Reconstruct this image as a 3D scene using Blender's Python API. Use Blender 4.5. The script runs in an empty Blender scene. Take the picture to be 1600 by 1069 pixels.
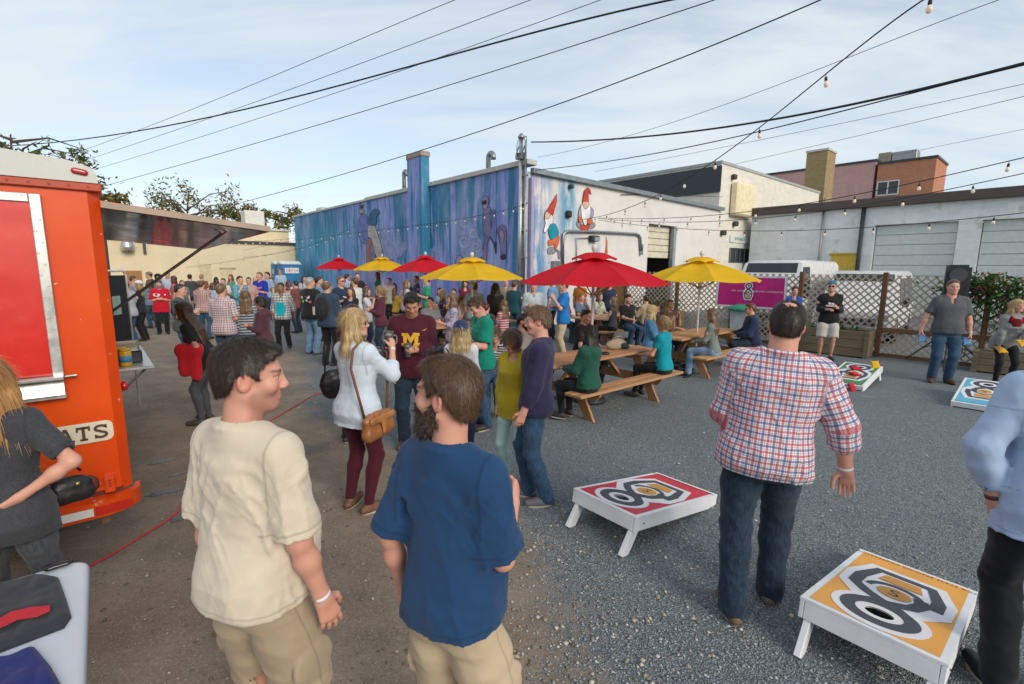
import bpy, bmesh, math, random, time
import numpy as np
from mathutils import Vector, Matrix
T_START = time.time()
rng = np.random.default_rng(7)
random.seed(7)
scene = bpy.context.scene
COL = scene.collection

# ---------------------------------------------------------------- camera
PITCH, ROLL, EYE = 0.151, 0.0086, 2.04
cam_d = bpy.data.cameras.new('camera')
cam_d.lens = 17.03
cam_d.sensor_width = 36.0
cam_d.clip_start = 0.05
cam_d.clip_end = 1500.0
cam = bpy.data.objects.new('camera', cam_d)
COL.objects.link(cam)
cam.location = (0, 0, EYE)
cam.rotation_euler = (Matrix.Rotation(math.pi / 2 - PITCH, 3, 'X') @ Matrix.Rotation(ROLL, 3, 'Z')).to_euler()
cam_d.dof.use_dof = True
cam_d.dof.focus_distance = 3.6
cam_d.dof.aperture_fstop = 5.6
scene.camera = cam

# ---------------------------------------------------------------- sky, sun, exposure
SUN_EL, SUN_AZ = math.radians(26), math.atan2(-0.78, 0.62)       # direction towards the sun, measured from +x
sx, sy, sz = math.cos(SUN_AZ) * math.cos(SUN_EL), math.sin(SUN_AZ) * math.cos(SUN_EL), math.sin(SUN_EL)
sun_d = bpy.data.lights.new('sun', 'SUN')
sun_d.energy = 1.5
sun_d.angle = math.radians(27)
sun_d.color = (1.0, 0.90, 0.76)
sun = bpy.data.objects.new('sun', sun_d)
COL.objects.link(sun)
sun.rotation_euler = Vector((-sx, -sy, -sz)).to_track_quat('-Z', 'Y').to_euler()

world = bpy.data.worlds.new('World')
scene.world = world
world.use_nodes = True
wn, wl = world.node_tree.nodes, world.node_tree.links
wn.clear()
w_out = wn.new('ShaderNodeOutputWorld')
w_bg = wn.new('ShaderNodeBackground')
w_sky = wn.new('ShaderNodeTexSky')
w_sky.sky_type = 'NISHITA'
w_sky.sun_disc = False
w_sky.sun_elevation = SUN_EL
w_sky.sun_rotation = math.pi / 2 - SUN_AZ
w_sky.air_density = 1.0
w_sky.dust_density = 0.6
w_sky.ozone_density = 1.6
# thin streaky high cloud, all over the sky
w_tc = wn.new('ShaderNodeTexCoord')
w_sep = wn.new('ShaderNodeSeparateXYZ')
wl.new(w_tc.outputs['Generated'], w_sep.inputs[0])
w_add = wn.new('ShaderNodeMath'); w_add.operation = 'ADD'; w_add.inputs[1].default_value = 0.18
wl.new(w_sep.outputs['Z'], w_add.inputs[0])
w_dx = wn.new('ShaderNodeMath'); w_dx.operation = 'DIVIDE'
w_dy = wn.new('ShaderNodeMath'); w_dy.operation = 'DIVIDE'
wl.new(w_sep.outputs['X'], w_dx.inputs[0]); wl.new(w_add.outputs[0], w_dx.inputs[1])
wl.new(w_sep.outputs['Y'], w_dy.inputs[0]); wl.new(w_add.outputs[0], w_dy.inputs[1])
w_com = wn.new('ShaderNodeCombineXYZ')
wl.new(w_dx.outputs[0], w_com.inputs[0]); wl.new(w_dy.outputs[0], w_com.inputs[1])
w_map = wn.new('ShaderNodeMapping')
w_map.inputs['Rotation'].default_value = (0, 0, 0.6)
w_map.inputs['Scale'].default_value = (0.55, 1.5, 1.0)
wl.new(w_com.outputs[0], w_map.inputs[0])
w_n1 = wn.new('ShaderNodeTexNoise')
w_n1.inputs['Scale'].default_value = 1.1; w_n1.inputs['Detail'].default_value = 9; w_n1.inputs['Roughness'].default_value = 0.58
w_n1.inputs['Distortion'].default_value = 0.5
wl.new(w_map.outputs[0], w_n1.inputs['Vector'])
w_cr = wn.new('ShaderNodeMapRange'); w_cr.interpolation_type = 'SMOOTHSTEP'
w_cr.inputs[1].default_value = 0.32; w_cr.inputs[2].default_value = 0.66
w_cr.inputs[3].default_value = 0.44; w_cr.inputs[4].default_value = 0.95
wl.new(w_n1.outputs['Fac'], w_cr.inputs[0])
w_mix = wn.new('ShaderNodeMix'); w_mix.data_type = 'RGBA'
wl.new(w_cr.outputs[0], w_mix.inputs[0])
wl.new(w_sky.outputs[0], w_mix.inputs[6])
w_mix.inputs[7].default_value = (4.4, 4.8, 5.05, 1)
wl.new(w_mix.outputs[2], w_bg.inputs['Color'])
w_bg.inputs['Strength'].default_value = 0.11
wl.new(w_bg.outputs[0], w_out.inputs['Surface'])

scene.view_settings.view_transform = 'Standard'
scene.view_settings.look = 'None'
scene.view_settings.exposure = 0.72
scene.view_settings.gamma = 1.0
scene.view_settings.use_curve_mapping = False
scene.cycles.max_bounces = 4
scene.cycles.diffuse_bounces = 2
scene.cycles.glossy_bounces = 2
scene.cycles.transparent_max_bounces = 8
scene.cycles.caustics_reflective = False
scene.cycles.caustics_refractive = False

# ---------------------------------------------------------------- layout helpers
_p, _r = PITCH, ROLL
_f = np.array([0, math.cos(_p), -math.sin(_p)]); _u = np.array([0, math.sin(_p), math.cos(_p)]); _x = np.array([1., 0, 0])
_R = _x * math.cos(_r) + _u * math.sin(_r); _U = -_x * math.sin(_r) + _u * math.cos(_r)
def sight(px, py):
    return _f + _R * (px - 800) / 757. - _U * (py - 534.5) / 757.
def ground_at(px, py, z=0.0):
    d = sight(px, py); t = (z - EYE) / d[2]
    return np.array([d[0] * t, d[1] * t, z])
def at_depth(px, py, Y):
    d = sight(px, py); return np.array([0, 0, EYE]) + d * (Y / d[1])
def skyline(px):
    return 534.5 - 757 * math.tan(_p) + (px - 800) * math.tan(_r)
# the yard is laid out on one grid: A along the benches and the white wall, B along the painted wall
GA = math.radians(41.0)
A = np.array([math.cos(GA), math.sin(GA), 0]); B = np.array([-math.sin(GA), math.cos(GA), 0]); Zv = np.array([0, 0, 1.])
# ---------------------------------------------------------------- object helpers
def link(o, parent=None):
    COL.objects.link(o)
    if parent is not None: o.parent = parent
    return o
def tag(o, label=None, cat=None, group=None, kind=None):
    if label: o['label'] = label
    if cat: o['category'] = cat
    if group: o['group'] = group
    if kind: o['kind'] = kind
    return o
def thing(name, label, cat, loc=(0, 0, 0), rz=0.0, group=None):
    o = bpy.data.objects.new(name, None)
    o.empty_display_size = 0.1
    o.location = loc; o.rotation_euler = (0, 0, rz)
    link(o); return tag(o, label, cat, group)
def np_mesh(name, V, F, smooth=False):
    V = np.asarray(V, dtype=np.float32)
    me = bpy.data.meshes.new(name)
    if isinstance(F, np.ndarray):
        n, k = F.shape
        me.vertices.add(len(V)); me.vertices.foreach_set('co', V.ravel())
        me.loops.add(n * k); me.loops.foreach_set('vertex_index', F.astype(np.int32).ravel())
        me.polygons.add(n)
        me.polygons.foreach_set('loop_start', np.arange(0, n * k, k, dtype=np.int32))
        me.update(calc_edges=True)
    else:
        me.from_pydata(V.tolist(), [], F); me.update()
    if smooth: me.polygons.foreach_set('use_smooth', np.ones(len(me.polygons), dtype=bool))
    return me
def obj(name, me, m=None, parent=None, loc=None, rz=None):
    o = bpy.data.objects.new(name, me)
    if m is not None and not me.materials: me.materials.append(m)
    if loc is not None: o.location = loc
    if rz is not None: o.rotation_euler = (0, 0, rz)
    return link(o, parent)
def fr(x, z=None):
    """rotation matrix whose local z runs along x"""
    x = np.asarray(x, float); x = x / np.linalg.norm(x)
    t = np.array([0, 0, 1.]) if abs(x[2]) < .9 else np.array([1., 0, 0])
    if z is not None: t = np.asarray(z, float)
    a = np.cross(t, x); a /= np.linalg.norm(a); b = np.cross(x, a)
    return np.stack([a, b, x], 1)
class MB:
    """collects shapes for one mesh"""
    def __init__(s): s.V = []; s.F = []; s.n = 0
    def add(s, V, F):
        s.V.append(np.asarray(V, float)); s.F += [[i + s.n for i in f] for f in F]; s.n += len(V); return s
    def box(s, c, size, ax=None, bev=0.0):
        c = np.asarray(c, float); hx, hy, hz = [q / 2 for q in size]
        b = min(bev, hx * .45, hy * .45, hz * .45)
        if b <= 0:
            V = np.array([[x, y, z] for x in (-hx, hx) for y in (-hy, hy) for z in (-hz, hz)])
            F = [[0, 1, 3, 2], [4, 6, 7, 5], [0, 4, 5, 1], [2, 3, 7, 6], [0, 2, 6, 4], [1, 5, 7, 3]]
        else:
            V = []
            for x in (-1, 1):
                for y in (-1, 1):
                    for z in (-1, 1):
                        V += [[x * hx, y * (hy - b), z * (hz - b)], [x * (hx - b), y * hy, z * (hz - b)], [x * (hx - b), y * (hy - b), z * hz]]
            V = np.array(V); I = lambda x, y, z, k: ((x * 2 + y) * 2 + z) * 3 + k
            F = []
            for x in (0, 1):
                q = [I(x, 0, 0, 0), I(x, 1, 0, 0), I(x, 1, 1, 0), I(x, 0, 1, 0)]; F.append(q if x else q[::-1])
            for y in (0, 1):
                q = [I(0, y, 0, 1), I(0, y, 1, 1), I(1, y, 1, 1), I(1, y, 0, 1)]; F.append(q if y else q[::-1])
            for z in (0, 1):
                q = [I(0, 0, z, 2), I(1, 0, z, 2), I(1, 1, z, 2), I(0, 1, z, 2)]; F.append(q if z else q[::-1])
            for y in (0, 1):
                for z in (0, 1): F.append([I(0, y, z, 1), I(1, y, z, 1), I(1, y, z, 2), I(0, y, z, 2)])
            for x in (0, 1):
                for z in (0, 1): F.append([I(x, 0, z, 0), I(x, 1, z, 0), I(x, 1, z, 2), I(x, 0, z, 2)])
            for x in (0, 1):
                for y in (0, 1): F.append([I(x, y, 0, 0), I(x, y, 1, 0), I(x, y, 1, 1), I(x, y, 0, 1)])
            for x in (0, 1):
                for y in (0, 1):
                    for z in (0, 1): F.append([I(x, y, z, 0), I(x, y, z, 1), I(x, y, z, 2)])
        if ax is not None: V = V @ np.asarray(ax, float).T
        return s.add(V + c, F)
    def cyl(s, p0, p1, r0, r1=None, n=12, caps=True):
        r1 = r0 if r1 is None else r1
        p0 = np.asarray(p0, float); p1 = np.asarray(p1, float); M = fr(p1 - p0)
        t = np.arange(n) * 2 * math.pi / n; c = np.stack([np.cos(t), np.sin(t), 0 * t], 1) @ M.T
        V = np.concatenate([p0 + c * r0, p1 + c * r1])
        F = [[i, (i + 1) % n, n + (i + 1) % n, n + i] for i in range(n)]
        if caps: F += [list(range(n))[::-1], list(range(n, 2 * n))]
        return s.add(V, F)
    def tube(s, P, r, n=6):
        P = np.asarray(P, float); m = len(P); V = []
        rr = np.full(m, r) if np.isscalar(r) else np.asarray(r)
        prev = None
        for i in range(m):
            d = P[min(i + 1, m - 1)] - P[max(i - 1, 0)]; M = fr(d, prev)
            if prev is None: prev = M[:, 1]
            else:
                b = prev - M[:, 2] * (prev @ M[:, 2]); b /= np.linalg.norm(b); M = np.stack([np.cross(b, M[:, 2]), b, M[:, 2]], 1); prev = b
            t = np.arange(n) * 2 * math.pi / n
            V.append(P[i] + (np.stack([np.cos(t), np.sin(t)], 1) * rr[i]) @ M[:, :2].T)
        F = [[i * n + j, i * n + (j + 1) % n, (i + 1) * n + (j + 1) % n, (i + 1) * n + j] for i in range(m - 1) for j in range(n)]
        F += [list(range(n))[::-1], [(m - 1) * n + j for j in range(n)]]
        return s.add(np.concatenate(V), F)
    def lathe(s, prof, c=(0, 0, 0), n=20, ax=None):
        t = np.arange(n) * 2 * math.pi / n; V = []
        for r, z in prof: V.append(np.stack([np.cos(t) * r, np.sin(t) * r, 0 * t + z], 1))
        V = np.concatenate(V)
        if ax is not None: V = V @ np.asarray(ax).T
        F = [[i * n + j, i * n + (j + 1) % n, (i + 1) * n + (j + 1) % n, (i + 1) * n + j] for i in range(len(prof) - 1) for j in range(n)]
        F += [list(range(n))[::-1], [(len(prof) - 1) * n + j for j in range(n)]]
        return s.add(V + np.asarray(c, float), F)
    def prism(s, poly, o, ex, ey, th):
        """flat outline poly (2d) in frame o, ex, ey, given thickness th along ex x ey"""
        poly = np.asarray(poly, float); o = np.asarray(o, float); ex = np.asarray(ex, float); ey = np.asarray(ey, float)
        n = np.cross(ex, ey); P = o + poly[:, :1] * ex + poly[:, 1:] * ey; k = len(poly)
        ar = 0.5 * np.sum(poly[:, 0] * np.roll(poly[:, 1], -1) - np.roll(poly[:, 0], -1) * poly[:, 1])
        if ar < 0: P = P[::-1]
        V = np.concatenate([P, P + n * th])
        F = [list(range(k))[::-1], list(range(k, 2 * k))] + [[i, (i + 1) % k, k + (i + 1) % k, k + i] for i in range(k)]
        return s.add(V, F)
    def strip(s, path, w, o, ex, ey, th, closed=False):
        """a flat ribbon of width w along a 2d path"""
        P = np.asarray(path, float); m = len(P); L = []; Rr = []
        ww = np.full(m, w) if np.isscalar(w) else np.asarray(w)
        for i in range(m):
            a = P[(i - 1) % m] if (closed or i > 0) else P[i]; b = P[(i + 1) % m] if (closed or i < m - 1) else P[i]
            d = b - a; d = d / (np.linalg.norm(d) + 1e-9); nn = np.array([-d[1], d[0]])
            L.append(P[i] + nn * ww[i] / 2); Rr.append(P[i] - nn * ww[i] / 2)
        o = np.asarray(o, float); ex = np.asarray(ex, float); ey = np.asarray(ey, float); nz = np.cross(ex, ey)
        f3 = lambda Q, h: o + np.asarray(Q)[:, :1] * ex + np.asarray(Q)[:, 1:] * ey + nz * h
        V = np.concatenate([f3(L, th), f3(Rr, th), f3(L, 0), f3(Rr, 0)])
        F = []
        for i in range(m if closed else m - 1):
            j = (i + 1) % m
            F += [[i, m + i, m + j, j], [2 * m + i, i, j, 2 * m + j], [m + i, 3 * m + i, 3 * m + j, m + j]]
        return s.add(V, F)
    def build(s, name, m=None, parent=None, smooth=False, loc=None, rz=None):
        me = np_mesh(name, np.concatenate(s.V) if s.V else np.zeros((0, 3)), s.F, smooth)
        return obj(name, me, m, parent, loc, rz)
def sharp(o, ang=40):
    me = o.data
    me.polygons.foreach_set('use_smooth', np.ones(len(me.polygons), dtype=bool))
    me.set_sharp_from_angle(angle=math.radians(ang))
    return o
def text_mesh(body, size, name='lettering', ext=0.001, align='CENTER', spacing=1.0):
    cu = bpy.data.curves.new(name, 'FONT'); cu.body = body; cu.size = size; cu.extrude = ext
    cu.align_x = align; cu.align_y = 'CENTER'; cu.space_character = spacing; cu.resolution_u = 3
    t = bpy.data.objects.new(name, cu); COL.objects.link(t)
    dg = bpy.context.evaluated_depsgraph_get()
    me = bpy.data.meshes.new_from_object(t.evaluated_get(dg))
    bpy.data.objects.remove(t); me.name = name; me.materials.clear()
    return me
def put_text(body, size, o, ex, ey, m, parent, name='lettering', ext=0.001, bold=0.0, align='CENTER', spacing=1.0):
    me = text_mesh(body, size, name, ext, align, spacing)
    ex = np.asarray(ex, float); ey = np.asarray(ey, float); nz = np.cross(ex, ey)
    M4 = Matrix([[ex[0], ey[0], nz[0], o[0]], [ex[1], ey[1], nz[1], o[1]], [ex[2], ey[2], nz[2], o[2]], [0, 0, 0, 1]])
    me.transform(M4); return obj(name, me, m, parent)
def clone(o, parent=None):
    c = o.copy(); COL.objects.link(c); c.parent = parent
    for ch in o.children: clone(ch, c)
    return c

# ---------------------------------------------------------------- materials
MATS = {}
class NT:
    def __init__(s, name):
        s.m = bpy.data.materials.new(name); s.m.use_nodes = True
        s.t = s.m.node_tree; s.b = s.t.nodes['Principled BSDF']; s.out = s.t.nodes['Material Output']
    def n(s, kind, **kw):
        q = s.t.nodes.new('ShaderNode' + kind)
        for k, v in kw.items(): setattr(q, k, v)
        return q
    def l(s, a, b): s.t.links.new(a, b)
    def val(s, node, **kw):
        for k, v in kw.items(): node.inputs[k].default_value = v
        return node
    def coords(s, which='Object'): return s.n('TexCoord').outputs[which]
    def attr(s, name): return s.n('Attribute', attribute_name=name)
    def noise(s, vec, scale, detail=4, rough=.55, dist=0):
        q = s.n('TexNoise'); s.val(q, Scale=scale, Detail=detail, Roughness=rough, Distortion=dist); s.l(vec, q.inputs['Vector']); return q.outputs['Fac']
    def mapping(s, vec, scale=(1, 1, 1), rot=(0, 0, 0), loc=(0, 0, 0)):
        q = s.n('Mapping'); q.inputs['Scale'].default_value = scale; q.inputs['Rotation'].default_value = rot; q.inputs['Location'].default_value = loc
        s.l(vec, q.inputs[0]); return q.outputs[0]
    def rng(s, v, a, b, c=0., d=1., smooth=True):
        q = s.n('MapRange'); q.interpolation_type = 'SMOOTHSTEP' if smooth else 'LINEAR'
        for i, x in zip((1, 2, 3, 4), (a, b, c, d)): q.inputs[i].default_value = x
        s.l(v, q.inputs[0]); return q.outputs[0]
    def mix(s, f, a, b, mode='MIX'):
        q = s.n('Mix', data_type='RGBA', blend_type=mode)
        for sock, x in ((q.inputs[0], f), (q.inputs[6], a), (q.inputs[7], b)):
            if isinstance(x, (int, float)): sock.default_value = x
            elif isinstance(x, (tuple, list)): sock.default_value = tuple(x) + (1,) * (4 - len(x))
            else: s.l(x, sock)
        return q.outputs[2]
    def math(s, op, a, b=0., c=None):
        q = s.n('Math', operation=op)
        for i, x in enumerate((a, b) if c is None else (a, b, c)):
            if isinstance(x, (int, float)): q.inputs[i].default_value = x
            else: s.l(x, q.inputs[i])
        return q.outputs[0]
    def sep(s, v):
        q = s.n('SeparateXYZ'); s.l(v, q.inputs[0]); return q.outputs
    def ramp(s, v, stops, mode='LINEAR'):
        q = s.n('ValToRGB'); q.color_ramp.interpolation = mode
        el = q.color_ramp.elements
        while len(el) < len(stops): el.new(0.5)
        for e, (p, c) in zip(el, stops): e.position = p; e.color = tuple(c) + (1,) * (4 - len(c))
        s.l(v, q.inputs[0]); return q.outputs[0]
    def bump(s, h, strength=.3, dist=.01):
        q = s.n('Bump'); s.val(q, Strength=strength, Distance=dist); s.l(h, q.inputs['Height']); s.l(q.outputs[0], s.b.inputs['Normal']); return q
    def col(s, c):
        if isinstance(c, (tuple, list)): s.b.inputs['Base Color'].default_value = tuple(c) + (1,) * (4 - len(c))
        else: s.l(c, s.b.inputs['Base Color'])
        return s
    def set(s, rough=.6, metal=0., spec=.5, **kw):
        s.b.inputs['Roughness'].default_value = rough; s.b.inputs['Metallic'].default_value = metal
        s.b.inputs['Specular IOR Level'].default_value = spec
        for k, v in kw.items(): s.b.inputs[k].default_value = v
        return s
def paint(name, c, rough=.5, metal=0., spec=.5, var=.12, scale=6., bump=.0, bscale=60., dirt=0., coat=0.):
    if name in MATS: return MATS[name]
    t = NT(name); v = t.coords()
    n1 = t.noise(v, scale, 6, .6)
    c = np.array(c, float)
    cc = t.mix(t.rng(n1, .3, .7), tuple(np.clip(c * (1 - var), 0, 1)), tuple(np.clip(c * (1 + var), 0, 1)))
    if dirt:
        n2 = t.noise(v, scale * 2.3, 8, .7)
        cc = t.mix(t.math('MULTIPLY', t.rng(n2, .52, .72), dirt), cc, (.10, .085, .07))
    t.col(cc).set(rough, metal, spec)
    rr = t.rng(n1, .2, .8, max(rough - .08, .02), min(rough + .1, 1)); t.l(rr, t.b.inputs['Roughness'])
    if coat: t.b.inputs['Coat Weight'].default_value = coat; t.b.inputs['Coat Roughness'].default_value = .08
    if bump: t.bump(t.noise(v, bscale, 4, .6), bump, .004)
    MATS[name] = t.m; return t.m
def wood(name, c, var=.25, axis=0, rough=.65, grain=26.):
    """grain along the local axis; each object gets its own tone"""
    if name in MATS: return MATS[name]
    t = NT(name); v = t.coords(); sc = [grain] * 3; sc[axis] = grain * .06
    ri = t.n('ObjectInfo').outputs['Random']
    off = t.n('VectorMath', operation='SCALE'); cm = t.n('CombineXYZ')
    for i in range(3): t.l(ri, cm.inputs[i])
    t.l(cm.outputs[0], off.inputs[0]); off.inputs['Scale'].default_value = 37.
    ad = t.n('VectorMath', operation='ADD'); t.l(v, ad.inputs[0]); t.l(off.outputs[0], ad.inputs[1])
    g = t.noise(t.mapping(ad.outputs[0], sc), 1., 7, .62, 1.2)
    big = t.noise(ad.outputs[0], 2.2, 3)
    c = np.array(c)
    cc = t.mix(t.rng(g, .3, .72), tuple(c * (1 + var)), tuple(c * (1 - var * 1.3)))
    cc = t.mix(t.rng(big, .45, .75, 0, .45), cc, tuple(c * .62))
    cc = t.mix(t.math('MULTIPLY', ri, .3), cc, tuple(c * .7))
    t.col(cc).set(rough, spec=.3); t.bump(g, .35, .003)
    MATS[name] = t.m; return t.m
# ================================================================ ground
def graded(lo, hi, c, fine, n_f, grow=1.22):
    a = [c - fine * n_f / 2 + fine * i for i in range(n_f + 1)]; st = fine
    while a[-1] < hi: st *= grow; a.append(a[-1] + st)
    st = fine
    while a[0] > lo: st *= grow; a.insert(0, a[0] - st)
    return np.array(a)
gx, gy = graded(-240, 240, 1, .25, 96), graded(-120, 380, 9, .25, 84)
GXX, GYY = np.meshgrid(gx, gy, indexing='ij')
edge_x = np.interp(GYY, [-5, 0, 2.4, 3.3, 4.6, 6.46, 10.7, 24, 60, 200], [1.0, .55, .26, .29, -.63, -2.65, -4.74, -13.5, -40, -150])
gravel_m = np.clip(.5 + (GXX - edge_x) * .55, 0, 1)
GV = np.stack([GXX, GYY, 0 * GXX], -1).reshape(-1, 3); nyv = len(gy)
ii, jj = np.meshgrid(np.arange(len(gx) - 1), np.arange(nyv - 1), indexing='ij'); k0 = (ii * nyv + jj).ravel()
g_me = np_mesh('ground', GV, np.stack([k0, k0 + nyv, k0 + nyv + 1, k0 + 1], 1))
g_at = g_me.attributes.new('gravel', 'FLOAT', 'POINT'); g_at.data.foreach_set('value', gravel_m.ravel().astype(np.float32))
t = NT('gravel_and_dirt'); v = t.coords()
mk = t.attr('gravel').outputs['Fac']; nb = t.noise(v, .9, 8, .68); nb2 = t.noise(v, 14, 6, .7)
mask = t.rng(t.math('ADD', mk, t.math('ADD', t.math('MULTIPLY', t.math('SUBTRACT', nb, .5), 1.0), t.math('MULTIPLY', t.math('SUBTRACT', nb2, .5), .7))), .36, .66)
vo = t.n('TexVoronoi'); vo.inputs['Scale'].default_value = 105; t.l(v, vo.inputs['Vector'])
vo2 = t.n('TexVoronoi'); vo2.inputs['Scale'].default_value = 130; t.l(v, vo2.inputs['Vector'])
cellv = t.sep(vo.outputs['Color'])[0]
grav = t.ramp(cellv, [(0., (.14, .165, .18)), (.45, (.235, .27, .285)), (.8, (.32, .35, .36)), (.94, (.43, .44, .43)), (1., (.60, .57, .52))])
grav = t.mix(t.rng(vo.outputs['Distance'], .3, .7, 0, .6), grav, (.06, .075, .085))
grav = t.mix(t.rng(t.noise(v, .55, 6, .65), .38, .68, 0, .32), grav, (.13, .155, .17)); grav = t.mix(t.rng(t.noise(t.mapping(v, (1, 1, 1), (0, 0, 0), (9, 4, 0)), .8, 7, .7), .56, .74, 0, .45), grav, (.27, .255, .225))
dirt = t.ramp(t.noise(v, 1.7, 9, .68), [(.25, (.145, .115, .088)), (.5, (.235, .185, .140)), (.72, (.34, .27, .20))])
speck = t.sep(vo2.outputs['Color'])[1]
dirt = t.mix(t.rng(speck, .80, .95, 0, .6), dirt, (.36, .315, .26)); dirt = t.mix(t.rng(t.noise(v, 40, 4, .7), .52, .72, 0, .45), dirt, (.09, .075, .062))
wet = t.rng(t.noise(v, .7, 5, .6), .60, .68, 0, .55)
dirt = t.mix(wet, dirt, (.055, .048, .042))
t.col(t.mix(mask, dirt, grav)).set(.92, spec=.25)
hh = t.mix(mask, t.math('ADD', t.math('MULTIPLY', t.noise(v, 60, 5, .7), .7), t.noise(v, 9, 5, .6)), t.math('MULTIPLY', t.math('SUBTRACT', 1., vo.outputs['Distance']), 1.2))
bq = t.n('Bump'); t.val(bq, Strength=.85, Distance=.014); t.l(hh, bq.inputs['Height']); t.l(bq.outputs[0], t.b.inputs['Normal'])
t.l(t.rng(wet, 0, .5, .92, .45), t.b.inputs['Roughness'])
tag(obj('ground', g_me, t.m), kind='structure')

# ================================================================ buildings
def on_plane(px, py, o, n):
    d = sight(px, py); e = np.array([0, 0, EYE]); k = ((np.asarray(o) - e) @ n) / (d @ n); return e + d * k
class Frame:
    """a building's own frame: x along A, y along B from its corner"""
    def __init__(s, o): s.o = np.array([o[0], o[1], 0.])
    def loc(s, p): q = np.asarray(p) - s.o; return np.array([q @ A, q @ B, q[2]])
    def onA(s, px, py, y=0.): return s.loc(on_plane(px, py, s.o + B * y, B))      # a point on the face looking along -B
    def onB(s, px, py, x=0.): return s.loc(on_plane(px, py, s.o + A * x, A))      # on the face looking along -A
    def thing(s, name, label, cat='building'): return thing(name, label, cat, tuple(s.o), GA)
def masonry(name, c, c2=None, bw=.40, bh=.20, dirt=.25, streak=0., mortar=.0, rough=.85, patch=None):
    """painted block or brick, courses in relief; uses the wall's own coordinates"""
    if name in MATS: return MATS[name]
    t = NT(name); v = t.coords(); x, y, z = t.sep(v); cm = t.n('CombineXYZ'); t.l(t.math('ADD', x, y), cm.inputs[0]); t.l(z, cm.inputs[1])
    br = t.n('TexBrick'); t.l(cm.outputs[0], br.inputs['Vector']); t.val(br, Scale=1., **{'Mortar Size': .008, 'Brick Width': bw, 'Row Height': bh, 'Mortar Smooth': .4, 'Bias': 0.})
    c = np.array(c); c2 = c * .88 if c2 is None else np.array(c2)
    br.inputs['Color1'].default_value = tuple(c) + (1,); br.inputs['Color2'].default_value = tuple(c2) + (1,); br.inputs['Mortar'].default_value = tuple(c * (1 - mortar)) + (1,)
    cc = br.outputs['Color']; n = t.noise(v, 1.1, 7, .65)
    cc = t.mix(t.rng(n, .45, .75, 0, dirt), cc, tuple(c * .55))
    if patch is not None: cc = t.mix(t.rng(t.noise(v, .8, 8, .7), .56, .66, 0, .6), cc, patch)
    if streak:
        st = t.noise(t.mapping(v, (3.5, 3.5, .25)), 1., 6, .65); cc = t.mix(t.rng(st, .5, .72, 0, streak), cc, tuple(c * .5))
    t.col(cc).set(rough, spec=.25); t.bump(t.math('ADD', t.math('MULTIPLY', br.outputs['Fac'], -1.), t.math('MULTIPLY', t.noise(v, 30, 4, .6), .5)), .35, .012)
    MATS[name] = t.m; return t.m
metal_grey = paint('grey_metal', (.30, .32, .33), .42, .85, var=.15, dirt=.3)
metal_pale = paint('pale_metal', (.55, .56, .56), .35, .8, var=.1, dirt=.15)
dark_metal = paint('dark_metal', (.045, .05, .055), .5, .3)
black_rubber = paint('black_rubber', (.015, .015, .016), .6)
white_paint = paint('white_paint', (.70, .70, .68), .45, var=.06, dirt=.12)
cap_white = paint('pale_coping', (.50, .50, .46), .7, dirt=.35)
glass_dark = paint('dark_glass', (.02, .026, .032), .08, spec=.6)

# ---- the building with the painted wall
MC = Frame((.43, 16.8)); LB, LA = 24.5, 13.5
mur = MC.thing('mural_building', 'one storey building with a blue purple mural wall and a white gnome wall')
t = NT('mural_paint'); v = t.coords(); x, y, z = t.sep(v)
cy = t.n('CombineXYZ'); t.l(y, cy.inputs[0]); t.l(t.math('MULTIPLY', z, .12), cy.inputs[1])
n1 = t.noise(cy.outputs[0], 1.35, 5, .6); n2 = t.noise(t.mapping(cy.outputs[0], (1, 1, 1), (0, 0, 0), (31, 0, 0)), 3.4, 5, .62); n3 = t.noise(t.mapping(v, (1, .9, .35)), 1.0, 6, .62)
c1 = t.ramp(n1, [(.3, (.08, .26, .60)), (.45, (.20, .27, .66)), (.58, (.38, .30, .66)), (.75, (.28, .40, .74))])
c1 = t.mix(t.rng(n2, .50, .60, 0, .55), c1, (.44, .48, .72))
dl = t.math('ADD', t.math('MULTIPLY', n2, 6.5), -1.2)              # how far down each teal drip reaches
tealm = t.math('MULTIPLY', t.rng(n1, .50, .54), t.rng(t.math('SUBTRACT', z, dl), -.5, .6))
tm2 = t.rng(t.noise(t.mapping(cy.outputs[0], (1, .4, 1), (0, 0, 0), (7, 3, 0)), 2.6, 3, .5), .56, .61)
c1 = t.mix(t.math('MULTIPLY', t.math('MAXIMUM', tealm, tm2), .9), c1, (.008, .20, .33))
farm = t.rng(y, 11., 20., 0, .85)
c2 = t.ramp(n2, [(.3, (.02, .19, .33)), (.5, (.04, .32, .49)), (.7, (.16, .48, .64))]); c2 = t.mix(t.rng(z, 3.2, 5.2, 0, .55), c2, (.03, .09, .17))
cc = t.mix(farm, c1, c2); cc = t.mix(t.rng(n3, .42, .72, 0, .5), cc, (.44, .50, .76)); cc = t.mix(t.rng(t.noise(v, 5, 7, .7), .55, .75, 0, .4), cc, (.09, .12, .26))
sp = t.n('TexVoronoi'); sp.inputs['Scale'].default_value = 5.; t.l(v, sp.inputs['Vector']); cc = t.mix(t.rng(sp.outputs['Distance'], .05, .09, .7, 0), cc, (.6, .68, .78))
t.col(cc).set(.8, spec=.25)
br = t.n('TexBrick'); c3 = t.n('CombineXYZ'); t.l(y, c3.inputs[0]); t.l(z, c3.inputs[1]); t.l(c3.outputs[0], br.inputs['Vector']); t.val(br, Scale=1., **{'Mortar Size': .008, 'Brick Width': .4, 'Row Height': .2})
t.bump(t.math('MULTIPLY', br.outputs['Fac'], -1.), .4, .01); m_mural = t.m
MB().box((.15, LB / 2, 2.72), (.30, LB - .61, 5.44)).build('painted_wall', m_mural, mur)
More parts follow.
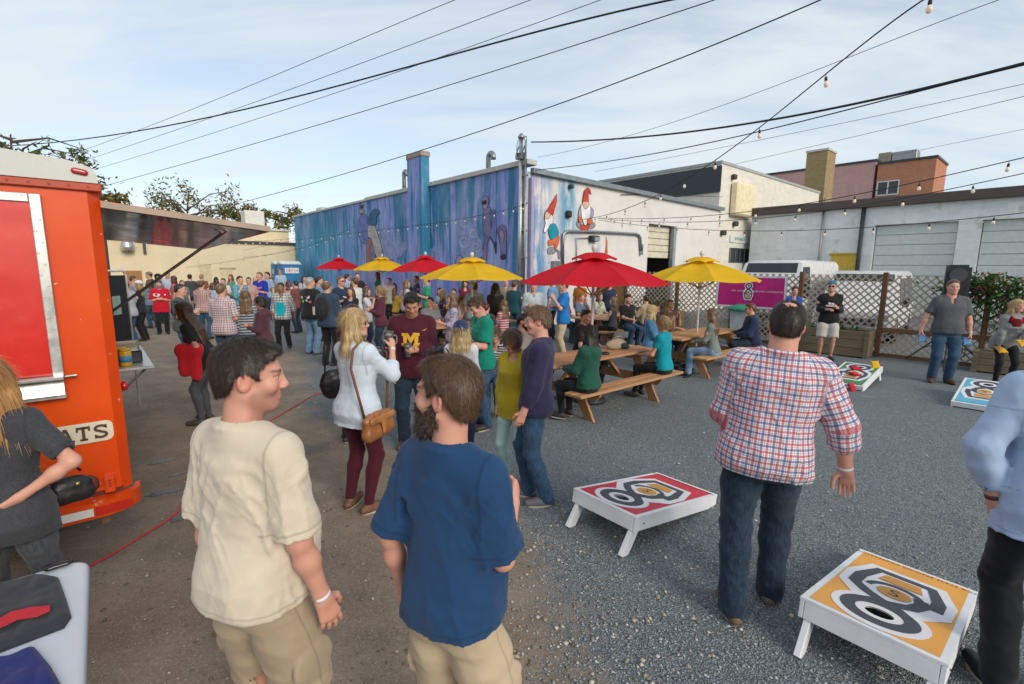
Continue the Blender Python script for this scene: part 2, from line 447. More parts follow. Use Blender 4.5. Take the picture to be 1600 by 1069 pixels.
# white wall with a garage opening, built round the opening
t = NT('white_wall_paint'); v = t.coords(); x, y, z = t.sep(v)
base = t.mix(t.rng(t.noise(v, .8, 6, .65), .4, .75), (.70, .67, .64), (.60, .58, .56))
st = t.noise(t.mapping(v, (2.6, 1, .35)), 1., 6, .7)
blot = t.math('MULTIPLY', t.rng(t.math('ABSOLUTE', t.math('SUBTRACT', x, .55)), .1, 1.0, 1, 0), t.rng(st, .36, .56))
blot2 = t.math('MULTIPLY', t.rng(t.math('ABSOLUTE', t.math('SUBTRACT', x, 2.05)), .1, .75, 1, 0), t.math('MULTIPLY', t.rng(z, 2.9, 3.6), t.rng(st, .36, .52)))
lav = t.math('MULTIPLY', t.rng(x, 1.0, 3.8, .75, 0), t.rng(t.noise(v, 1.6, 6, .7), .42, .62))
cc = t.mix(lav, base, (.50, .42, .56)); cc = t.mix(t.math('MULTIPLY', blot, .9), cc, (.07, .24, .46)); cc = t.mix(t.math('MULTIPLY', blot2, .9), cc, (.05, .28, .44))
blot3 = t.math('MULTIPLY', t.rng(t.math('ABSOLUTE', t.math('SUBTRACT', x, 3.75)), .05, .4, 1, 0), t.math('MULTIPLY', t.rng(z, 3.3, 2.6), t.rng(st, .38, .5)))
cc = t.mix(t.math('MULTIPLY', blot3, .8), cc, (.12, .28, .50))
t.col(cc).set(.8, spec=.25); br = t.n('TexBrick'); c3 = t.n('CombineXYZ'); t.l(x, c3.inputs[0]); t.l(z, c3.inputs[1]); t.l(c3.outputs[0], br.inputs['Vector']); t.val(br, Scale=1., **{'Mortar Size': .008, 'Brick Width': .4, 'Row Height': .2})
t.bump(t.math('ADD', t.math('MULTIPLY', br.outputs['Fac'], -1.), t.noise(v, 25, 4, .6)), .3, .008); m_white = t.m
g0, g1 = MC.onA(1014, 349), MC.onA(1057, 352); ox0, ox1, oz = g0[0], g1[0], g0[2]
wz = lambda x_: 5.28 - x_ * .012
m = MB(); m.box((ox0 / 2, .15, 2.62), (ox0, .30, 5.24)); m.box(((ox1 + LA) / 2, .15, 2.57), (LA - ox1, .30, 5.14)); m.box(((ox0 + ox1) / 2, .15, (oz + 5.2) / 2), (ox1 - ox0 - .002, .30, 5.2 - oz)); m.build('white_wall', m_white, mur)
m_roof = paint('flat_roof', (.16, .16, .16), .95)
MB().box((LA / 2 + .15, LB / 2 + .15, 5.05), (LA - .32, LB - .32, .10)).build('roof', m_roof, mur)
MB().box((LA - .12, LB / 2 + .15, 2.5), (.24, LB - .33, 5.0)).box((LA / 2, LB - .16, 2.5), (LA - .5, .28, 5.0)).build('rear_wall', m_white, mur)
tz = MC.onB(571, 306)[1]
MB().box((.13, tz / 2 - .1, 5.53), (.44, tz + .1, .17), bev=.015).build('coping', cap_white, mur)
MB().box((.13, (tz + LB) / 2, 5.50), (.40, LB - tz - .02, .12), bev=.015).build('coping', cap_white, mur)
m = MB(); gp = [(-.05, -.13), (-.10, .02), (.08, .06), (.08, -.13)]
m.prism([(0, 5.20), (LA + .05, 5.06), (LA + .05, 5.22), (0, 5.36)], (.18, -.005, 0), (1, 0, 0), (0, 0, 1), .17); m.build('gutter', metal_grey, mur)
# garage door half raised in the opening, dark room behind
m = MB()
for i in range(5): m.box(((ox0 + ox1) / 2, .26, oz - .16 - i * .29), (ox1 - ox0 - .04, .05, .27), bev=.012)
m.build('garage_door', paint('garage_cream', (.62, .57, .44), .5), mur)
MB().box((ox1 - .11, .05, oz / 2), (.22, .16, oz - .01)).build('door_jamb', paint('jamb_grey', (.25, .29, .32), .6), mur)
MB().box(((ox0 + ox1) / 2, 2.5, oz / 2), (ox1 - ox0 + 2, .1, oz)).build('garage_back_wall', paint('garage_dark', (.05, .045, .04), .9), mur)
# chimney, vents, pipes
ch0, ch1 = MC.onB(637, 330, -.35), MC.onB(663, 330, -.35)
cy_, cw = (ch0[1] + ch1[1]) / 2, abs(ch0[1] - ch1[1]) * .86; cz = MC.onB(648, 247, -.35)[2]
ck = MB().box((-.20, cy_, cz / 2), (.40, cw, cz), bev=.02).build('chimney', m_mural, mur)
MB().box((-.20, cy_, cz + .10), (.46, cw + .08, .22), bev=.03).build('chimney_cap', paint('old_mortar', (.34, .27, .22), .9, dirt=.5), ck)
for px, py, hh_ in ((763, 243, .55), (631, 270, .75)):
    p = MC.onB(px, py, 1.0); m = MB(); zt = p[2] - .1
    m.tube([(1.0, p[1], 5.1), (1.0, p[1], zt)] + [(1.0, p[1] - .16 + .16 * math.cos(a), zt + .16 * math.sin(a)) for a in np.linspace(.3, math.pi, 7)] + [(1.0, p[1] - .32, zt - .10)], .10, 10)
    m.build('roof_vent', metal_grey, mur, True)
p = MC.onB(505, 325, 1.2); m = MB(); m.box((1.2, p[1], 5.55), (.7, .9, .9), bev=.05); m.build('roof_fan', metal_pale, mur)
mp = MC.onB(828, 215)[2]
m = MB(); m.tube([(-.10, .16, .02), (-.10, .16, mp)], .075, 12); m.build('service_mast', metal_pale, mur, True)
m = MB(); m.tube([(-.10, -.06, .02), (-.10, -.06, mp - .15)], .035, 8); m.lathe([(.10, 0), (.12, .06), (.05, .16)], (-.10, .16, mp), 12); m.box((-.12, .14, mp - .55), (.16, .3, .22), bev=.02)
for a0 in (0., .8, 2.1): m.tube([(-.12 + .03 * math.cos(t_), .14 + .26 * math.cos(t_ + a0), mp - .3 + .34 * math.sin(t_)) for t_ in np.linspace(0, 2 * math.pi, 16)], .012, 5)
for zz in np.arange(.6, mp - .4, .9): m.box((-.06, .08, zz), (.10, .34, .05))
m.build('conduit', metal_grey, mur, True)
MB().box((.16, -.10, 2.55), (.13, .16, 5.0), bev=.02).build('downpipe', paint('lavender_pipe', (.36, .32, .50), .6), mur)
def wallpath(pts, r, name, mt, y=-.06): m_ = MB(); m_.tube([tuple(np.array([1, 0, 1]) * MC.onA(*p_) + np.array([0, y, 0])) for p_ in pts], r, 8); return m_.build(name, mt, mur, True)
wallpath([(877, 415), (877, 372), (878, 366), (882, 362.5), (888, 361.5), (940, 363), (992, 366), (996, 368), (998, 372), (999, 392)], .055, 'conduit', metal_grey, -.08)
wallpath([(899, 413), (899, 372.5), (919, 372)], .02, 'conduit', metal_grey)
wallpath([(968, 304.5), (1010, 304), (1060, 306), (1128, 308)], .012, 'cable', black_rubber)
p = MC.onA(924.5, 373); MB().box((p[0], -.12, p[2]), (.42, .24, .22), bev=.03).build('wall_lamp', dark_metal, mur); MB().box((p[0] + .04, -.245, p[2] - .02), (.30, .03, .14)).build('lamp_glass', metal_pale, mur)
p = MC.onA(889.5, 292); MB().box((p[0], -.09, p[2]), (.16, .18, .14), bev=.03).build('camera_box', dark_metal, mur)
p = MC.onA(1000, 390); MB().box((p[0], -.07, p[2]), (.14, .12, .45), bev=.02).build('meter_box', metal_grey, mur)
p = MC.onA(866, 408); MB().box((p[0], -.10, p[2] - .9), (.36, .2, 1.8), bev=.02).build('electric_cabinet', metal_grey, mur)
p = MC.onA(886, 335); m = MB(); m.box((p[0], -.09, p[2]), (.24, .16, .24), bev=.05); m.build('junction_box', black_rubber, mur)
# painted figures, each a flat coat of paint on its wall
def pig(key, c): return paint('mural_' + key, c, .8, var=.22, scale=3., spec=.2)
def daub(face, name, pts, m, lift, cropo, crops, th=.003, par=None):
    w = [(face(cropo[0] + a / crops, cropo[1] + b / crops)) for a, b in pts]
    if face == MC.onB: poly = [(-q[1], q[2]) for q in w]; return MB().prism(poly, (-lift - .001, 0, 0), (0, -1, 0), (0, 0, 1), th).build(name, m, par or mur)
    poly = [(q[0], q[2]) for q in w]; return MB().prism(poly, (0, -lift - .001, 0), (1, 0, 0), (0, 0, 1), th).build(name, m, par or mur)
def smooth_loop(pts, n=4):
    P = np.asarray(pts, float); k = len(P); out = []
    for i in range(k):
        p0, p1, p2, p3 = P[i - 1], P[i], P[(i + 1) % k], P[(i + 2) % k]
        for j in range(n):
            t_ = j / n; out.append(.5 * ((2 * p1) + (-p0 + p2) * t_ + (2 * p0 - 5 * p1 + 4 * p2 - p3) * t_ ** 2 + (-p0 + 3 * p1 - 3 * p2 + p3) * t_ ** 3))
    return np.array(out)
def grow_loop(P, d):
    P = np.asarray(P, float); c = P.mean(0); nx = np.roll(P, -1, 0) - np.roll(P, 1, 0); nn = np.stack([nx[:, 1], -nx[:, 0]], 1); nn /= np.linalg.norm(nn, axis=1, keepdims=True) + 1e-9
    ar = np.sum(P[:, 0] * np.roll(P[:, 1], -1) - np.roll(P[:, 0], -1) * P[:, 1]); return P + nn * d * (1 if ar > 0 else -1)
def figure(face, cropo, crops, shapes, out=5., name='painted_figure'):
    root = None
    for i, (pts, m, rnd) in enumerate(shapes):
        P = smooth_loop(pts) if rnd else np.asarray(pts, float)
        lift = .004 + .005 * i
        if out: o_ = daub(face, name if root is None else 'outline', grow_loop(P, out), pig('outline', (.035, .03, .05)), lift, cropo, crops, par=root)
        else: o_ = None
        if root is None and o_ is not None: root = o_
        f_ = daub(face, 'painted_shape' if root is not None else name, P, m, lift + .0025, cropo, crops, par=root)
        if root is None: root = f_
red, skinp, white_, tealp, grey_, lilac, oran = pig('red', (.50, .06, .035)), pig('skin', (.62, .38, .30)), pig('white', (.72, .70, .70)), pig('teal', (.02, .25, .33)), pig('grey', (.24, .25, .28)), pig('lilac', (.30, .27, .38)), pig('orange', (.62, .15, .06))
c5 = (820, 270); s5 = 7.126
figure(MC.onA, c5, s5, [
    ([(250, 855), (290, 828), (332, 842), (332, 890), (262, 905)], grey_, True), ([(332, 850), (362, 858), (392, 885), (386, 960), (372, 960), (366, 890)], grey_, False),
    ([(290, 745), (368, 700), (374, 770), (338, 856), (318, 800), (268, 812), (256, 760)], oran, True), ([(265, 582), (330, 570), (362, 640), (365, 690), (290, 745), (256, 640)], tealp, True),
    ([(232, 432), (302, 482), (300, 560), (270, 582), (232, 655), (206, 650), (226, 560), (214, 500)], white_, True), ([(232, 436), (275, 455), (262, 505), (226, 515), (218, 480)], skinp, True), ([(352, 238), (236, 428), (302, 482), (345, 320)], red, False)], 4., 'painted_gnome')
figure(MC.onA, c5, s5, [
    ([(572, 560), (600, 540), (650, 600), (625, 628), (588, 605)], grey_, True), ([(705, 600), (745, 555), (780, 580), (760, 615), (715, 625)], grey_, True), ([(622, 575), (665, 590), (708, 570), (700, 636), (632, 640)], red, True),
    ([(606, 392), (630, 372), (632, 500), (592, 485)], lilac, True), ([(712, 388), (756, 415), (752, 488), (716, 505)], lilac, True), ([(628, 350), (712, 350), (722, 450), (700, 530), (666, 586), (636, 520), (624, 430)], white_, True),
    ([(640, 325), (700, 325), (702, 372), (672, 400), (642, 376)], skinp, True), ([(690, 518), (735, 515), (740, 560), (700, 570)], oran, True), ([(588, 500), (620, 500), (625, 545), (596, 550)], oran, True),
    ([(690, 165), (655, 205), (636, 318), (700, 322), (694, 250), (696, 205), (732, 246), (714, 190)], red, False)], 4., 'painted_gnome')
figure(MC.onA, c5, s5, [([(905, 705), (916, 760), (918, 900), (900, 940), (885, 930), (902, 820)], oran, False)], 3., 'painted_gnome_hat')
c7 = (700, 290); s7 = 8.22; purp = pig('purple', (.20, .19, .33)); purp2 = pig('mauve', (.30, .25, .40)); blu = pig('blue', (.15, .20, .44)); dk = pig('dark', (.06, .05, .08))
figure(MC.onB, c7, s7, [([(455, 340), (470, 292), (540, 285), (556, 400), (542, 640), (505, 760), (492, 990), (430, 990), (468, 700), (452, 500)], purp, True), ([(440, 180), (480, 132), (522, 165), (518, 240), (490, 300), (458, 290), (446, 240)], purp2, True), ([(452, 205), (490, 195), (492, 232), (458, 240)], dk, True)], 6.)
figure(MC.onB, c7, s7, [([(560, 345), (598, 312), (616, 420), (624, 640), (596, 745), (546, 660), (562, 520)], blu, True), ([(545, 655), (600, 745), (622, 720), (618, 880), (596, 760)], dk, True)], 5.)
figure(MC.onB, c7, s7, [([(640, 570), (690, 510), (742, 540), (752, 700), (742, 900), (690, 930), (676, 780), (650, 640)], purp, True), ([(668, 590), (705, 575), (722, 660), (700, 750), (676, 690)], purp2, True), ([(684, 900), (736, 890), (738, 935), (690, 945)], dk, True)], 6.)
figure(MC.onB, c7, s7, [([(110, 940), (150, 895), (190, 935), (205, 1010), (110, 1020)], purp2, True)], 6.)
c6 = (540, 290)
figure(MC.onB, c6, s7, [([(170, 440), (215, 370), (280, 400), (302, 560), (284, 730), (240, 742), (190, 700), (160, 560)], blu, True), ([(172, 335), (205, 300), (240, 335), (225, 352), (180, 350)], pig('sand', (.36, .33, .28)), True), ([(195, 262), (226, 254), (222, 285), (200, 284)], dk, True)], 5.)
figure(MC.onB, c6, s7, [([(280, 715), (322, 700), (330, 860), (322, 985), (272, 985)], pig('brick', (.36, .17, .14)), True), ([(320, 770), (355, 760), (385, 900), (375, 985), (330, 985)], purp, True), ([(298, 520), (382, 502), (392, 560), (452, 740), (480, 920), (405, 920), (335, 690), (290, 650)], pig('beard', (.42, .42, .40)), True), ([(286, 482), (330, 350), (392, 300), (442, 352), (402, 392), (396, 500), (340, 512)], pig('hatblue', (.05, .14, .26)), True)], 4.)
wav = pig('wave', (.27, .33, .55)); wav2 = pig('wave_pale', (.36, .42, .60))
for k_, (dx, dy, sc_) in enumerate(((455, 500, 1.), (800, 560, 1.05))):
    P = [(0, 60), (25, 5), (60, 20), (95, 120), (140, 220), (190, 170), (210, 60), (235, 60), (262, 200), (300, 240), (330, 200), (330, 330), (240, 420), (150, 440), (60, 420), (20, 300)]
    figure(MC.onB, c6, s7, [([(dx + a * sc_, dy + b * sc_) for a, b in P], wav, True)], 0., 'painted_wave')
figure(MC.onB, c7, s7, [([(150, 470), (190, 390), (260, 375), (310, 470), (330, 540), (372, 520), (385, 640), (430, 720), (440, 900), (330, 960), (200, 930), (158, 760)], wav, True)], 0., 'painted_wave')
for cx_, cy_2, r_ in ((220, 480, 52), (215, 730, 62), (335, 620, 45), (370, 800, 50)):
    ringp = [(MC.onB(c7[0] + (cx_ + r_ * math.cos(a)) / s7, c7[1] + (cy_2 + r_ * math.sin(a)) / s7)) for a in np.linspace(0, 5.2, 18)]
    MB().strip([(-q[1], q[2]) for q in ringp], .07, (-.016, 0, 0), (0, -1, 0), (0, 0, 1), .003).build('painted_swirl', wav2, mur)

# ---- the taller white building behind it
TC = Frame((10.57, 25.69)); tall = TC.thing('tall_white_building', 'taller white building with a dark band and a yellow sign box')
m_tw = masonry('tall_white', (.74, .70, .62), dirt=.2, streak=.15)
MB().box((7.2, 6, 3.70), (14.4, 12, 7.40)).build('wall', m_tw, tall)
MB().box((7.2, 6, 7.47), (14.5, 12.1, .14)).build('roof_edge', paint('edge_grey', (.35, .37, .37), .6), tall)
MB().box((-.03, 6, 6.65), (.06, 12.08, 1.3)).build('dark_band', paint('slate_band', (.035, .045, .055), .6), tall)
a_, b_ = TC.onA(1142, 285), TC.onA(1167, 341)
MB().box(((a_[0] + b_[0]) / 2, -.22, (a_[2] + b_[2]) / 2), (abs(b_[0] - a_[0]), .42, abs(a_[2] - b_[2])), bev=.08).build('sign_box', paint('sign_yellow', (.76, .66, .42), .5), tall)
a_, b_ = TC.onA(1140, 367), TC.onA(1168, 381); sc_ = abs(b_[0] - a_[0])
o_ = MB().box(((a_[0] + b_[0]) / 2, -.03, (a_[2] + b_[2]) / 2), (sc_, .05, abs(a_[2] - b_[2]))).build('sign', paint('sign_white', (.62, .66, .64), .6), tall)
put_text('ENTRANCE', .24, ((a_[0] + b_[0]) / 2, -.062, (a_[2] + b_[2]) / 2), (1, 0, 0), (0, 0, 1), paint('sign_green', (.06, .22, .22), .6), o_)
a_, b_ = TC.onA(1140, 387), TC.onA(1168, 411)
o_ = MB().box(((a_[0] + b_[0]) / 2, -.02, (a_[2] + b_[2]) / 2), (abs(b_[0] - a_[0]), .05, abs(a_[2] - b_[2]))).build('window', glass_dark, tall)
m = MB()
for i in range(5): m.box((a_[0] + (b_[0] - a_[0]) * i / 4, -.06, (a_[2] + b_[2]) / 2), (.04, .04, abs(a_[2] - b_[2])))
m.build('window_bars', metal_grey, o_)
for px, py in ((1144, 277), (1146, 350), (1127, 364)): p = TC.onA(px, py); MB().box((p[0], -.12, p[2]), (.30, .24, .26), bev=.05).build('wall_lamp', dark_metal, tall)
# ---- the long low garage building
LC = Frame((13.2, 27.5)); LL = 62.; lon = LC.thing('garage_building', 'long low white garage building with brown fascia and roller doors')
m_lw = masonry('long_white', (.82, .83, .83), dirt=.18, streak=.15, patch=(.46, .44, .30))
doors = [(LC.onB(1368, 352), LC.onB(1498, 350)), (LC.onB(1535, 348), None)]
ys = [doors[0][0][1], doors[0][1][1], doors[1][0][1]]; dw = ys[0] - ys[1]; dz_ = doors[0][0][2]
openings = [(ys[0], ys[1]), (ys[2], ys[2] - dw), (ys[2] - dw - 1.2, ys[2] - 2 * dw - 1.2)]
m = MB(); cur = 0.
for y0, y1 in openings: m.box((.15, (cur + y0) / 2, 2.5), (.3, cur - y0, 5.0)); m.box((.15, (y0 + y1) / 2, (dz_ + 5.0) / 2), (.3, y0 - y1 - .002, 5.0 - dz_)); cur = y1
m.box((.15, (cur - LL) / 2, 2.5), (.3, cur + LL, 5.0)); m.box((6, -.15, 2.45), (11.4, .3, 4.9)); m.box((11.85, -LL / 2, 2.45), (.3, LL - .7, 4.9)); m.build('wall', m_lw, lon)
MB().box((6, -LL / 2, 5.02), (11.3, LL - .4, .12)).build('roof', m_roof, lon)
MB().box((.05, -LL / 2, 5.20), (.62, LL, .40), bev=.02).build('fascia', paint('fascia_brown', (.085, .060, .055), .6), lon)
m_rd = paint('roller_door', (.62, .65, .62), .5, var=.06)
for y0, y1 in openings:
    d_ = MB().box((.26, (y0 + y1) / 2, dz_ / 2), (.02, y0 - y1 - .04, dz_)).build('garage_door', m_rd, lon); n_ = int(dz_ / .42)
    for i in range(n_): MB().box((.225, (y0 + y1) / 2, .23 + i * dz_ / n_), (.04, y0 - y1 - .06, dz_ / n_ - .03), bev=.012).build('panel', m_rd, d_)
a_, b_ = LC.onB(1300, 399), LC.onB(1337, 420)
w_ = MB().box((-.02, (a_[1] + b_[1]) / 2, (a_[2] + 1.2) / 2 + .0), (.05, a_[1] - b_[1], a_[2] - 1.2)).build('boarded_window', paint('board_yellow', (.62, .42, .05), .6), lon)
MB().box((-.03, (a_[1] + b_[1]) / 2, a_[2] + .05), (.09, a_[1] - b_[1] + .2, .10)).build('window_frame', paint('board_ochre', (.50, .32, .05), .6), w_)
for px, r_, zt in ((1284, .05, 5.6), (1346, .09, 5.0)):
    p = LC.onB(px, 370); MB().tube([(-.1, p[1], .02), (-.1, p[1], zt)], r_, 8).build('downpipe', dark_metal if r_ > .06 else metal_grey, lon, True)
# roof chimney and the brick block beyond
CC = Frame(at_depth(1289, 300, 36)[:2]); chs = CC.thing('roof_chimney', 'square tan brick chimney stack rising behind the garage roof', 'chimney')
zc_ = at_depth(1289, 233, 36)[2]
MB().box((.9, .75, zc_ / 2), (1.8, 1.35, zc_)).build('shaft', masonry('tan_brick', (.36, .27, .14), (.30, .20, .10), .22, .075, mortar=.2), chs); MB().box((.9, .75, zc_ + .04), (1.9, 1.45, .14)).build('cap', cap_white, chs)
BC = Frame(at_depth(1457, 300, 52)[:2]); bri = BC.thing('brick_block', 'red brick block with a small window behind the garage building')
zb_ = at_depth(1457, 246, 52)[2]; ylen = BC.onB(1371, 270)[1]
MB().box((3, ylen / 2, zb_ / 2), (6, ylen, zb_)).build('wall', masonry('red_brick', (.48, .22, .13), (.41, .17, .10), .22, .075, mortar=-.1), bri)
MB().box((3, ylen / 2, zb_ + .12), (6.2, ylen + .2, .24)).build('roof_edge', dark_metal, bri)
a_, b_ = BC.onB(1372, 285), BC.onB(1403, 303); w_ = MB().box((-.02, (a_[1] + b_[1]) / 2, (a_[2] + b_[2]) / 2), (.06, a_[1] - b_[1], a_[2] - b_[2])).build('window', glass_dark, bri)
m = MB(); yc, zc2 = (a_[1] + b_[1]) / 2, (a_[2] + b_[2]) / 2
for dy_ in (-.5, 0, .5): m.box((-.07, yc + dy_ * (a_[1] - b_[1]), zc2), (.06, .12, a_[2] - b_[2]))
for dz2 in (-.5, .5): m.box((-.07, yc, zc2 + dz2 * (a_[2] - b_[2])), (.06, a_[1] - b_[1] + .12, .12))
m.build('window_frame', metal_pale, w_)
for px, w2, h2, mt in ((1386, 1.2, 1.3, paint('unit_tan', (.30, .27, .20), .6)), (1416, 2.2, 1.2, metal_grey)):
    p = BC.onB(px, 240, 2.5); MB().box((2.5, p[1], zb_ + .25 + h2 / 2), (1.6, w2, h2), bev=.05).build('roof_unit', mt, bri)
PC = Frame(at_depth(1363, 300, 56)[:2]); pin = PC.thing('pink_block', 'long dusty pink block behind the tan chimney')
zp_ = at_depth(1363, 252, 56)[2]
MB().box((3, 12, zp_ / 2), (6, 24, zp_)).build('wall', masonry('pink_wall', (.56, .34, .31), (.53, .31, .28), 1.2, .3, dirt=.3, streak=.3), pin); MB().box((3, 12, zp_ + .12), (6.2, 24.2, .24)).build('roof_edge', dark_metal, pin)
# ---- cream building at the far side of the yard
XC = Frame(MC.o + B * 24.6 + A * .5); cre = XC.thing('cream_building', 'low cream painted building with a dark gutter behind the crowd')
m_cr = masonry('cream_block', (.68, .58, .40), (.65, .55, .38), .4, .2, dirt=.15, streak=.12)
zg_ = XC.onA(420, 378)[2]; MB().box((-20.2, 4, zg_ / 2), (40, 8, zg_)).build('wall', m_cr, cre)
MB().box((-20.2, -.07, zg_ - .09), (40.1, .14, .18)).build('gutter', dark_metal, cre)
MB().box((-20.2, 5.0, zg_ + .45), (40, 6, .9)).build('upper_wall', m_cr, cre); MB().box((-20.2, 5.0, zg_ + .96), (40.3, 6.3, .12)).build('roof_edge', cap_white, cre)
MB().box((-2.3, 3.2, zg_ + 1.15), (1.3, 1.2, 2.3), bev=.04).build('roof_hut', paint('hut_white', (.62, .60, .56), .7), cre)
def on_cream(px0, py0, px1, py1, name, m_, dep=.05):
    a2, b2 = XC.onA(px0, py0), XC.onA(px1, py1); return MB().box(((a2[0] + b2[0]) / 2, -dep / 2, (a2[2] + b2[2]) / 2), (abs(b2[0] - a2[0]), dep, abs(a2[2] - b2[2]))).build(name, m_, cre)
d_ = on_cream(345, 420, 366, 470, 'door', paint('cream_door', (.56, .47, .29), .6), .04); p = XC.onA(363, 446); MB().box((p[0], -.07, p[2]), (.06, .06, .16)).build('handle', dark_metal, d_)
on_cream(343, 418, 368, 420.2, 'lintel', paint('cream_trim', (.40, .33, .20), .6), .08); on_cream(311, 412, 334, 470, 'bricked_doorway', paint('cream_patch', (.54, .45, .29), .8), .03)
on_cream(195, 423, 226, 470, 'timber_door', wood('door_timber', (.36, .17, .06), axis=2), .05); on_cream(437, 420, 454, 441, 'window', glass_dark, .04)
p = XC.onA(198, 380); m = MB(); m.lathe([(.30, -.45), (.34, -.2), (.22, .1), (.05, .38)], (p[0], -.3, p[2]), 12); m.build('vent_hood', metal_pale, cre, True)
a_, b_ = XC.onA(223, 358), XC.onA(226, 397); MB().box(((a_[0] + b_[0]) / 2, -.08, (a_[2] + b_[2]) / 2), (.14, .14, a_[2] - b_[2])).build('drain_pipe', dark_metal, cre)

# shallow puddles in the dirt beside the truck
pud = NT('puddle_water'); pud.col((.035, .032, .030)).set(.22, spec=.4); pr_ = np.random.default_rng(4)
for px, py, ra, rb in ((262, 768, .16, .06), (250, 722, .12, .05), (276, 742, .07, .04), (285, 810, .10, .035)):
    c_ = ground_at(px, py); P = [(math.cos(a) * ra * k, math.sin(a) * rb * k) for a, k in zip(np.linspace(0, 2 * math.pi, 16, endpoint=False), pr_.uniform(.65, 1.15, 16))]
    P = smooth_loop(P); o_ = MB().prism(P, (c_[0], c_[1], .001), A, B, .003).build('puddle', pud.m); tag(o_, kind='structure')
# ================================================================ people: bodies and clothes grown from distance fields
def unit(v): v = np.asarray(v, float); return v / (np.linalg.norm(v) + 1e-12)
def vnoise(X, Y, Z, seed=0):
    X, Y, Z = np.broadcast_arrays(X, Y, Z)
    xi, yi, zi = np.floor(X), np.floor(Y), np.floor(Z)
    fx, fy, fz = X - xi, Y - yi, Z - zi
    fx = fx * fx * (3 - 2 * fx); fy = fy * fy * (3 - 2 * fy); fz = fz * fz * (3 - 2 * fz)
    xi = xi.astype(np.int64); yi = yi.astype(np.int64); zi = zi.astype(np.int64)
    def h(a, b, c):
        n = (a * 73856093) ^ (b * 19349663) ^ (c * 83492791) ^ (seed * 2654435761 & 0xffffff)
        n = (n ^ (n >> 13)) * 1274126177
        return ((n ^ (n >> 16)) & 0xffff) / 65535.
    r = 0
    for dx in (0, 1):
        wx = fx if dx else 1 - fx
        for dy in (0, 1):
            wy = fy if dy else 1 - fy
            for dz in (0, 1): r = r + wx * wy * (fz if dz else 1 - fz) * h(xi + dx, yi + dy, zi + dz)
    return r
def nets(f, org, h):
    s = f < 0
    c = np.zeros(tuple(n - 1 for n in f.shape), np.int8)
    for dx in (0, 1):
        for dy in (0, 1):
            for dz in (0, 1): c += s[dx:dx + c.shape[0], dy:dy + c.shape[1], dz:dz + c.shape[2]]
    m = (c > 0) & (c < 8)
    I, J, K = np.nonzero(m)
    if len(I) == 0: return np.zeros((0, 3)), np.zeros((0, 4), int)
    idx = np.full(m.shape, -1, np.int64); idx[m] = np.arange(len(I))
    vals = {(x, y, z): f[I + x, J + y, K + z] for x in (0, 1) for y in (0, 1) for z in (0, 1)}
    acc = np.zeros((len(I), 3)); cnt = np.zeros(len(I))
    for ax in range(3):
        for a in (0, 1):
            for b in (0, 1):
                p = [a, b]; p.insert(ax, 0); q = [a, b]; q.insert(ax, 1)
                va, vb = vals[tuple(p)], vals[tuple(q)]; cr = (va < 0) != (vb < 0)
                t = np.where(cr, va / np.where(cr, va - vb, 1), 0)
                pos = np.tile(np.array(p, float), (len(I), 1)); pos[:, ax] = t
                acc += pos * cr[:, None]; cnt += cr
    V = org + h * (np.stack([I, J, K], 1) + acc / cnt[:, None])
    Q = []
    for ax in range(3):
        b, c2 = [(1, 2), (2, 0), (0, 1)][ax]
        sl0 = [slice(1, -1)] * 3; sl1 = [slice(1, -1)] * 3
        sl0[ax] = slice(0, -1); sl1[ax] = slice(1, None)
        e = s[tuple(sl0)] != s[tuple(sl1)]
        P = np.stack(np.nonzero(e), 1); off = np.ones(3, int); off[ax] = 0; P = P + off
        sg = s[P[:, 0], P[:, 1], P[:, 2]]
        d1 = np.zeros(3, int); d1[b] = 1; d2 = np.zeros(3, int); d2[c2] = 1
        g = lambda R: idx[R[:, 0], R[:, 1], R[:, 2]]
        q = np.stack([g(P - d1 - d2), g(P - d2), g(P), g(P - d1)], 1)
        q[~sg] = q[~sg][:, ::-1]; Q.append(q)
    Q = np.concatenate(Q); return V, Q[(Q >= 0).all(1)]
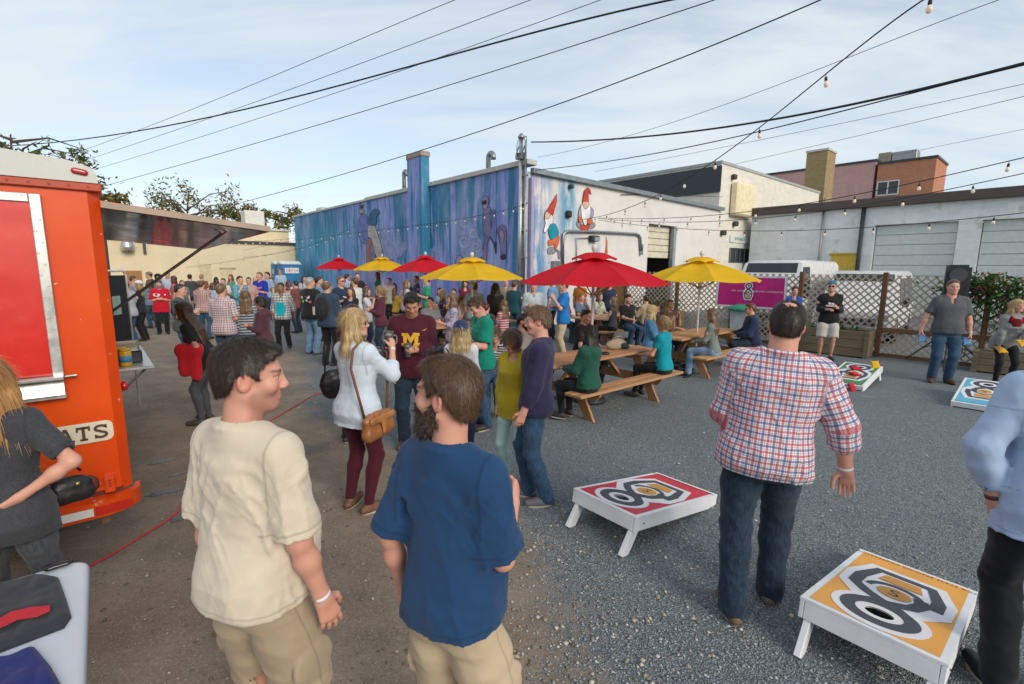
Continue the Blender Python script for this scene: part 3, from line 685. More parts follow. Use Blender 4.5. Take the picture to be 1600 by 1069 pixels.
class Field:
    def __init__(s): s.ops = []; s.post = []
    def add(s, fn, lo, hi, k=.02, sub=False): s.ops.append((fn, np.asarray(lo, float), np.asarray(hi, float), k, sub)); return s
    def cone(s, a, b, ra, rb, k=.02, flat=None, sub=False):
        a = np.asarray(a, float); b = np.asarray(b, float); ab = b - a; L2 = ab @ ab + 1e-12
        def fn(X, Y, Z):
            t = np.clip(((X - a[0]) * ab[0] + (Y - a[1]) * ab[1] + (Z - a[2]) * ab[2]) / L2, 0, 1)
            qx, qy, qz = X - a[0] - t * ab[0], Y - a[1] - t * ab[1], Z - a[2] - t * ab[2]
            d2 = qx * qx + qy * qy + qz * qz; r = ra + t * (rb - ra)
            if flat is not None:
                n, sc = flat; cp = qx * n[0] + qy * n[1] + qz * n[2]; d2 = d2 + cp * cp * (1 / sc ** 2 - 1)
                return (np.sqrt(d2) - r) * (sc * .5 + .5)
            return np.sqrt(d2) - r
        R = max(ra, rb); return s.add(fn, np.minimum(a, b) - R, np.maximum(a, b) + R, k, sub)
    def sleeve(s, a, b, ra, rb, rin, k=.03):
        """a cloth tube, cut square and hollow at its end b"""
        a = np.asarray(a, float); b = np.asarray(b, float); L = np.linalg.norm(b - a); d = (b - a) / L
        def fn(X, Y, Z):
            t = (X - a[0]) * d[0] + (Y - a[1]) * d[1] + (Z - a[2]) * d[2]; tc = np.maximum(t, 0)
            r = np.sqrt((X - a[0] - tc * d[0]) ** 2 + (Y - a[1] - tc * d[1]) ** 2 + (Z - a[2] - tc * d[2]) ** 2)
            v = np.maximum(r - (ra + np.clip(t / L, 0, 1) * (rb - ra)), t - L)
            return np.maximum(v, np.minimum(rin - r, t - L + .03))
        R = max(ra, rb); return s.add(fn, np.minimum(a, b) - R, np.maximum(a, b) + R, k)
    def chain(s, pts, rs, k=.02, flat=None):
        for i in range(len(pts) - 1): s.cone(pts[i], pts[i + 1], rs[i], rs[i + 1], k, flat)
        return s
    def ell(s, c, r, M=None, k=.02, sub=False):
        c = np.asarray(c, float); r = np.asarray(r, float); M = np.eye(3) if M is None else M
        def fn(X, Y, Z):
            x, y, z = X - c[0], Y - c[1], Z - c[2]
            p = [(x * M[0, i] + y * M[1, i] + z * M[2, i]) / r[i] for i in range(3)]
            k0 = np.sqrt(p[0] ** 2 + p[1] ** 2 + p[2] ** 2) + 1e-9
            k1 = np.sqrt((p[0] / r[0]) ** 2 + (p[1] / r[1]) ** 2 + (p[2] / r[2]) ** 2) + 1e-9
            return k0 * (k0 - 1) / k1
        e = np.abs(M) @ r; return s.add(fn, c - e, c + e, k, sub)
    def trunk(s, o, M, tab, k=.03):
        o = np.asarray(o, float); tab = np.asarray(tab, float)
        def fn(X, Y, Z):
            x, y, z = X - o[0], Y - o[1], Z - o[2]
            lx, ly, lz = [x * M[0, i] + y * M[1, i] + z * M[2, i] for i in range(3)]
            w = np.interp(lz, tab[:, 0], tab[:, 1]); d = np.interp(lz, tab[:, 0], tab[:, 2]); yo = np.interp(lz, tab[:, 0], tab[:, 3])
            yy = (ly - yo) / d; xx = lx / w
            v = ((np.abs(xx) ** 2.35 + np.abs(yy) ** 2.35) ** (1 / 2.35) - 1) * np.minimum(w, d)
            dz = np.maximum(np.maximum(lz - tab[-1, 0], tab[0, 0] - lz), 0)
            return np.where(dz > 0, np.sqrt(np.maximum(v, 0) ** 2 + dz ** 2), v)
        e = np.abs(M) @ np.array([tab[:, 1].max(), (tab[:, 2] + np.abs(tab[:, 3])).max(), np.abs(tab[:, 0]).max()])
        return s.add(fn, o - e, o + e, k)
    def clip(s, o, n):
        """keep what lies on the side of n"""
        o = np.asarray(o, float); n = unit(n)
        s.post.append(lambda f, X, Y, Z: np.maximum(f, -((X - o[0]) * n[0] + (Y - o[1]) * n[1] + (Z - o[2]) * n[2]))); return s
    def warp(s, fn):
        def go(f, X, Y, Z):
            i, j, k = np.nonzero(np.abs(f) < .035); f[i, j, k] += fn(X[i, 0, 0], Y[0, j, 0], Z[0, 0, k]); return f
        s.post.append(go); return s
    def cut(s, fn): s.post.append(lambda f, X, Y, Z: np.maximum(f, fn(X, Y, Z))); return s
    def mesh(s, h):
        lo = np.min([o[1] for o in s.ops if not o[4]], 0) - 3 * h - .012; hi = np.max([o[2] for o in s.ops if not o[4]], 0) + 3 * h + .012
        n = np.ceil((hi - lo) / h).astype(int) + 1
        ax = [lo[i] + h * np.arange(n[i]) for i in range(3)]
        f = np.full(tuple(n), .15)
        for fn, a, b, k, sub in s.ops:
            pad = .03 + k + h
            i0 = np.clip(np.floor((a - pad - lo) / h).astype(int), 0, n); i1 = np.clip(np.ceil((b + pad - lo) / h).astype(int) + 1, 0, n)
            if (i1 <= i0).any(): continue
            sl = tuple(slice(i0[i], i1[i]) for i in range(3))
            d = fn(ax[0][sl[0]][:, None, None], ax[1][sl[1]][None, :, None], ax[2][sl[2]][None, None, :])
            g = f[sl]
            if sub:
                hh = np.maximum(k - np.abs(g + d), 0) / k; f[sl] = np.maximum(g, -d) + hh * hh * k / 4
            else:
                hh = np.maximum(k - np.abs(g - d), 0) / k; f[sl] = np.minimum(g, d) - hh * hh * k / 4
        X, Y, Z = ax[0][:, None, None], ax[1][None, :, None], ax[2][None, None, :]
        for p in s.post: f = p(f, X, Y, Z)
        return nets(f, lo, h)
def vnormals(V, Q):
    n = np.cross(V[Q[:, 2]] - V[Q[:, 0]], V[Q[:, 3]] - V[Q[:, 1]]); N = np.zeros_like(V)
    for i in range(4): np.add.at(N, Q[:, i], n)
    return N / (np.linalg.norm(N, axis=1, keepdims=True) + 1e-12)
def field_obj(name, parts, m, parent, cols=None, puv=None):
    Vs, Qs, n = [], [], 0
    for V, Q in parts: Vs.append(V); Qs.append(Q + n); n += len(V)
    V = np.concatenate(Vs); Q = np.concatenate(Qs)
    me = np_mesh(name, V, Q, True)
    if cols is not None:
        a = me.attributes.new('Col', 'FLOAT_COLOR', 'POINT')
        a.data.foreach_set('color', np.concatenate([cols, np.ones((len(V), 1))], 1).astype(np.float32).ravel())
    if puv is not None:
        a = me.attributes.new('puv', 'FLOAT_VECTOR', 'POINT'); a.data.foreach_set('vector', puv.astype(np.float32).ravel())
    me.materials.append(m); return obj(name, me, None, parent)
# ---- materials of people
def skin_mat():
    if 'skin' in MATS: return MATS['skin']
    t = NT('skin'); v = t.coords(); c = t.attr('Col').outputs['Color']
    n = t.noise(v, 22, 5, .6)
    cc = t.mix(t.rng(n, .3, .72, 0, .28), c, (.62, .25, .18), 'MIX')
    t.col(cc).set(.48, spec=.35); t.bump(t.noise(v, 190, 3, .6), .12, .002); MATS['skin'] = t.m; return t.m
def hair_mat():
    if 'hair' in MATS: return MATS['hair']
    t = NT('hair'); c = t.attr('Col').outputs['Color']
    t.col(c).set(.42, spec=.45); MATS['hair'] = t.m; return t.m
def fabric(key, c, pat=None, c2=(1, 1, 1), c3=(.5, .1, .1), size=.05, rough=.85):
    """woven or knitted cloth; pat is laid out on the garment itself"""
    if key in MATS: return MATS[key]
    t = NT(key); v = t.coords(); uv = t.attr('puv').outputs['Vector']; c = np.array(c, float)
    n = t.noise(v, 9, 5, .6); fine = t.noise(v, 260, 3, .7)
    k = .05 if pat != 'denim' else .3
    cc = t.mix(t.rng(n, .28, .75), tuple(c * (1 - k)), tuple(np.clip(c * (1 + k), 0, 1)))
    x, y, z = t.sep(uv)
    def band(w, per, a, b, ph=0.):
        q = t.math('FRACT', t.math('ADD', t.math('DIVIDE', w, per), ph)); return t.math('MULTIPLY', t.math('GREATER_THAN', q, a), t.math('LESS_THAN', q, b))
    if pat == 'stripe':
        cc = t.mix(band(y, size, .0, .5), cc, c2)
    elif pat == 'plaid':        # white ground with two colours crossing
        for w, ph in ((x, 0.), (y, .3)):
            cc = t.mix(t.math('MULTIPLY', band(w, size, .04, .24, ph), .66), cc, c2)
            cc = t.mix(t.math('MULTIPLY', band(w, size, .52, .72, ph), .66), cc, c3)
            cc = t.mix(t.math('MULTIPLY', band(w, size, .34, .385, ph), .6), cc, c3); cc = t.mix(t.math('MULTIPLY', band(w, size, .86, .905, ph), .6), cc, c2)
    elif pat == 'gingham':
        for w in (x, y): cc = t.mix(t.math('MULTIPLY', band(w, size, .0, .42), .55), cc, c2)
    elif pat == 'floral':
        vo = t.n('TexVoronoi'); vo.inputs['Scale'].default_value = 1 / size; t.l(v, vo.inputs['Vector'])
        f = t.rng(vo.outputs['Distance'], .28, .42, 1, 0)
        pc = t.mix(t.rng(t.sep(vo.outputs['Color'])[0], .45, .55), c2, c3)
        cc = t.mix(f, cc, pc)
    elif pat == 'denim':
        w1 = t.noise(t.mapping(v, (90, 90, 22)), 1., 3, .6)
        cc = t.mix(t.rng(w1, .35, .7, 0, .35), cc, tuple(np.clip(c * 2.1 + .03, 0, 1)))
        wear = t.noise(v, 3.2, 4, .5); cc = t.mix(t.rng(wear, .52, .78, 0, .5), cc, tuple(np.clip(c * 2.2 + .03, 0, 1)))
    elif pat == 'heather':
        cc = t.mix(t.rng(t.noise(v, 130, 3, .7), .4, .62, 0, .5), cc, c2)
    cc = t.mix(t.math('MULTIPLY', t.rng(z, .35, .9), .38), cc, tuple(c * .35))
    t.col(cc).set(rough, spec=.22); t.b.inputs['Sheen Weight'].default_value = .12
    h = t.math('ADD', fine, t.math('MULTIPLY', t.noise(v, 38, 4, .6), .5))
    t.bump(h, .22, .004)
    MATS[key] = t.m; return t.m
SKIN = dict(light=(.56, .315, .225), pink=(.60, .31, .225), tan=(.44, .235, .15), brown=(.20, .10, .062))
HAIRC = dict(black=(.012, .010, .009), dark=(.028, .018, .012), brown=(.085, .046, .024), lbrown=(.15, .088, .045), dblond=(.29, .185, .085), blond=(.46, .32, .15),
             straw=(.40, .21, .075), auburn=(.09, .025, .014), grey=(.30, .29, .28))
# ---- proportions (metres at 1.8 m tall, height above the hip joints)
TORSO_M = [(-.11, .148, .095, -.004), (-.03, .170, .118, -.012), (.05, .168, .114, -.010), (.14, .154, .106, 0), (.22, .152, .106, .004), (.32, .166, .116, .006), (.40, .175, .118, .004), (.46, .165, .104, -.004), (.515, .125, .076, -.012), (.555, .070, .056, -.014)]
TORSO_F = [(-.11, .150, .095, -.004), (-.03, .172, .115, -.014), (.05, .163, .108, -.008), (.14, .138, .092, 0), (.21, .130, .088, .004), (.30, .142, .104, .012), (.37, .150, .118, .020), (.44, .146, .096, .004), (.505, .108, .070, -.010), (.545, .060, .050, -.012)]
ARMS = {   # upper arm, forearm direction for the right arm (x out to the side, y ahead, z up), palm direction, finger curl
    'down': ((.16, -.05, -1), (.06, .14, -1), (-1, .0, 0), .28), 'swing': ((.22, -.40, -1), (.15, .05, -1), (-1, .1, 0), .3),
    'out': ((.42, -.22, -1), (.28, .20, -1), (-.6, -.8, 0), .2), 'hip': ((.62, -.30, -.80), (-.62, -.05, -.42), (-.2, .6, .6), .35),
    'cup': ((.10, .12, -1), (-.38, .92, .28), (-1, 0, 0), .85), 'cupup': ((.20, .45, -.85), (-.35, .35, .9), (-1, .1, 0), .85), 'look': ((.10, .18, -1), (-.66, .82, .10), (-.3, .1, -.9), .8),
    'cross': ((.16, .18, -1), (-.86, .52, .12), (-.3, -.9, 0), .4), 'pocket': ((.28, -.16, -1), (-.16, .30, -1), (-1, 0, 0), .3),
    'table': ((.10, .42, -.9), (-.32, .95, -.08), (-.4, 0, -1), .4), 'gest': ((.22, .40, -.85), (-.05, .55, .85), (-.8, .2, 0), .12), 'reach': ((.1, .75, -.65), (0, .85, -.45), (-1, 0, 0), .6),
    'face': ((.20, .45, -.75), (-.50, .25, .95), (-.6, -.6, 0), .6), 'throw': ((.05, .40, -.95), (-.05, .30, -1), (-.9, .3, 0), .8), 'back': ((.25, -.25, -1), (-.5, -.25, -1), (0, -1, 0), .4),
    'strap': ((.20, .15, -1), (-.52, .40, .80), (-.5, -.7, 0), .8)}
HAIRLINE = {   # (y, lowest z of the hair) around the head, front to back
    'short': [(-.13, -.060), (-.09, -.062), (-.065, -.048), (-.048, -.020), (-.036, .014), (-.004, .026), (.014, .010), (.027, .006), (.034, .046), (.06, .068), (.085, .078), (.13, .082)],
    'buzz': [(-.13, -.06), (-.09, -.06), (-.05, -.03), (.0, .018), (.036, .05), (.06, .072), (.085, .085), (.13, .09)],
    'long': [(-.13, -.14), (-.06, -.14), (.0, -.13), (.035, -.10), (.050, .030), (.062, .058), (.085, .070), (.13, .075)]}
def ik(h, a, l1, l2, bend):
    d = a - h; L = np.linalg.norm(d); L = min(L, (l1 + l2) * .999); dn = unit(d); a = h + dn * L
    c = (l1 * l1 + L * L - l2 * l2) / (2 * L); q = math.sqrt(max(l1 * l1 - c * c, 0)); b = np.asarray(bend, float); b = unit(b - dn * (b @ dn))
    return h + dn * c + b * q, a
def rot(ax, a):
    return np.array(Matrix.Rotation(a, 3, Vector(ax)))
class Person: pass
NPEOPLE = [0]
def person(label, base, heading, h=1.75, sex='m', bulk=1., belly=0., lean=0., side=0., twist=0., look=0., nod=0., tilt=0.,
           la='down', ra='down', legs='stand', stance=.11, step=0., seat=.46, skin='light', hair='brown', cut='short', beard=None, top='tee', topc=None,
           bottom='pants', botc=None, shoec=None, hem=-.10, group='people in the yard', lod=None, sleeve=None, cap=None, glasses=None, extra=None, thin=False, arms=None, footz=0., name='person', collar=None, cargo=False):
    NPEOPLE[0] += 1; seed = NPEOPLE[0]
    base = np.asarray(base, float); D = math.hypot(base[0], base[1])
    if lod is None: lod = 0 if D < 3.2 else 1 if D < 6.6 else 2 if D < 12 else 3
    hb = (.0066, .0115, .018, .025)[lod]; hd = (.0040, .0062, .0095, .0135)[lod]
    root = thing(name, label, 'person', (base[0], base[1], footz), math.radians(heading) - math.pi / 2, group)
    s = h / 1.8; fem = sex == 'f'; q = Person(); q.root = root; q.s = s
    bw = s * bulk
    # ---- skeleton
    sit = legs == 'sit'
    pel = np.array([0, 0, (seat + .085 if sit else .925 * s)])
    M = rot((0, 0, 1), math.radians(twist)) @ rot((0, 1, 0), math.radians(side)) @ rot((1, 0, 0), -math.radians(lean))
    if abs(lean) > 12 and not sit: pel = pel + np.array([0, -.35 * math.sin(math.radians(lean)) * s, -.02])
    tt = lambda p: pel + M @ (np.asarray(p, float) * s)
    sw = (.178 if not fem else .150) * (1 + (bulk - 1) * .75)
    tab = np.array(TORSO_F if fem else TORSO_M) * s
    tab[:, 1] *= bulk; tab[:, 2] *= bulk
    if belly:
        g = np.exp(-((tab[:, 0] / s - .12) / .13) ** 2); tab[:, 2] += belly * g * s; tab[:, 3] += belly * .6 * g * s; tab[:, 1] += belly * .45 * g * s
    neck0 = tt((0, -.018, .525)); headc0 = tt((0, .012, .747))
    upM = M @ rot((1, 0, 0), math.radians(lean) * .6)
    HM = upM @ rot((0, 0, 1), math.radians(look)) @ rot((1, 0, 0), -math.radians(nod)) @ rot((0, 1, 0), math.radians(tilt))
    if abs(lean) > 0: headc0 = neck0 + upM @ np.array([0, .03, .222]) * s
    pivot = neck0 + (headc0 - neck0) * .42
    hs = s * (.98 if not fem else .945) * (1.0 if h > 1.5 else 1.08)
    headc = pivot + HM @ np.array([0, .018, .110]) * s
    q.HM, q.headc, q.hs, q.M, q.pel, q.tt = HM, headc, hs, M, pel, tt
    q.arm = {}
    for sd, pose in ((1, ra), (-1, la)):
        ps = ARMS[pose] if isinstance(pose, str) else pose
        mir = np.array([sd, 1, 1.])
        S = tt((sd * sw, -.008, .488)); ud = M @ unit(np.array(ps[0]) * mir); fd = M @ unit(np.array(ps[1]) * mir)
        el = S + ud * .288 * s; wr = el + fd * .250 * s; pn = M @ (np.array(ps[2]) * mir); pn = unit(pn - fd * (pn @ fd))
        q.arm[sd] = dict(S=S, E=el, W=wr, ud=ud, fd=fd, pn=pn, curl=ps[3], td=unit(np.cross(fd, pn) * sd), hd=fd)
    q.leg = {}
    for sd in (1, -1):
        hip = pel + rot((0, 0, 1), math.radians(twist) * (0 if not sit else 1)) @ np.array([sd * .088 * s * (1 + (bulk - 1) * .5), 0, -.005])
        if sit:
            kn = hip + unit((sd * (.12 if not fem else .03), 1, -.10)) * .43 * s; an = kn + unit((0, -.12 + .15 * (seed % 3 - 1), -1)) * .40 * s
            an[2] = max(an[2], .085 * s - footz); an = kn + unit(an - kn) * min(.42 * s, max(.2, (kn[2] - .085 * s + footz)))
            fdir = np.array([sd * .2, 1, 0])
        else:
            an = np.array([sd * stance * s, step * sd * .5 - .03, .085 * s])
            if legs == 'walk': an = np.array([sd * .085 * s, sd * step - .02, .085 * s + (.04 if sd < 0 else 0)])
            fdir = np.array([sd * .28, 1, 0]); kn, an = ik(hip, an, .435 * s, .425 * s, (sd * .15, 1, 0))
        q.leg[sd] = dict(H=hip, K=kn, A=an, f=unit(fdir))
    # ---- skin: head, neck, arms, hands and legs in one body
    tone = np.array(SKIN[skin]); hc = np.array(HAIRC[hair])
    H_ = lambda p: headc + HM @ (np.asarray(p, float) * hs)
    F = Field(); js = .93 if fem else 1.
    F.ell(H_((0, -.014, .030)), np.array((.0765, .098, .089)) * hs, HM, .02)
    F.ell(H_((0, .026, -.036)), np.array((.0575 * js, .064, .080)) * hs, HM, .03)
    F.ell(H_((0, .063, -.096)), np.array((.028 * js, .026, .022)) * hs, HM, .022)
    for sd in (1, -1):
        F.cone(H_((sd * .052 * js, -.002, -.058)), H_((sd * .018, .058, -.096)), .020 * hs, .018 * hs, .024)
        F.ell(H_((sd * .040, .060, -.028)), np.array((.024, .024, .024)) * hs, HM, .02)
        F.ell(H_((sd * .079, -.012, -.008)), np.array((.0095, .022, .033)) * hs, HM @ rot((0, 0, 1), sd * .35), .006)
        F.ell(H_((sd * .087, -.010, -.004)), np.array((.004, .011, .018)) * hs, HM, .006, True)
    F.cone(H_((-.034, .079, .020)), H_((.034, .079, .020)), .011 * hs, .011 * hs, .018)
    for sd in (1, -1): F.ell(H_((sd * .032, .098, .000)), np.array((.018, .014, .011)) * hs, HM, .012, True)
    for sd in (1, -1): F.ell(H_((sd * .031, .0735, .000)), np.array((.0145, .0135, .0125)) * hs, HM, .002)
    F.cone(H_((0, .086, .012)), H_((0, .105, -.030)), .0075 * hs, .0118 * hs, .014)
    for sd in (1, -1): F.ell(H_((sd * .0125, .098, -.036)), np.array((.009, .011, .008)) * hs, HM, .008)
    F.ell(H_((0, .074, -.064)), np.array((.028, .018, .020)) * hs, HM, .014)
    F.cone(H_((-.017, .0845, -.060)), H_((.017, .0845, -.060)), .0062 * hs, .0062 * hs, .006)
    F.cone(H_((-.015, .0845, -.0715)), H_((.015, .0845, -.0715)), .0072 * hs, .0072 * hs, .006)
    F.cone(H_((-.021, .0945, -.0655)), H_((.021, .0945, -.0655)), .0022 * hs, .0022 * hs, .004, None, True)
    nr = (.060 if not fem else .048) * s * (1 + (bulk - 1) * .6)
    F.cone(H_((0, -.022, -.045)), neck0, nr * 1.0, nr * 1.12, .03)
    F.cone(neck0, tt((0, -.01, .44)), nr * 1.15, nr * 1.3, .03)
    Vh, Qh = F.mesh(hd)
    parts = [(Vh, Qh)]
    # face colours
    L = (Vh - headc) @ HM / hs; x, y, z = L.T; ax_ = np.abs(x)
    C = np.tile(tone, (len(Vh), 1))
    def blend(m, c): C[:] = C * (1 - m[:, None]) + np.asarray(c) * m[:, None]
    sm = lambda v, a, b: np.clip((v - a) / (b - a), 0, 1)
    blend(.35 * sm(y, .05, .075) * np.exp(-((ax_ - .042) / .022) ** 2 - ((z + .03) / .025) ** 2), (.62, .20, .15))
    blend(.45 * sm(ax_, .076, .084), (.62, .20, .15))
    lip = sm(y, .074, .081) * (ax_ < .024) * np.exp(-((z + .066) / .0095) ** 4)
    blend(lip * (.75 if fem else .5), (.40, .105, .09) if skin != 'brown' else (.16, .05, .04))
    brow = sm(y, .055, .07) * np.exp(-((z - .0235 - .10 * (ax_ - .03) * (ax_ < .034)) / .0052) ** 2) * (ax_ > .012) * (ax_ < .055)
    blend(np.minimum(brow * .9, .9) * (.75 if fem else 1), hc * .6)
    eye = (y > .062) * (np.abs(z - .0) < .0048) * (np.abs(ax_ - .031) < .0125)
    blend(eye * .85, (.46, .41, .38)); blend((y > .062) * (np.hypot(ax_ - .031, z) < .0066) * 1., (.035, .022, .015))
    blend(.5 * (y > .06) * (np.abs(z - .0070) < .0028) * (np.abs(ax_ - .031) < .0165), (.05, .03, .022))
    if beard == 'stubble':
        blend(.38 * sm(y, -.01, .012) * sm(-z, .035, .055) * (1 - lip), hc * .8)
    cols = [C]
    ar = (.043 if not fem else .036) * s * (1 + (bulk - 1) * .8)
    for sd in (1, -1):
        a = q.arm[sd]; F = Field()
        F.chain([a['S'], a['S'] + a['ud'] * .14 * s, a['E']], [ar * 1.22, ar * 1.08, ar * .90], .03)
        F.chain([a['E'], a['E'] + a['fd'] * .085 * s, a['W']], [ar * .90, ar * .93, ar * .60], .03)
        W, hd_, pn, td = a['W'], a['hd'], a['pn'], a['td']; k = s * (.97 if not fem else .87)
        F.cone(W - hd_ * .02 * k, W + hd_ * .02 * k, ar * .62, ar * .60, .02, (pn, .75))
        kn = []
        for i, o_ in enumerate((.030, .010, -.010, -.029)):
            b0 = W + hd_ * .012 * k + td * o_ * .55 * k; b1 = W + hd_ * (.088, .093, .088, .078)[i] * k + td * o_ * k
            F.cone(b0, b1, .0145 * k, .0112 * k, .016); kn.append(b1)
        F.cone(W + hd_ * .03 * k, W + hd_ * .075 * k, .022 * k, .026 * k, .012, (pn, .5))
        cu = a['curl']
        for i in range(4):
            p = kn[i]; ln = (.070, .078, .072, .056)[i] * k; spread = (.10, .02, -.05, -.14)[i] * (1 - cu * .7)
            dv = unit(hd_ + td * spread); an = 0
            for j, (fr_, r0, r1) in enumerate(((.45, .0094, .0086), (.31, .0085, .0078), (.24, .0077, .0062))):
                an += cu * (.75, 1.0, .7)[j] * (1 + .12 * i); d2 = dv * math.cos(an) + pn * math.sin(an); p2 = p + d2 * ln * fr_
                F.cone(p, p2, r0 * k, r1 * k, .004); p = p2
            if i == 1: q.arm[sd]['tip'] = p
        t0 = W + hd_ * .016 * k + td * .020 * k + pn * .006 * k; t1 = t0 + unit(hd_ * .75 + td * .75 + pn * .35) * .048 * k
        t2 = t1 + unit(hd_ * .9 + td * (.35 - cu * .4) + pn * (.2 + cu * .7)) * .034 * k; t3 = t2 + unit(hd_ * .9 + td * (.15 - cu * .5) + pn * (.2 + cu)) * .028 * k
        F.chain([t0, t1, t2, t3], [.0165 * k, .0125 * k, .0105 * k, .0085 * k], .008)
        a['wr'] = ar * .64; a['grip'] = W + hd_ * .085 * k + pn * .045 * k
        V, Q = F.mesh(max(hd, .0050) if lod else .0041); parts.append((V, Q))
        C = np.tile(tone, (len(V), 1)); t_ = np.clip(((V - a['W']) @ a['hd']) / .1, 0, 1)[:, None]
        C = C * (1 - .25 * t_) + np.array((.60, .25, .19)) * (tone[0] / .56) * .25 * t_
        cols.append(C)
    # trunk and legs under the clothes
    bare = bottom in ('shorts', 'skirt')
    F = Field(); F.trunk(pel, M, tab * np.array([1, .9, .88, 1]), .03)
    lr = (1. if not fem else .97) * s * (1 + (bulk - 1) * .7)
    for sd in (1, -1):
        g = q.leg[sd]; mid = g['K'] + (g['A'] - g['K']) * .3
        F.chain([g['H'], g['H'] + (g['K'] - g['H']) * .4, g['K']], [.078 * lr, .070 * lr, .052 * lr], .02)
        F.chain([g['K'], mid - g['f'] * .012, g['A']], [.050 * lr, .055 * lr, .033 * lr], .02)
        F.cone(g['A'] - (0, 0, .035 * s), g['A'] - np.array((0, 0, .05 * s)) + g['f'] * .14 * s, .034 * s, .026 * s, .02)
    V, Q = F.mesh(.015 if (bare and lod < 2) else max(hb * 1.25, .02)); parts.append((V, Q)); cols.append(np.tile(tone, (len(V), 1)))
    field_obj('body', parts, skin_mat(), root, np.concatenate(cols))
    # ---- shirt
    n_ = lambda X, Y, Z, sc, sd_=0: vnoise(X * sc[0] + seed * 3.1, Y * sc[1] + 7.7, Z * sc[2] + seed, seed + sd_)
    SL = {'tee': .78, 'polo': .80, 'jersey': .95, 'tank': 0, 'shirt': 1.80, 'rolled': 1.42, 'long': 1.93, 'sweater': 1.95, 'hoodie': 1.95, 'jacket': 1.97, 'sshirt': .85}
    sl = SL[top] if sleeve is None else sleeve
    ease = {'tee': .016, 'polo': .016, 'jersey': .024, 'tank': .008, 'shirt': .017, 'rolled': .017, 'long': .010, 'sweater': .018, 'hoodie': .028, 'jacket': .030, 'sshirt': .018}[top] * (.8 if fem else 1)
    F = Field(); ts = tab.copy(); ts[:, 1] += ease; ts[:, 2] += ease * 1.1
    wmin = np.interp(np.clip(ts[:, 0] / s, -.2, .3), [-.2, .0, .3], [.995, .97, .9]) * ts[:, 1].max()
    if not fem: ts[:, 1] = np.where(ts[:, 0] < .3 * s, np.maximum(ts[:, 1], wmin * .97), ts[:, 1])
    else: ts[:, 1] = np.where(ts[:, 0] < .3 * s, np.maximum(ts[:, 1], wmin * .86), ts[:, 1])
    hipw = (tab[:, 1].max() if not fem else .172 * s * bulk) 
    if not sit:
        gz = np.clip((.16 - ts[:, 0] / s) / .14, 0, 1); ts[:, 1] = np.maximum(ts[:, 1], ts[:, 1] * (1 - gz) + gz * (.176 * bw + ease + .016)); ts[:, 2] += gz * .018 * s
    lowz = min(hem * s - .02, ts[0, 0]); ts = np.concatenate([[[lowz, ts[0, 1] * 1.03, ts[0, 2] * 1.12, ts[0, 3]]], ts]) if lowz < ts[0, 0] else ts
    if sit: ts = ts[ts[:, 0] > -.09 * s]
    F.trunk(pel, M, ts, .03)
    for sd in (1, -1):
        a = q.arm[sd]
        F.cone(tt((0, -.03, .546)), a['S'] + M @ np.array((-.012 * sd, 0, .012)) * s, .046 * bw + ease, .055 * bw + ease * .8, .05)
        if sl > 0:
            re = ar * 1.10 + ease * .92; full = min(sl, 1.0)
            loose = .014 * s if top in ('tee', 'jersey', 'polo', 'sshirt') and not fem else .004
            e1 = a['S'] + a['ud'] * .288 * s * full
            if sl < 1: F.sleeve(a['S'] + M @ np.array((-.01 * sd, 0, -.004)), e1, re, ar * 1.0 + ease * 1.1 + loose, ar * 1.02 + .004 + loose * .45, .045)
            else:
                F.cone(a['S'] + M @ np.array((-.01 * sd, 0, -.004)), e1, re, ar * 1.0 + ease * 1.1, .045)
                f1 = sl - 1; e2 = a['E'] + a['fd'] * .250 * s * f1; r2_ = ar * (.68 + .32 * max(0, (.9 - f1))) + ease * .75; em = a['E'] + a['fd'] * .09 * s * min(1, f1 / .4)
                F.cone(a['E'], em, ar * 1.0 + ease * 1.1, ar * 1.0 + ease * .95, .03)
                F.sleeve(em, e2, ar * 1.0 + ease * .95, r2_, r2_ * .82, .03)
                if top == 'rolled': F.sleeve(e2 - a['fd'] * .034 * s, e2 + a['fd'] * .002, r2_ + .010, r2_ + .011, r2_ * .86, .003)
    if top == 'hoodie':
        F.cone(tt((-.075, -.085, .50)), tt((.075, -.085, .50)), .058 * s, .058 * s, .03); F.ell(tt((0, -.115, .455)), np.array((.10, .05, .085)) * s, M, .03)
        for sd in (1, -1): F.cone(tt((sd * .075, -.07, .51)), tt((sd * .05, .055, .475)), .042 * s, .026 * s, .03)
    if top in ('polo', 'shirt', 'rolled', 'sshirt', 'jacket') or collar:
        cr = nr * 1.28 + .006
        for i in range(14):
            t0, t1 = [math.pi / 2 + .32 + (2 * math.pi - .64) * v / 14 for v in (i, i + 1)]
            cz = lambda t: .574 - .042 * max(0, math.sin(t)) + .012 * max(0, -math.sin(t))
            p0 = tt((math.cos(t0) * cr / s, -.018 + math.sin(t0) * cr / s, cz(t0))); p1 = tt((math.cos(t1) * cr / s, -.018 + math.sin(t1) * cr / s, cz(t1)))
            F.cone(p0, p1, .0155 * s, .0155 * s, .008)
    if top in ('tee', 'jersey', 'sweater', 'long', 'hoodie') and not collar:
        cr = nr * 1.18 + .012; cz = lambda t: .560 - .042 * max(0, math.sin(t)) + .010 * max(0, -math.sin(t))
        for i in range(18):
            t0, t1 = 2 * math.pi * i / 18, 2 * math.pi * (i + 1) / 18
            F.cone(tt((math.cos(t0) * cr / s, -.016 + math.sin(t0) * cr / s, cz(t0))), tt((math.cos(t1) * cr / s, -.016 + math.sin(t1) * cr / s, cz(t1))), .0105 * s, .0105 * s, .006)
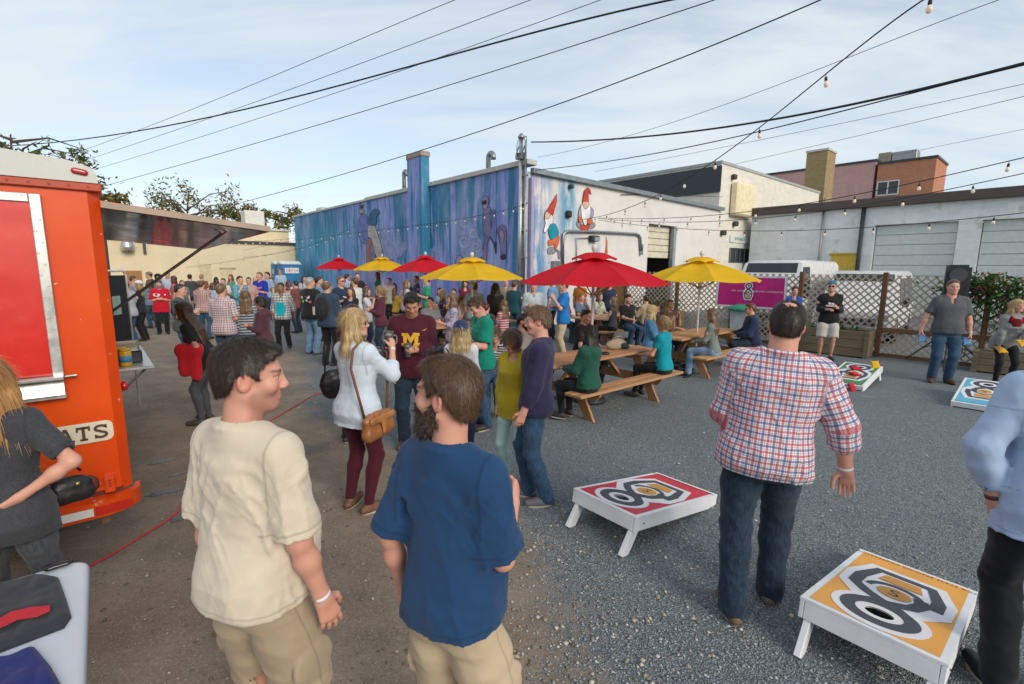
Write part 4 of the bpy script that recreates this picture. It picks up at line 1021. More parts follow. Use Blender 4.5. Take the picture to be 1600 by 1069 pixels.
    if collar == 'scarf':
        for i in range(10):
            t0, t1 = 2 * math.pi * i / 10, 2 * math.pi * (i + 1) / 10
            for rr, zz in ((.085, .53), (.10, .495)):
                F.cone(tt((math.cos(t0) * rr, -.01 + math.sin(t0) * rr * 1.05, zz - .02 * math.sin(t0))), tt((math.cos(t1) * rr, -.01 + math.sin(t1) * rr * 1.05, zz - .02 * math.sin(t1))), .034 * s, .034 * s, .02)
    # openings
    if collar != 'scarf':
        no = nr * (1.16 if top not in ('tank',) else 1.6) + .003
        F.cone(tt((0, -.012, .51)), tt((0, -.005, .72)), no, no * (1.02 if top in ('tee', 'jersey', 'sweater', 'long', 'hoodie') else 1.15), .005, None, True)
        if top in ('tank',) or fem: F.ell(tt((0, .075, .52)), np.array((.062, .07, .09 if top == 'tank' else .05)) * s, M, .01, True)
        elif top in ('polo', 'shirt', 'rolled', 'sshirt'): F.ell(tt((0, .085, .50)), np.array((.022, .05, .055)) * s, M, .008, True)
    amp = {0: .0105, 1: .009, 2: .007, 3: .005}[lod] * s
    if top in ('long', 'tank'): amp *= .7
    def folds(X, Y, Z):
        z_ = Z - pel[2]; wp = .07 * (n_(X, Y, z_, (5, 5, 4), 31) - .5); x_, y_ = X + wp, Y - wp
        w1 = n_(x_ + .28 * z_, y_, z_, (11, 11, 1.7)); w2 = n_(x_ - .50 * z_, y_ + .25 * z_, z_, (17, 17, 2.6), 5); w3 = n_(x_ + 1.1 * z_, y_, z_, (9, 9, 5), 7)
        r_ = 1.1 * (1 - np.abs(2 * w1 - 1)) ** 3 + .9 * (1 - np.abs(2 * w2 - 1)) ** 3 + .5 * (1 - np.abs(2 * w3 - 1)) ** 3
        if lod < 2: r_ = r_ + .42 * (1 - np.abs(2 * n_(x_ + .7 * z_, y_, z_ - .4 * x_, (30, 30, 6), 9) - 1)) ** 4 + .30 * (1 - np.abs(2 * n_(x_ - .9 * z_, y_, z_, (22, 22, 13), 11) - 1)) ** 5
        return -amp * np.minimum(1., .45 + 1.2 * np.abs(z_ - .1)) * np.clip((.53 - z_ / s) / .08, 0, 1) * (r_ - .65)
    F.warp(folds)
    if not sit: F.clip(pel + M @ np.array((0, 0, hem * s)), M @ np.array((0, 0, 1)))
    Vs, Qs = F.mesh(hb)
    # garment coordinates for woven patterns
    l = (Vs - pel) @ M; puv = np.stack([np.where(np.abs(l[:, 0]) < .12 * s, l[:, 0], np.sign(l[:, 0]) * (.12 * s + .17 * (np.arctan2(np.abs(l[:, 0]) - .06, np.where(l[:, 1] < 0, -l[:, 1], l[:, 1]) + .02)) - .17 * .7)), l[:, 2], l[:, 1]], 1)
    for sd in (1, -1):
        a = q.arm[sd]; ta = np.clip((Vs - a['S']) @ a['ud'] / (.288 * s), 0, 1); tb = np.clip((Vs - a['E']) @ a['fd'] / (.25 * s), 0, 1)
        dA = np.linalg.norm(Vs - a['S'] - a['ud'] * (ta * .288 * s)[:, None], axis=1); dB = np.linalg.norm(Vs - a['E'] - a['fd'] * (tb * .25 * s)[:, None], axis=1)
        m = (np.minimum(dA, dB) < ar * 1.3 + ease + .045) & (l[:, 0] * sd > (sw + .012) * s) & (ta > .10) | ((dB < .1 * s) & (tb > .15))
        along = np.where(dA < dB, ta * .288 * s, .288 * s + tb * .25 * s)
        axv = np.where((dA < dB)[:, None], a['ud'], a['fd']); rel = Vs - np.where((dA < dB)[:, None], a['S'], a['E'])
        rp = rel - axv * np.sum(rel * axv, 1)[:, None]; e1 = M @ np.array((0, 1, 0)); e2 = M @ np.array((1, 0, 0))
        th = np.arctan2(rp @ e1, rp @ e2 + 1e-6) * .055
        puv[m] = np.stack([th, along + .02, th], 1)[m]
    zz = l[:, 2] / s; hm = np.exp(-((zz - hem - .026) / .0055) ** 2) if not sit else 0 * zz
    sh = np.exp(-((np.abs(l[:, 0]) - (sw + .004) * s) / .0075) ** 2) * (zz > .30) if top != 'tank' else 0 * zz
    if top in ('shirt', 'rolled', 'sshirt'): sh = np.maximum(sh, np.maximum(np.exp(-((zz - .405) / .0045) ** 2), np.exp(-((np.abs(l[:, 0]) - .018) / .004) ** 2) * (zz < .40) * (zz > .2)) * (l[:, 1] < 0))
    for sd in (1, -1):
        a = q.arm[sd]; e_ = (a['S'] + a['ud'] * .288 * s * sl) if sl < 1 else (a['E'] + a['fd'] * .25 * s * (sl - 1)); dv = a['ud'] if sl < 1 else a['fd']; t_ = (e_ - Vs) @ dv
        hm = np.maximum(hm, np.exp(-((t_ - .022) / .006) ** 2) * (np.linalg.norm(Vs - e_, axis=1) < .12))
    puv[:, 2] = np.maximum(hm, sh)
    q.shirt = field_obj({'hoodie': 'hoodie', 'jacket': 'jacket', 'sweater': 'sweater', 'jersey': 'jersey', 'tank': 'tank_top'}.get(top, 'shirt'), [(Vs, Qs)], topc, root, None, puv)
    q.Vs, q.Ns = Vs, vnormals(Vs, Qs)
    # ---- trousers, shorts or skirt
    F = Field(); tp = tab[tab[:, 0] < (.17 if not sit else .12) * s].copy(); tp[:, 1] += .004; tp[:, 2] += .006
    if sit: tp = tp[tp[:, 0] > -.12 * s]
    F.trunk(pel, M if sit else np.eye(3) * .5 + M * .5, tp, .03)
    pe = {'pants': .014, 'jeans': .015, 'slim': .006, 'leggings': .002, 'shorts': .030, 'skirt': .03}[bottom] * s * (1.1 if bulk > 1.08 else 1)
    for sd in (1, -1):
        g = q.leg[sd]; th = g['H'] + (g['K'] - g['H']) * .42; mid = g['K'] + (g['A'] - g['K']) * .32
        if bottom == 'shorts':
            en = g['H'] + (g['K'] - g['H']) * 1.0; re_ = .064 * lr + pe * 1.35
            F.chain([g['H'] - (0, 0, .03), th], [.080 * lr + pe * .4, .078 * lr + pe], .035); F.sleeve(th, en, .078 * lr + pe, re_, re_ - .012, .035)
        else:
            F.chain([g['H'] - (0, 0, 0 if sit else .03), th, g['K']], [.080 * lr + pe * .4, .074 * lr + pe, .056 * lr + pe], .035)
            bot = g['A'] + unit(g['A'] - g['K']) * (.012 if bottom in ('pants', 'jeans') else -.015) * s
            F.chain([g['K'], mid - g['f'] * .008, bot], [.056 * lr + pe, .055 * lr + pe, (.050 if bottom in ('pants', 'jeans') else .036) * lr + pe], .025)
    if bottom in ('pants', 'jeans', 'shorts') and lod < 2:
        F.cone(tt((-.0, -.0, .0)), tt((0, 0, .01)), .02, .02, .01)
    if cargo:
        for sd in (1, -1): g = q.leg[sd]; F.ell(g['H'] + (g['K'] - g['H']) * .66 + np.array((sd * (.070 * lr + pe * .9), .0, 0)), (.022, .082, .085), None, .006)
    pa = (.009 if bottom in ('pants', 'jeans', 'shorts') else .004) * s * (1 if lod < 2 else .7)
    kz = [q.leg[sd]['K'] for sd in (1, -1)]; az = [q.leg[sd]['A'] for sd in (1, -1)]
    def pfold(X, Y, Z):
        d1 = n_(X, Y, Z + X * .25, (8, 8, 16), 21); d2 = n_(X + Z * .3, Y, Z, (20, 20, 11), 23)
        w = .45
        for p in kz + az: w = w + .7 * np.exp(-((X - p[0]) ** 2 + (Y - p[1]) ** 2 + (Z - p[2]) ** 2) / .02)
        return pa * w * (1.7 * np.abs(2 * d1 - 1) + .8 * np.abs(2 * d2 - 1) - 1.0)
    F.warp(pfold)
    Vp, Qp = F.mesh(hb * 1.05)
    pv = np.stack([Vp[:, 0], Vp[:, 2], 0 * Vp[:, 1]], 1)
    if bottom in ('jeans', 'pants', 'shorts'):
        for sd in (1, -1):
            g = q.leg[sd]; ax_ = g['K'] - g['H']; rel = Vp - g['H']; t_ = np.clip(rel @ ax_ / (ax_ @ ax_), 0, 1); r_ = rel - ax_ * t_[:, None]; pv[:, 2] = np.maximum(pv[:, 2], np.exp(-(r_[:, 1] / .006) ** 2) * (r_[:, 0] * sd > .03) * (Vp[:, 0] * sd > 0))
    if bottom == 'jeans':
        for sd in (1, -1):
            px_, pz_ = np.abs(Vp[:, 0] * sd - .088 * s * bulk) / s, Vp[:, 2] - pel[2]; e_ = np.maximum(px_ / .068, np.abs(pz_ / s + .085) / .072); pv[:, 2] = np.maximum(pv[:, 2], np.exp(-((e_ - 1) / .09) ** 2) * (Vp[:, 1] < pel[1] - .04))
    q.pants = field_obj({'shorts': 'shorts', 'skirt': 'skirt', 'leggings': 'leggings', 'jeans': 'jeans'}.get(bottom, 'trousers'), [(Vp, Qp)], botc, root, None, pv); q.Vp = Vp
    # ---- shoes
    for sd in (1, -1):
        g = q.leg[sd]; a0 = g['A'] - np.array((0, 0, .085 * s - .036)); F = Field()
        if g['A'][2] > .11 * s and not sit: a0 = a0 + 0
        heel = a0 - g['f'] * .045 * s; toe = a0 + g['f'] * .168 * s
        F.cone(heel, a0 + g['f'] * .07 * s, .037 * s, .044 * s, .02); F.cone(a0 + g['f'] * .05 * s, toe, .045 * s, .033 * s, .02)
        F.cone(a0 + np.array((0, 0, .01)), g['A'] + np.array((0, 0, -.012)), .042 * s, .040 * s, .025)
        zb = a0[2] - .036
        F.clip((0, 0, max(zb, .002 - footz)), (0, 0, 1))
        V, Q = F.mesh(max(hb * .8, .009)); o = field_obj('shoe', [(V, Q)], shoec or paint('shoe_dark', (.035, .028, .024), .6), root)
        if lod < 2:
            so = MB(); k = 14; ring = []
            sdv = np.array([-g['f'][1], g['f'][0], 0])
            for i in range(k):
                t = 2 * math.pi * i / k; lo_ = math.cos(t); ring.append((lo_ * .124 * s + .055 * s, math.sin(t) * (.046 + .006 * lo_) * s))
            so.prism(ring, (a0[0], a0[1], max(zb, .002 - footz) - .0), g['f'], sdv, .016); so.build('sole', paint('sole_pale', (.42, .38, .32), .7), o)
    # ---- hair
    if cut != 'none':
        cutk = 'long' if cut in ('long', 'bob', 'curly', 'tail', 'bun') else cut if cut in HAIRLINE else 'short'
        hl = np.array(HAIRLINE[cutk]); thick = {'short': .011, 'buzz': .0065 + .0025 * lod, 'long': .018, 'bob': .02, 'curly': .035, 'tail': .012, 'bun': .012, 'tousled': .013}.get(cut, .016)
        if cap is not None: thick = .006
        F = Field(); F.ell(H_((0, -.018, .033)), (np.array((.0765, .098, .089)) + thick * np.array((.8, 1, 1))) * hs, HM, .02)
        F.ell(H_((0, -.052, -.03)), (np.array((.060, .055, .075)) + thick * .55) * hs, HM, .03)
        if cut in ('short', 'tousled'): F.ell(H_((0, .040, .090)), np.array((.050, .042, .022)) * hs * (1 + thick * 9), HM, .02)
        def hcut(X, Y, Z):
            x_, y_, z_ = X - headc[0], Y - headc[1], Z - headc[2]
            lx, ly, lz = [(x_ * HM[0, i] + y_ * HM[1, i] + z_ * HM[2, i]) / hs for i in range(3)]
            e = np.interp(ly, hl[:, 0], hl[:, 1]) - lz + .006 * np.sin(lx * 90) * (ly > .03)
            ear = .026 - np.sqrt((ly + .012) ** 2 + ((lz + .010) * .8) ** 2) if cutk == 'short' else -1.
            e = np.maximum(e, ear + 0 * lx)
            if thin: e = np.maximum(e, .047 + .004 * np.sin(lx * 200 + ly * 90) - np.sqrt(lx ** 2 + (ly + .050) ** 2) - (lz < .045) * 1.)
            return e * hs
        F.cut(hcut)
        Lh = Field() if cut in ('long', 'bob', 'curly', 'tail', 'bun') else None
        if Lh is not None:
            dn = M @ np.array((0, 0, -1.)); bk = HM @ np.array((0, -1., 0)); rt = HM @ np.array((1., 0, 0))
            if cut in ('long', 'bob', 'curly'):
                ln = {'long': .40, 'bob': .19, 'curly': .15}[cut] * s
                for x_ in (-.066, -.035, 0, .035, .066):
                    p0 = H_((x_, -.052 + .25 * abs(x_), .02)); p1 = H_((x_ * 1.18, -.085 + .45 * abs(x_), -.10)); p2 = p1 + dn * ln * (.5) + bk * .022 + rt * x_ * .2; p3 = p1 + dn * ln * (.95 + .1 * math.sin(x_ * 70 + seed)) + bk * .012 + rt * x_ * .35
                    Lh.chain([p0, p1, p2, p3], [.044 * hs, .043 * hs, .036 * hs, .014 * hs], .02)
                for sd in (1, -1):
                    p0 = H_((sd * .072, .012, .03)); p1 = H_((sd * .088, .010, -.085)); p2 = p1 + dn * ln * .5 + HM @ np.array((0, .018, 0)); p3 = p1 + dn * ln * .88 + HM @ np.array((-sd * .012, .03, 0))
                    Lh.chain([p0, p1, p2, p3], [.022 * hs, .026 * hs, .024 * hs, .010 * hs], .02)
                if cut == 'curly':
                    for i in range(16):
                        t = i * 2.4; Lh.ell(H_((math.cos(t) * .075, -.03 + math.sin(t) * .075, .06 - i * .013)), np.array((.034, .034, .030)) * hs, HM, .02)
            elif cut == 'tail':
                p0 = H_((0, -.105, .045)); Lh.chain([H_((0, -.08, .04)), p0, p0 + bk * .05 + dn * .03, p0 + bk * .045 + dn * .16, p0 + bk * .02 + dn * .27], [.026 * hs, .022 * hs, .030 * hs, .030 * hs, .010 * hs], .02)
            elif cut == 'bun': Lh.ell(H_((0, -.125, .02)), np.array((.038, .036, .036)) * hs, HM, .01)
        def strand(X, Y, Z):
            x_, y_, z_ = X - headc[0], Y - headc[1], Z - headc[2]
            lx, ly, lz = [(x_ * HM[0, i] + y_ * HM[1, i] + z_ * HM[2, i]) / hs for i in range(3)]
            ang = np.arctan2(lx, ly + .03)
            a_ = 1. if cut not in ('curly', 'tousled') else 1.8
            return a_ * (-.003) * np.abs(2 * vnoise(ang * 7 + seed, lz * (9 if cutk != 'long' else 5), ly * 3, seed) - 1) * 2 + a_ * .002
        F.warp(strand)
        hp = [F.mesh(max(hd * 1.15, .0058))]
        if Lh is not None: Lh.warp(lambda X, Y, Z: .006 * (np.abs(2 * vnoise(X * 45 + seed, Y * 45, Z * 4, seed) - 1) * 1.6 - .6)); hp.append(Lh.mesh(max(hd * 1.25, .0065)))
        Vall = np.concatenate([p[0] for p in hp]); nn = [0, len(hp[0][0])]
        Qall = np.concatenate([p[1] + nn[i] for i, p in enumerate(hp)]) if len(hp) > 1 else hp[0][1]
        lv = (Vall - headc) @ HM / hs; st = vnoise(np.arctan2(lv[:, 0], lv[:, 1] + .03) * 16, lv[:, 2] * 5, lv[:, 1] * 2, seed + 3)
        hcol = hc * (.62 + .75 * st)[:, None]
        if lod < 2 or (lod == 2 and cutk == 'long'):   # loose strands over the mass of hair
            r2 = np.random.default_rng(seed); N = vnormals(Vall, Qall); nS = (15000, 5200, 900)[lod]
            pick = r2.integers(0, len(Vall), nS); p = Vall[pick]; n3 = N[pick]
            flow = (p - H_((0, -.05, .12))); flow = flow + M @ np.array((0, 0, -1.)) * (.05 if cutk == 'short' else .6) + r2.normal(0, .035, p.shape)
            if cutk == 'short': flow = flow + (HM @ np.array((0, 1., 0))) * .03 * (((p - headc) @ HM)[:, 2:3] > .05 * hs)
            flow = flow - n3 * np.sum(flow * n3, 1)[:, None]; flow = flow / (np.linalg.norm(flow, axis=1, keepdims=True) + 1e-9)
            ln = ((.020 if cut != 'tousled' else .024) if cutk != 'long' else .085) * (.6 + .8 * r2.random(nS))[:, None]; lift = (.0045 if cut != 'tousled' else .010) * r2.random(nS)[:, None] if cutk != 'long' else .006 * r2.random(nS)[:, None]
            w = (.00062, .0010, .0018)[lod] ; sdv = np.cross(flow, n3) * w
            a0, a1 = p - sdv - n3 * .002, p + sdv - n3 * .002; b0 = p + flow * ln * .5 + n3 * lift * .8; c0 = p + flow * ln + n3 * lift + M @ np.array((0, 0, -.0)) 
            Vst = np.concatenate([a0, a1, b0 - sdv * .8, b0 + sdv * .8, c0 - sdv * .25, c0 + sdv * .25]); k = nS; i = np.arange(k); b_ = len(Vall)
            Qst = np.concatenate([np.stack([i, i + k, i + 3 * k, i + 2 * k], 1), np.stack([i + 2 * k, i + 3 * k, i + 5 * k, i + 4 * k], 1)]) + b_
            cs = hc * (.6 + 1.1 * r2.random(nS))[:, None]; hcol = np.concatenate([hcol] + [cs] * 6); Vall = np.concatenate([Vall, Vst]); Qall = np.concatenate([Qall, Qst])
        q.hair = field_obj('hair', [(Vall, Qall)], hair_mat(), root, np.clip(hcol, 0, 1))
    if beard == 'full':
        F = Field()
        F.chain([H_((-.066, .006, -.03)), H_((-.056, .022, -.075)), H_((-.02, .062, -.112)), H_((.02, .062, -.112)), H_((.056, .022, -.075)), H_((.066, .006, -.03))], [.011 * hs, .020 * hs, .027 * hs, .027 * hs, .020 * hs, .011 * hs], .025)
        F.ell(H_((0, .058, -.105)), np.array((.040, .040, .040)) * hs, HM, .02)
        F.chain([H_((-.034, .074, -.078)), H_((-.020, .094, -.050)), H_((.020, .094, -.050)), H_((.034, .074, -.078))], [.012 * hs, .0075 * hs, .0075 * hs, .012 * hs], .012)
        F.ell(H_((0, .100, -.067)), np.array((.021, .016, .0075)) * hs, HM, .004, True)
        F.warp(lambda X, Y, Z: .005 * (np.abs(2 * vnoise(X * 60, Y * 60, Z * 25, seed) - 1) * 2 - 1))
        Vb, Qb = F.mesh(max(hd, .005)); r2 = np.random.default_rng(seed); N = vnormals(Vb, Qb); nS = 3000 if lod < 2 else 0
        cb = hc * .42 * (.6 + .8 * r2.random(len(Vb)))[:, None]
        if nS:
            pick = r2.integers(0, len(Vb), nS); p = Vb[pick]; n3 = N[pick]; dv = unit_rows(n3 * .7 + HM @ np.array((0, .2, -.8)) + r2.normal(0, .3, p.shape)); ln = (.010 + .010 * r2.random(nS))[:, None]; sdv = unit_rows(np.cross(dv, n3 + .01)) * .0010
            Vst = np.concatenate([p - sdv, p + sdv, p + dv * ln + sdv * .3, p + dv * ln - sdv * .3]); i = np.arange(nS); Qst = np.stack([i, i + nS, i + 2 * nS, i + 3 * nS], 1) + len(Vb)
            cs = hc * .5 * (.5 + 1.1 * r2.random(nS))[:, None]; cb = np.concatenate([cb] + [cs] * 4); Vb = np.concatenate([Vb, Vst]); Qb = np.concatenate([Qb, Qst])
        field_obj('beard', [(Vb, Qb)], hair_mat(), root, np.clip(cb, 0, 1))
    # ---- headwear
    if cap is not None:
        cm, kind = cap; F = Field(); F.ell(H_((0, -.016, .040)), np.array((.095, .116, .102) if kind != 'beanie' else (.104, .124, .108)) * hs, HM, .01)
        F.clip(H_((0, 0, .042 if kind != 'beanie' else .012)), HM @ np.array((0, -.12, 1)))
        if kind == 'brim': F.ell(H_((0, .105, .047)), np.array((.070, .072, .007)) * hs, HM @ rot((1, 0, 0), -.18), .012)
        if kind == 'backbrim': F.ell(H_((0, -.125, .040)), np.array((.066, .060, .007)) * hs, HM, .012)
        if kind == 'hat': F.ell(H_((0, -.01, .050)), np.array((.125, .145, .008)) * hs, HM, .012)
        V, Q = F.mesh(max(hd, .006)); field_obj('cap', [(V, Q)], cm, root)
    if glasses is not None:
        zg, yg = {'face': (.000, .098), 'head': (.124, .034)}[glasses]; mb = MB(); pm = paint('dark_lens', (.012, .012, .014), .12)
        up = HM @ np.array((0, 0, 1.)); rt = HM @ np.array((1., 0, 0)); fw = HM @ np.array((0, 1., 0))
        if glasses == 'head': fw2 = unit(fw * .6 + up * .8); upv = unit(up * .6 - fw * .8)
        else: fw2, upv = fw, up
        for sd in (1, -1):
            c = H_((sd * .032, yg, zg)) + (fw2 * .024 if glasses == 'head' else 0)
            ring = [(math.cos(t) * .027 * hs, math.sin(t) * .020 * hs) for t in np.arange(12) * math.pi / 6]
            mb.prism(ring, c, rt, upv, .003)
            e = H_((sd * .060, yg - .006, zg)) + (fw2 * .018 if glasses == 'head' else 0)
            mb.tube([e, H_((sd * (.088 if glasses == 'face' else .098), .02 if glasses == 'face' else .0, zg if glasses == 'face' else .062)), H_((sd * .087, -.02, .004 if glasses == 'face' else .02))], .0022, 5)
        mb.tube([H_((-.012, yg + .004, zg + .004)) + (fw2 * .026 if glasses == 'head' else 0), H_((.012, yg + .004, zg + .004)) + (fw2 * .026 if glasses == 'head' else 0)], .0022, 5)
        mb.build('sunglasses', pm, root)
    return q
def unit_rows(v): return v / (np.linalg.norm(v, axis=1, keepdims=True) + 1e-9)
def wristband(q, sd, m, name='wristband', wd=.016, off=-.012):
    a = q.arm[sd]; c = a['W'] + a['fd'] * off; F = Field(); 
    rad = a['wr'] * 1.06 + .001; mb = MB(); n = 18; Mx = fr(a['fd'], a['pn']); t = np.arange(n) * 2 * math.pi / n
    V = []
    for r_, z_ in ((rad * 1.06, -wd / 2), (rad * 1.06, wd / 2), (rad * .9, wd / 2), (rad * .9, -wd / 2)):
        V.append(c + (np.stack([np.cos(t) * r_ * .97, np.sin(t) * r_, 0 * t + z_], 1)) @ np.stack([a['pn'], a['td'], a['fd']], 1).T)
    F_ = [[k * n + i, k * n + (i + 1) % n, ((k + 1) % 4) * n + (i + 1) % n, ((k + 1) % 4) * n + i] for k in range(4) for i in range(n)]
    mb.add(np.concatenate(V), F_); return mb.build(name, m, q.root, True)
def on_cloth(q, x, z, front=True, lift=.004):
    """point and outward normal on the shirt at body coordinates x, z above the hips"""
    l = (q.Vs - q.pel) @ q.M; sgn = 1 if front else -1; m = (l[:, 1] * sgn > 0)
    d = (l[:, 0] - x) ** 2 + (l[:, 2] - z) ** 2 + (~m) * 9
    i = np.argsort(d)[:5]; return q.Vs[i].mean(0) + q.Ns[i].mean(0) * lift
def print_on(q, cells, x0, z0, size, m, name='printed_emblem', front=True, lift=.010):
    """a flat print that follows the cloth: cells are quads (u0,v0,u1,v1) or 4-point polygons in emblem units"""
    V, F, cl = [], [], []
    for c in cells:
        if len(c) == 4 and np.isscalar(c[0]):
            xs, zs = np.linspace(c[0], c[2], 4), np.linspace(c[1], c[3], 3); cl += [[(xs[a], zs[b]), (xs[a + 1], zs[b]), (xs[a + 1], zs[b + 1]), (xs[a], zs[b + 1])] for a in range(3) for b in range(2)]
        else: cl.append(c)
    for c in cl:
        b = len(V)
        for u_, v_ in c: V.append(on_cloth(q, x0 - u_ * size * (1 if front else -1), z0 + v_ * size, front, lift))
        F.append(list(range(b, b + len(c))))
    me = np_mesh(name, np.array(V), F); return obj(name, me, m, q.root)
# ================================================================ lattice fence
FO = np.array([10.02, 10.22, 0]); fence = thing('lattice_fence', 'wooden lattice fence with brown posts between the tables and the parked vans', 'fence', tuple(FO), GA)
# local x along A (away from the yard), y along B; the fence runs along y
w_post = wood('post_brown', (.16, .078, .038), axis=2); w_rail = wood('rail_brown', (.17, .09, .048), axis=1); w_slat = wood('lattice_wood', (.50, .40, .31), axis=0, grain=40)
post_y = [-1.8, 0., 1.8, 3.6, 5.4, 7.2, 9.2]; FH = 1.96
slat_me = MB().box((0, 0, 0), (1, .012, .034)).build('slat', w_slat).data
bpy.data.objects.remove(bpy.data.objects['slat'])
def slat(par, y0, z0, y1, z1, x):
    L_ = math.hypot(y1 - y0, z1 - z0); o_ = bpy.data.objects.new('slat', slat_me); link(o_, par)
    o_.scale = (L_, 1, 1); o_.location = (x, (y0 + y1) / 2, (z0 + z1) / 2); o_.rotation_euler = Matrix(((0, 1, 0), ((y1 - y0) / L_, 0, -(z1 - z0) / L_), ((z1 - z0) / L_, 0, (y1 - y0) / L_))).to_euler() if False else (0, -math.atan2(z1 - z0, y1 - y0), math.pi / 2)
for i, y_ in enumerate(post_y):
    o_ = MB().box((0, y_, (FH + .06) / 2), (.10, .10, FH + .06), bev=.008).build('post', w_post, fence)
for i in range(len(post_y) - 1):
    y0, y1 = post_y[i] + .052, post_y[i + 1] - .052
    for zr, hr in ((.66, .11), (.06, .09)):
        if i >= 2 and zr > .5: continue
        MB().box((-.032, (y0 + y1) / 2, zr), (.038, y1 - y0, hr), bev=.004).build('rail', w_rail, fence)
    z0, z1 = .10, FH - .01; pit = .165; Hh = z1 - z0
    for sgn, xo in ((1, .010), (-1, -.003)):
        k_ = y0 - Hh + (.05 if sgn > 0 else .0)
        while k_ < y1:
            a0, a1 = k_, k_ + Hh; c0, c1 = max(a0, y0), min(a1, y1)
            if c1 - c0 > .06:
                t0, t1 = (c0 - a0) / Hh, (c1 - a0) / Hh
                if sgn > 0: slat(fence, c0, z0 + t0 * Hh, c1, z0 + t1 * Hh, xo)
                else: slat(fence, c0, z1 - t0 * Hh, c1, z1 - t1 * Hh, xo)
            k_ += pit
# cedar boards past the lattice
cb = thing('cedar_board_fence', 'short run of upright orange cedar boards past the end of the lattice', 'fence', tuple(FO + B * 9.27), GA)
w_ced = wood('cedar', (.40, .19, .065), axis=2)
for i in range(9): MB().box((random.uniform(-.006, .006), .08 + i * .135, .90), (.022, .128, 1.78 + random.uniform(-.02, .02)), bev=.004).build('board', w_ced, cb)
MB().box((.03, .65, .45), (.04, 1.25, .09)).build('rail', w_rail, cb)
# planters in front of the fence
w_pl = wood('planter_wood', (.22, .165, .105), axis=1)
def planter(label, yc, L_, Hh, x0=-.62):
    th = thing('wooden_planter', label, 'planter', tuple(FO + B * yc + A * x0), GA, 'planters along the fence')
    n_ = 3; hh = Hh / n_
    for i in range(n_):
        for sx_ in (0, .46): MB().box((sx_, 0, .02 + hh * (i + .5)), (.035, L_, hh - .008), bev=.005).build('plank', w_pl, th)
        for sy_ in (-1, 1): MB().box((.23, sy_ * (L_ / 2 - .02), .02 + hh * (i + .5)), (.42, .035, hh - .008), bev=.005).build('plank', w_pl, th)
    for sy_ in (-1, 1): MB().box((-.03, sy_ * (L_ / 2 - .03), Hh / 2 + .01), (.03, .09, Hh + .02)).build('corner_board', w_pl, th)
    MB().box((.23, 0, Hh - .07), (.42, L_ - .08, .04)).build('soil', paint('soil', (.03, .022, .016), .95), th)
    return th
planter('low wooden planter of weathered planks behind the man in cream shorts', 2.66, 1.62, .62)
planter('weathered plank planter behind the second picnic table', 7.9, 2.2, .75, -.6)
planter('plank planter at the foot of the flowering vine', -.45, 1.0, .42, -.55)
def leaf_cloud(pts, size, r_, jit=.5, aspect=.45):
    """one quad leaf for each point"""
    n_ = len(pts); d_ = unit_rows(r_.normal(0, 1, (n_, 3)) + np.array((0, 0, -.2))); s_ = unit_rows(np.cross(d_, r_.normal(0, 1, (n_, 3)))); L_ = size * (1 - jit / 2 + jit * r_.random(n_))[:, None]
    nn_ = unit_rows(np.cross(d_, s_)); V_ = np.concatenate([pts, pts + d_ * L_ * .5 + s_ * L_ * aspect * .5 + nn_ * L_ * .06, pts + d_ * L_, pts + d_ * L_ * .5 - s_ * L_ * aspect * .5 + nn_ * L_ * .06]); i_ = np.arange(n_)
    return V_, np.stack([i_, i_ + n_, i_ + 2 * n_, i_ + 3 * n_], 1)
def leaf_mat(key, stops, rough=.55):
    if key in MATS: return MATS[key]
    t = NT(key); v = t.coords(); nz = t.n('TexWhiteNoise'); gi = t.n('NewGeometry'); t.l(gi.outputs['Random Per Island'], nz.inputs['Vector']) if False else None
    t.col(t.ramp(gi.outputs['Random Per Island'], stops)).set(rough, spec=.3); t.b.inputs['Transmission Weight'].default_value = 0
    tr = t.n('BsdfTranslucent'); t.l(t.ramp(gi.outputs['Random Per Island'], stops), tr.inputs['Color']); mx = t.n('MixShader'); mx.inputs[0].default_value = .3
    t.l(t.b.outputs[0], mx.inputs[1]); t.l(tr.outputs[0], mx.inputs[2]); t.l(mx.outputs[0], t.out.inputs['Surface']); MATS[key] = t.m; return t.m
m_leaf = leaf_mat('vine_leaf', [(0, (.025, .075, .014)), (.5, (.06, .145, .025)), (1, (.12, .21, .045))]); m_flower = leaf_mat('flower', [(0, (.55, .05, .14)), (.6, (.62, .14, .26)), (1, (.45, .02, .04))])
r_ = np.random.default_rng(3)
def plant(label, name, cy_, cz_, ry, rz_, n_, fl, stems=7, x0=-.12, group=None, leaf=.095):
    th = thing(name, label, 'plant', tuple(FO + B * cy_ + A * x0), GA, group); pts = r_.normal(0, 1, (n_, 3)) * np.array((.07, ry, rz_)) + np.array((0, 0, cz_)); pts[:, 2] = np.where(pts[:, 2] > 2.02, 3.9 - pts[:, 2], pts[:, 2]).clip(.3, 2.1)
    V_, Q_ = leaf_cloud(pts, leaf, r_); obj('foliage', np_mesh('foliage', V_, Q_), m_leaf, th)
    if fl: V_, Q_ = leaf_cloud(pts[:fl] + np.array((-.05, 0, .03)), .06, r_, aspect=.95); obj('flowers', np_mesh('flowers', V_, Q_), m_flower, th)
    m = MB()
    for i in range(stems):
        y0 = r_.normal(0, ry * .5); y1 = r_.normal(0, ry); m.tube([(0, y0 * .4, .25), (.01, y0, cz_ * .6), (-.02, (y0 + y1) / 2, cz_), (0, y1, cz_ + rz_ * r_.random())], .006, 4)
    m.build('stems', paint('stem', (.07, .06, .025), .8), th); return th
plant('flowering climbing vine with pink blooms over the lattice by the tall post', 'climbing_vine', .28, 1.66, .24, .20, 760, 70)
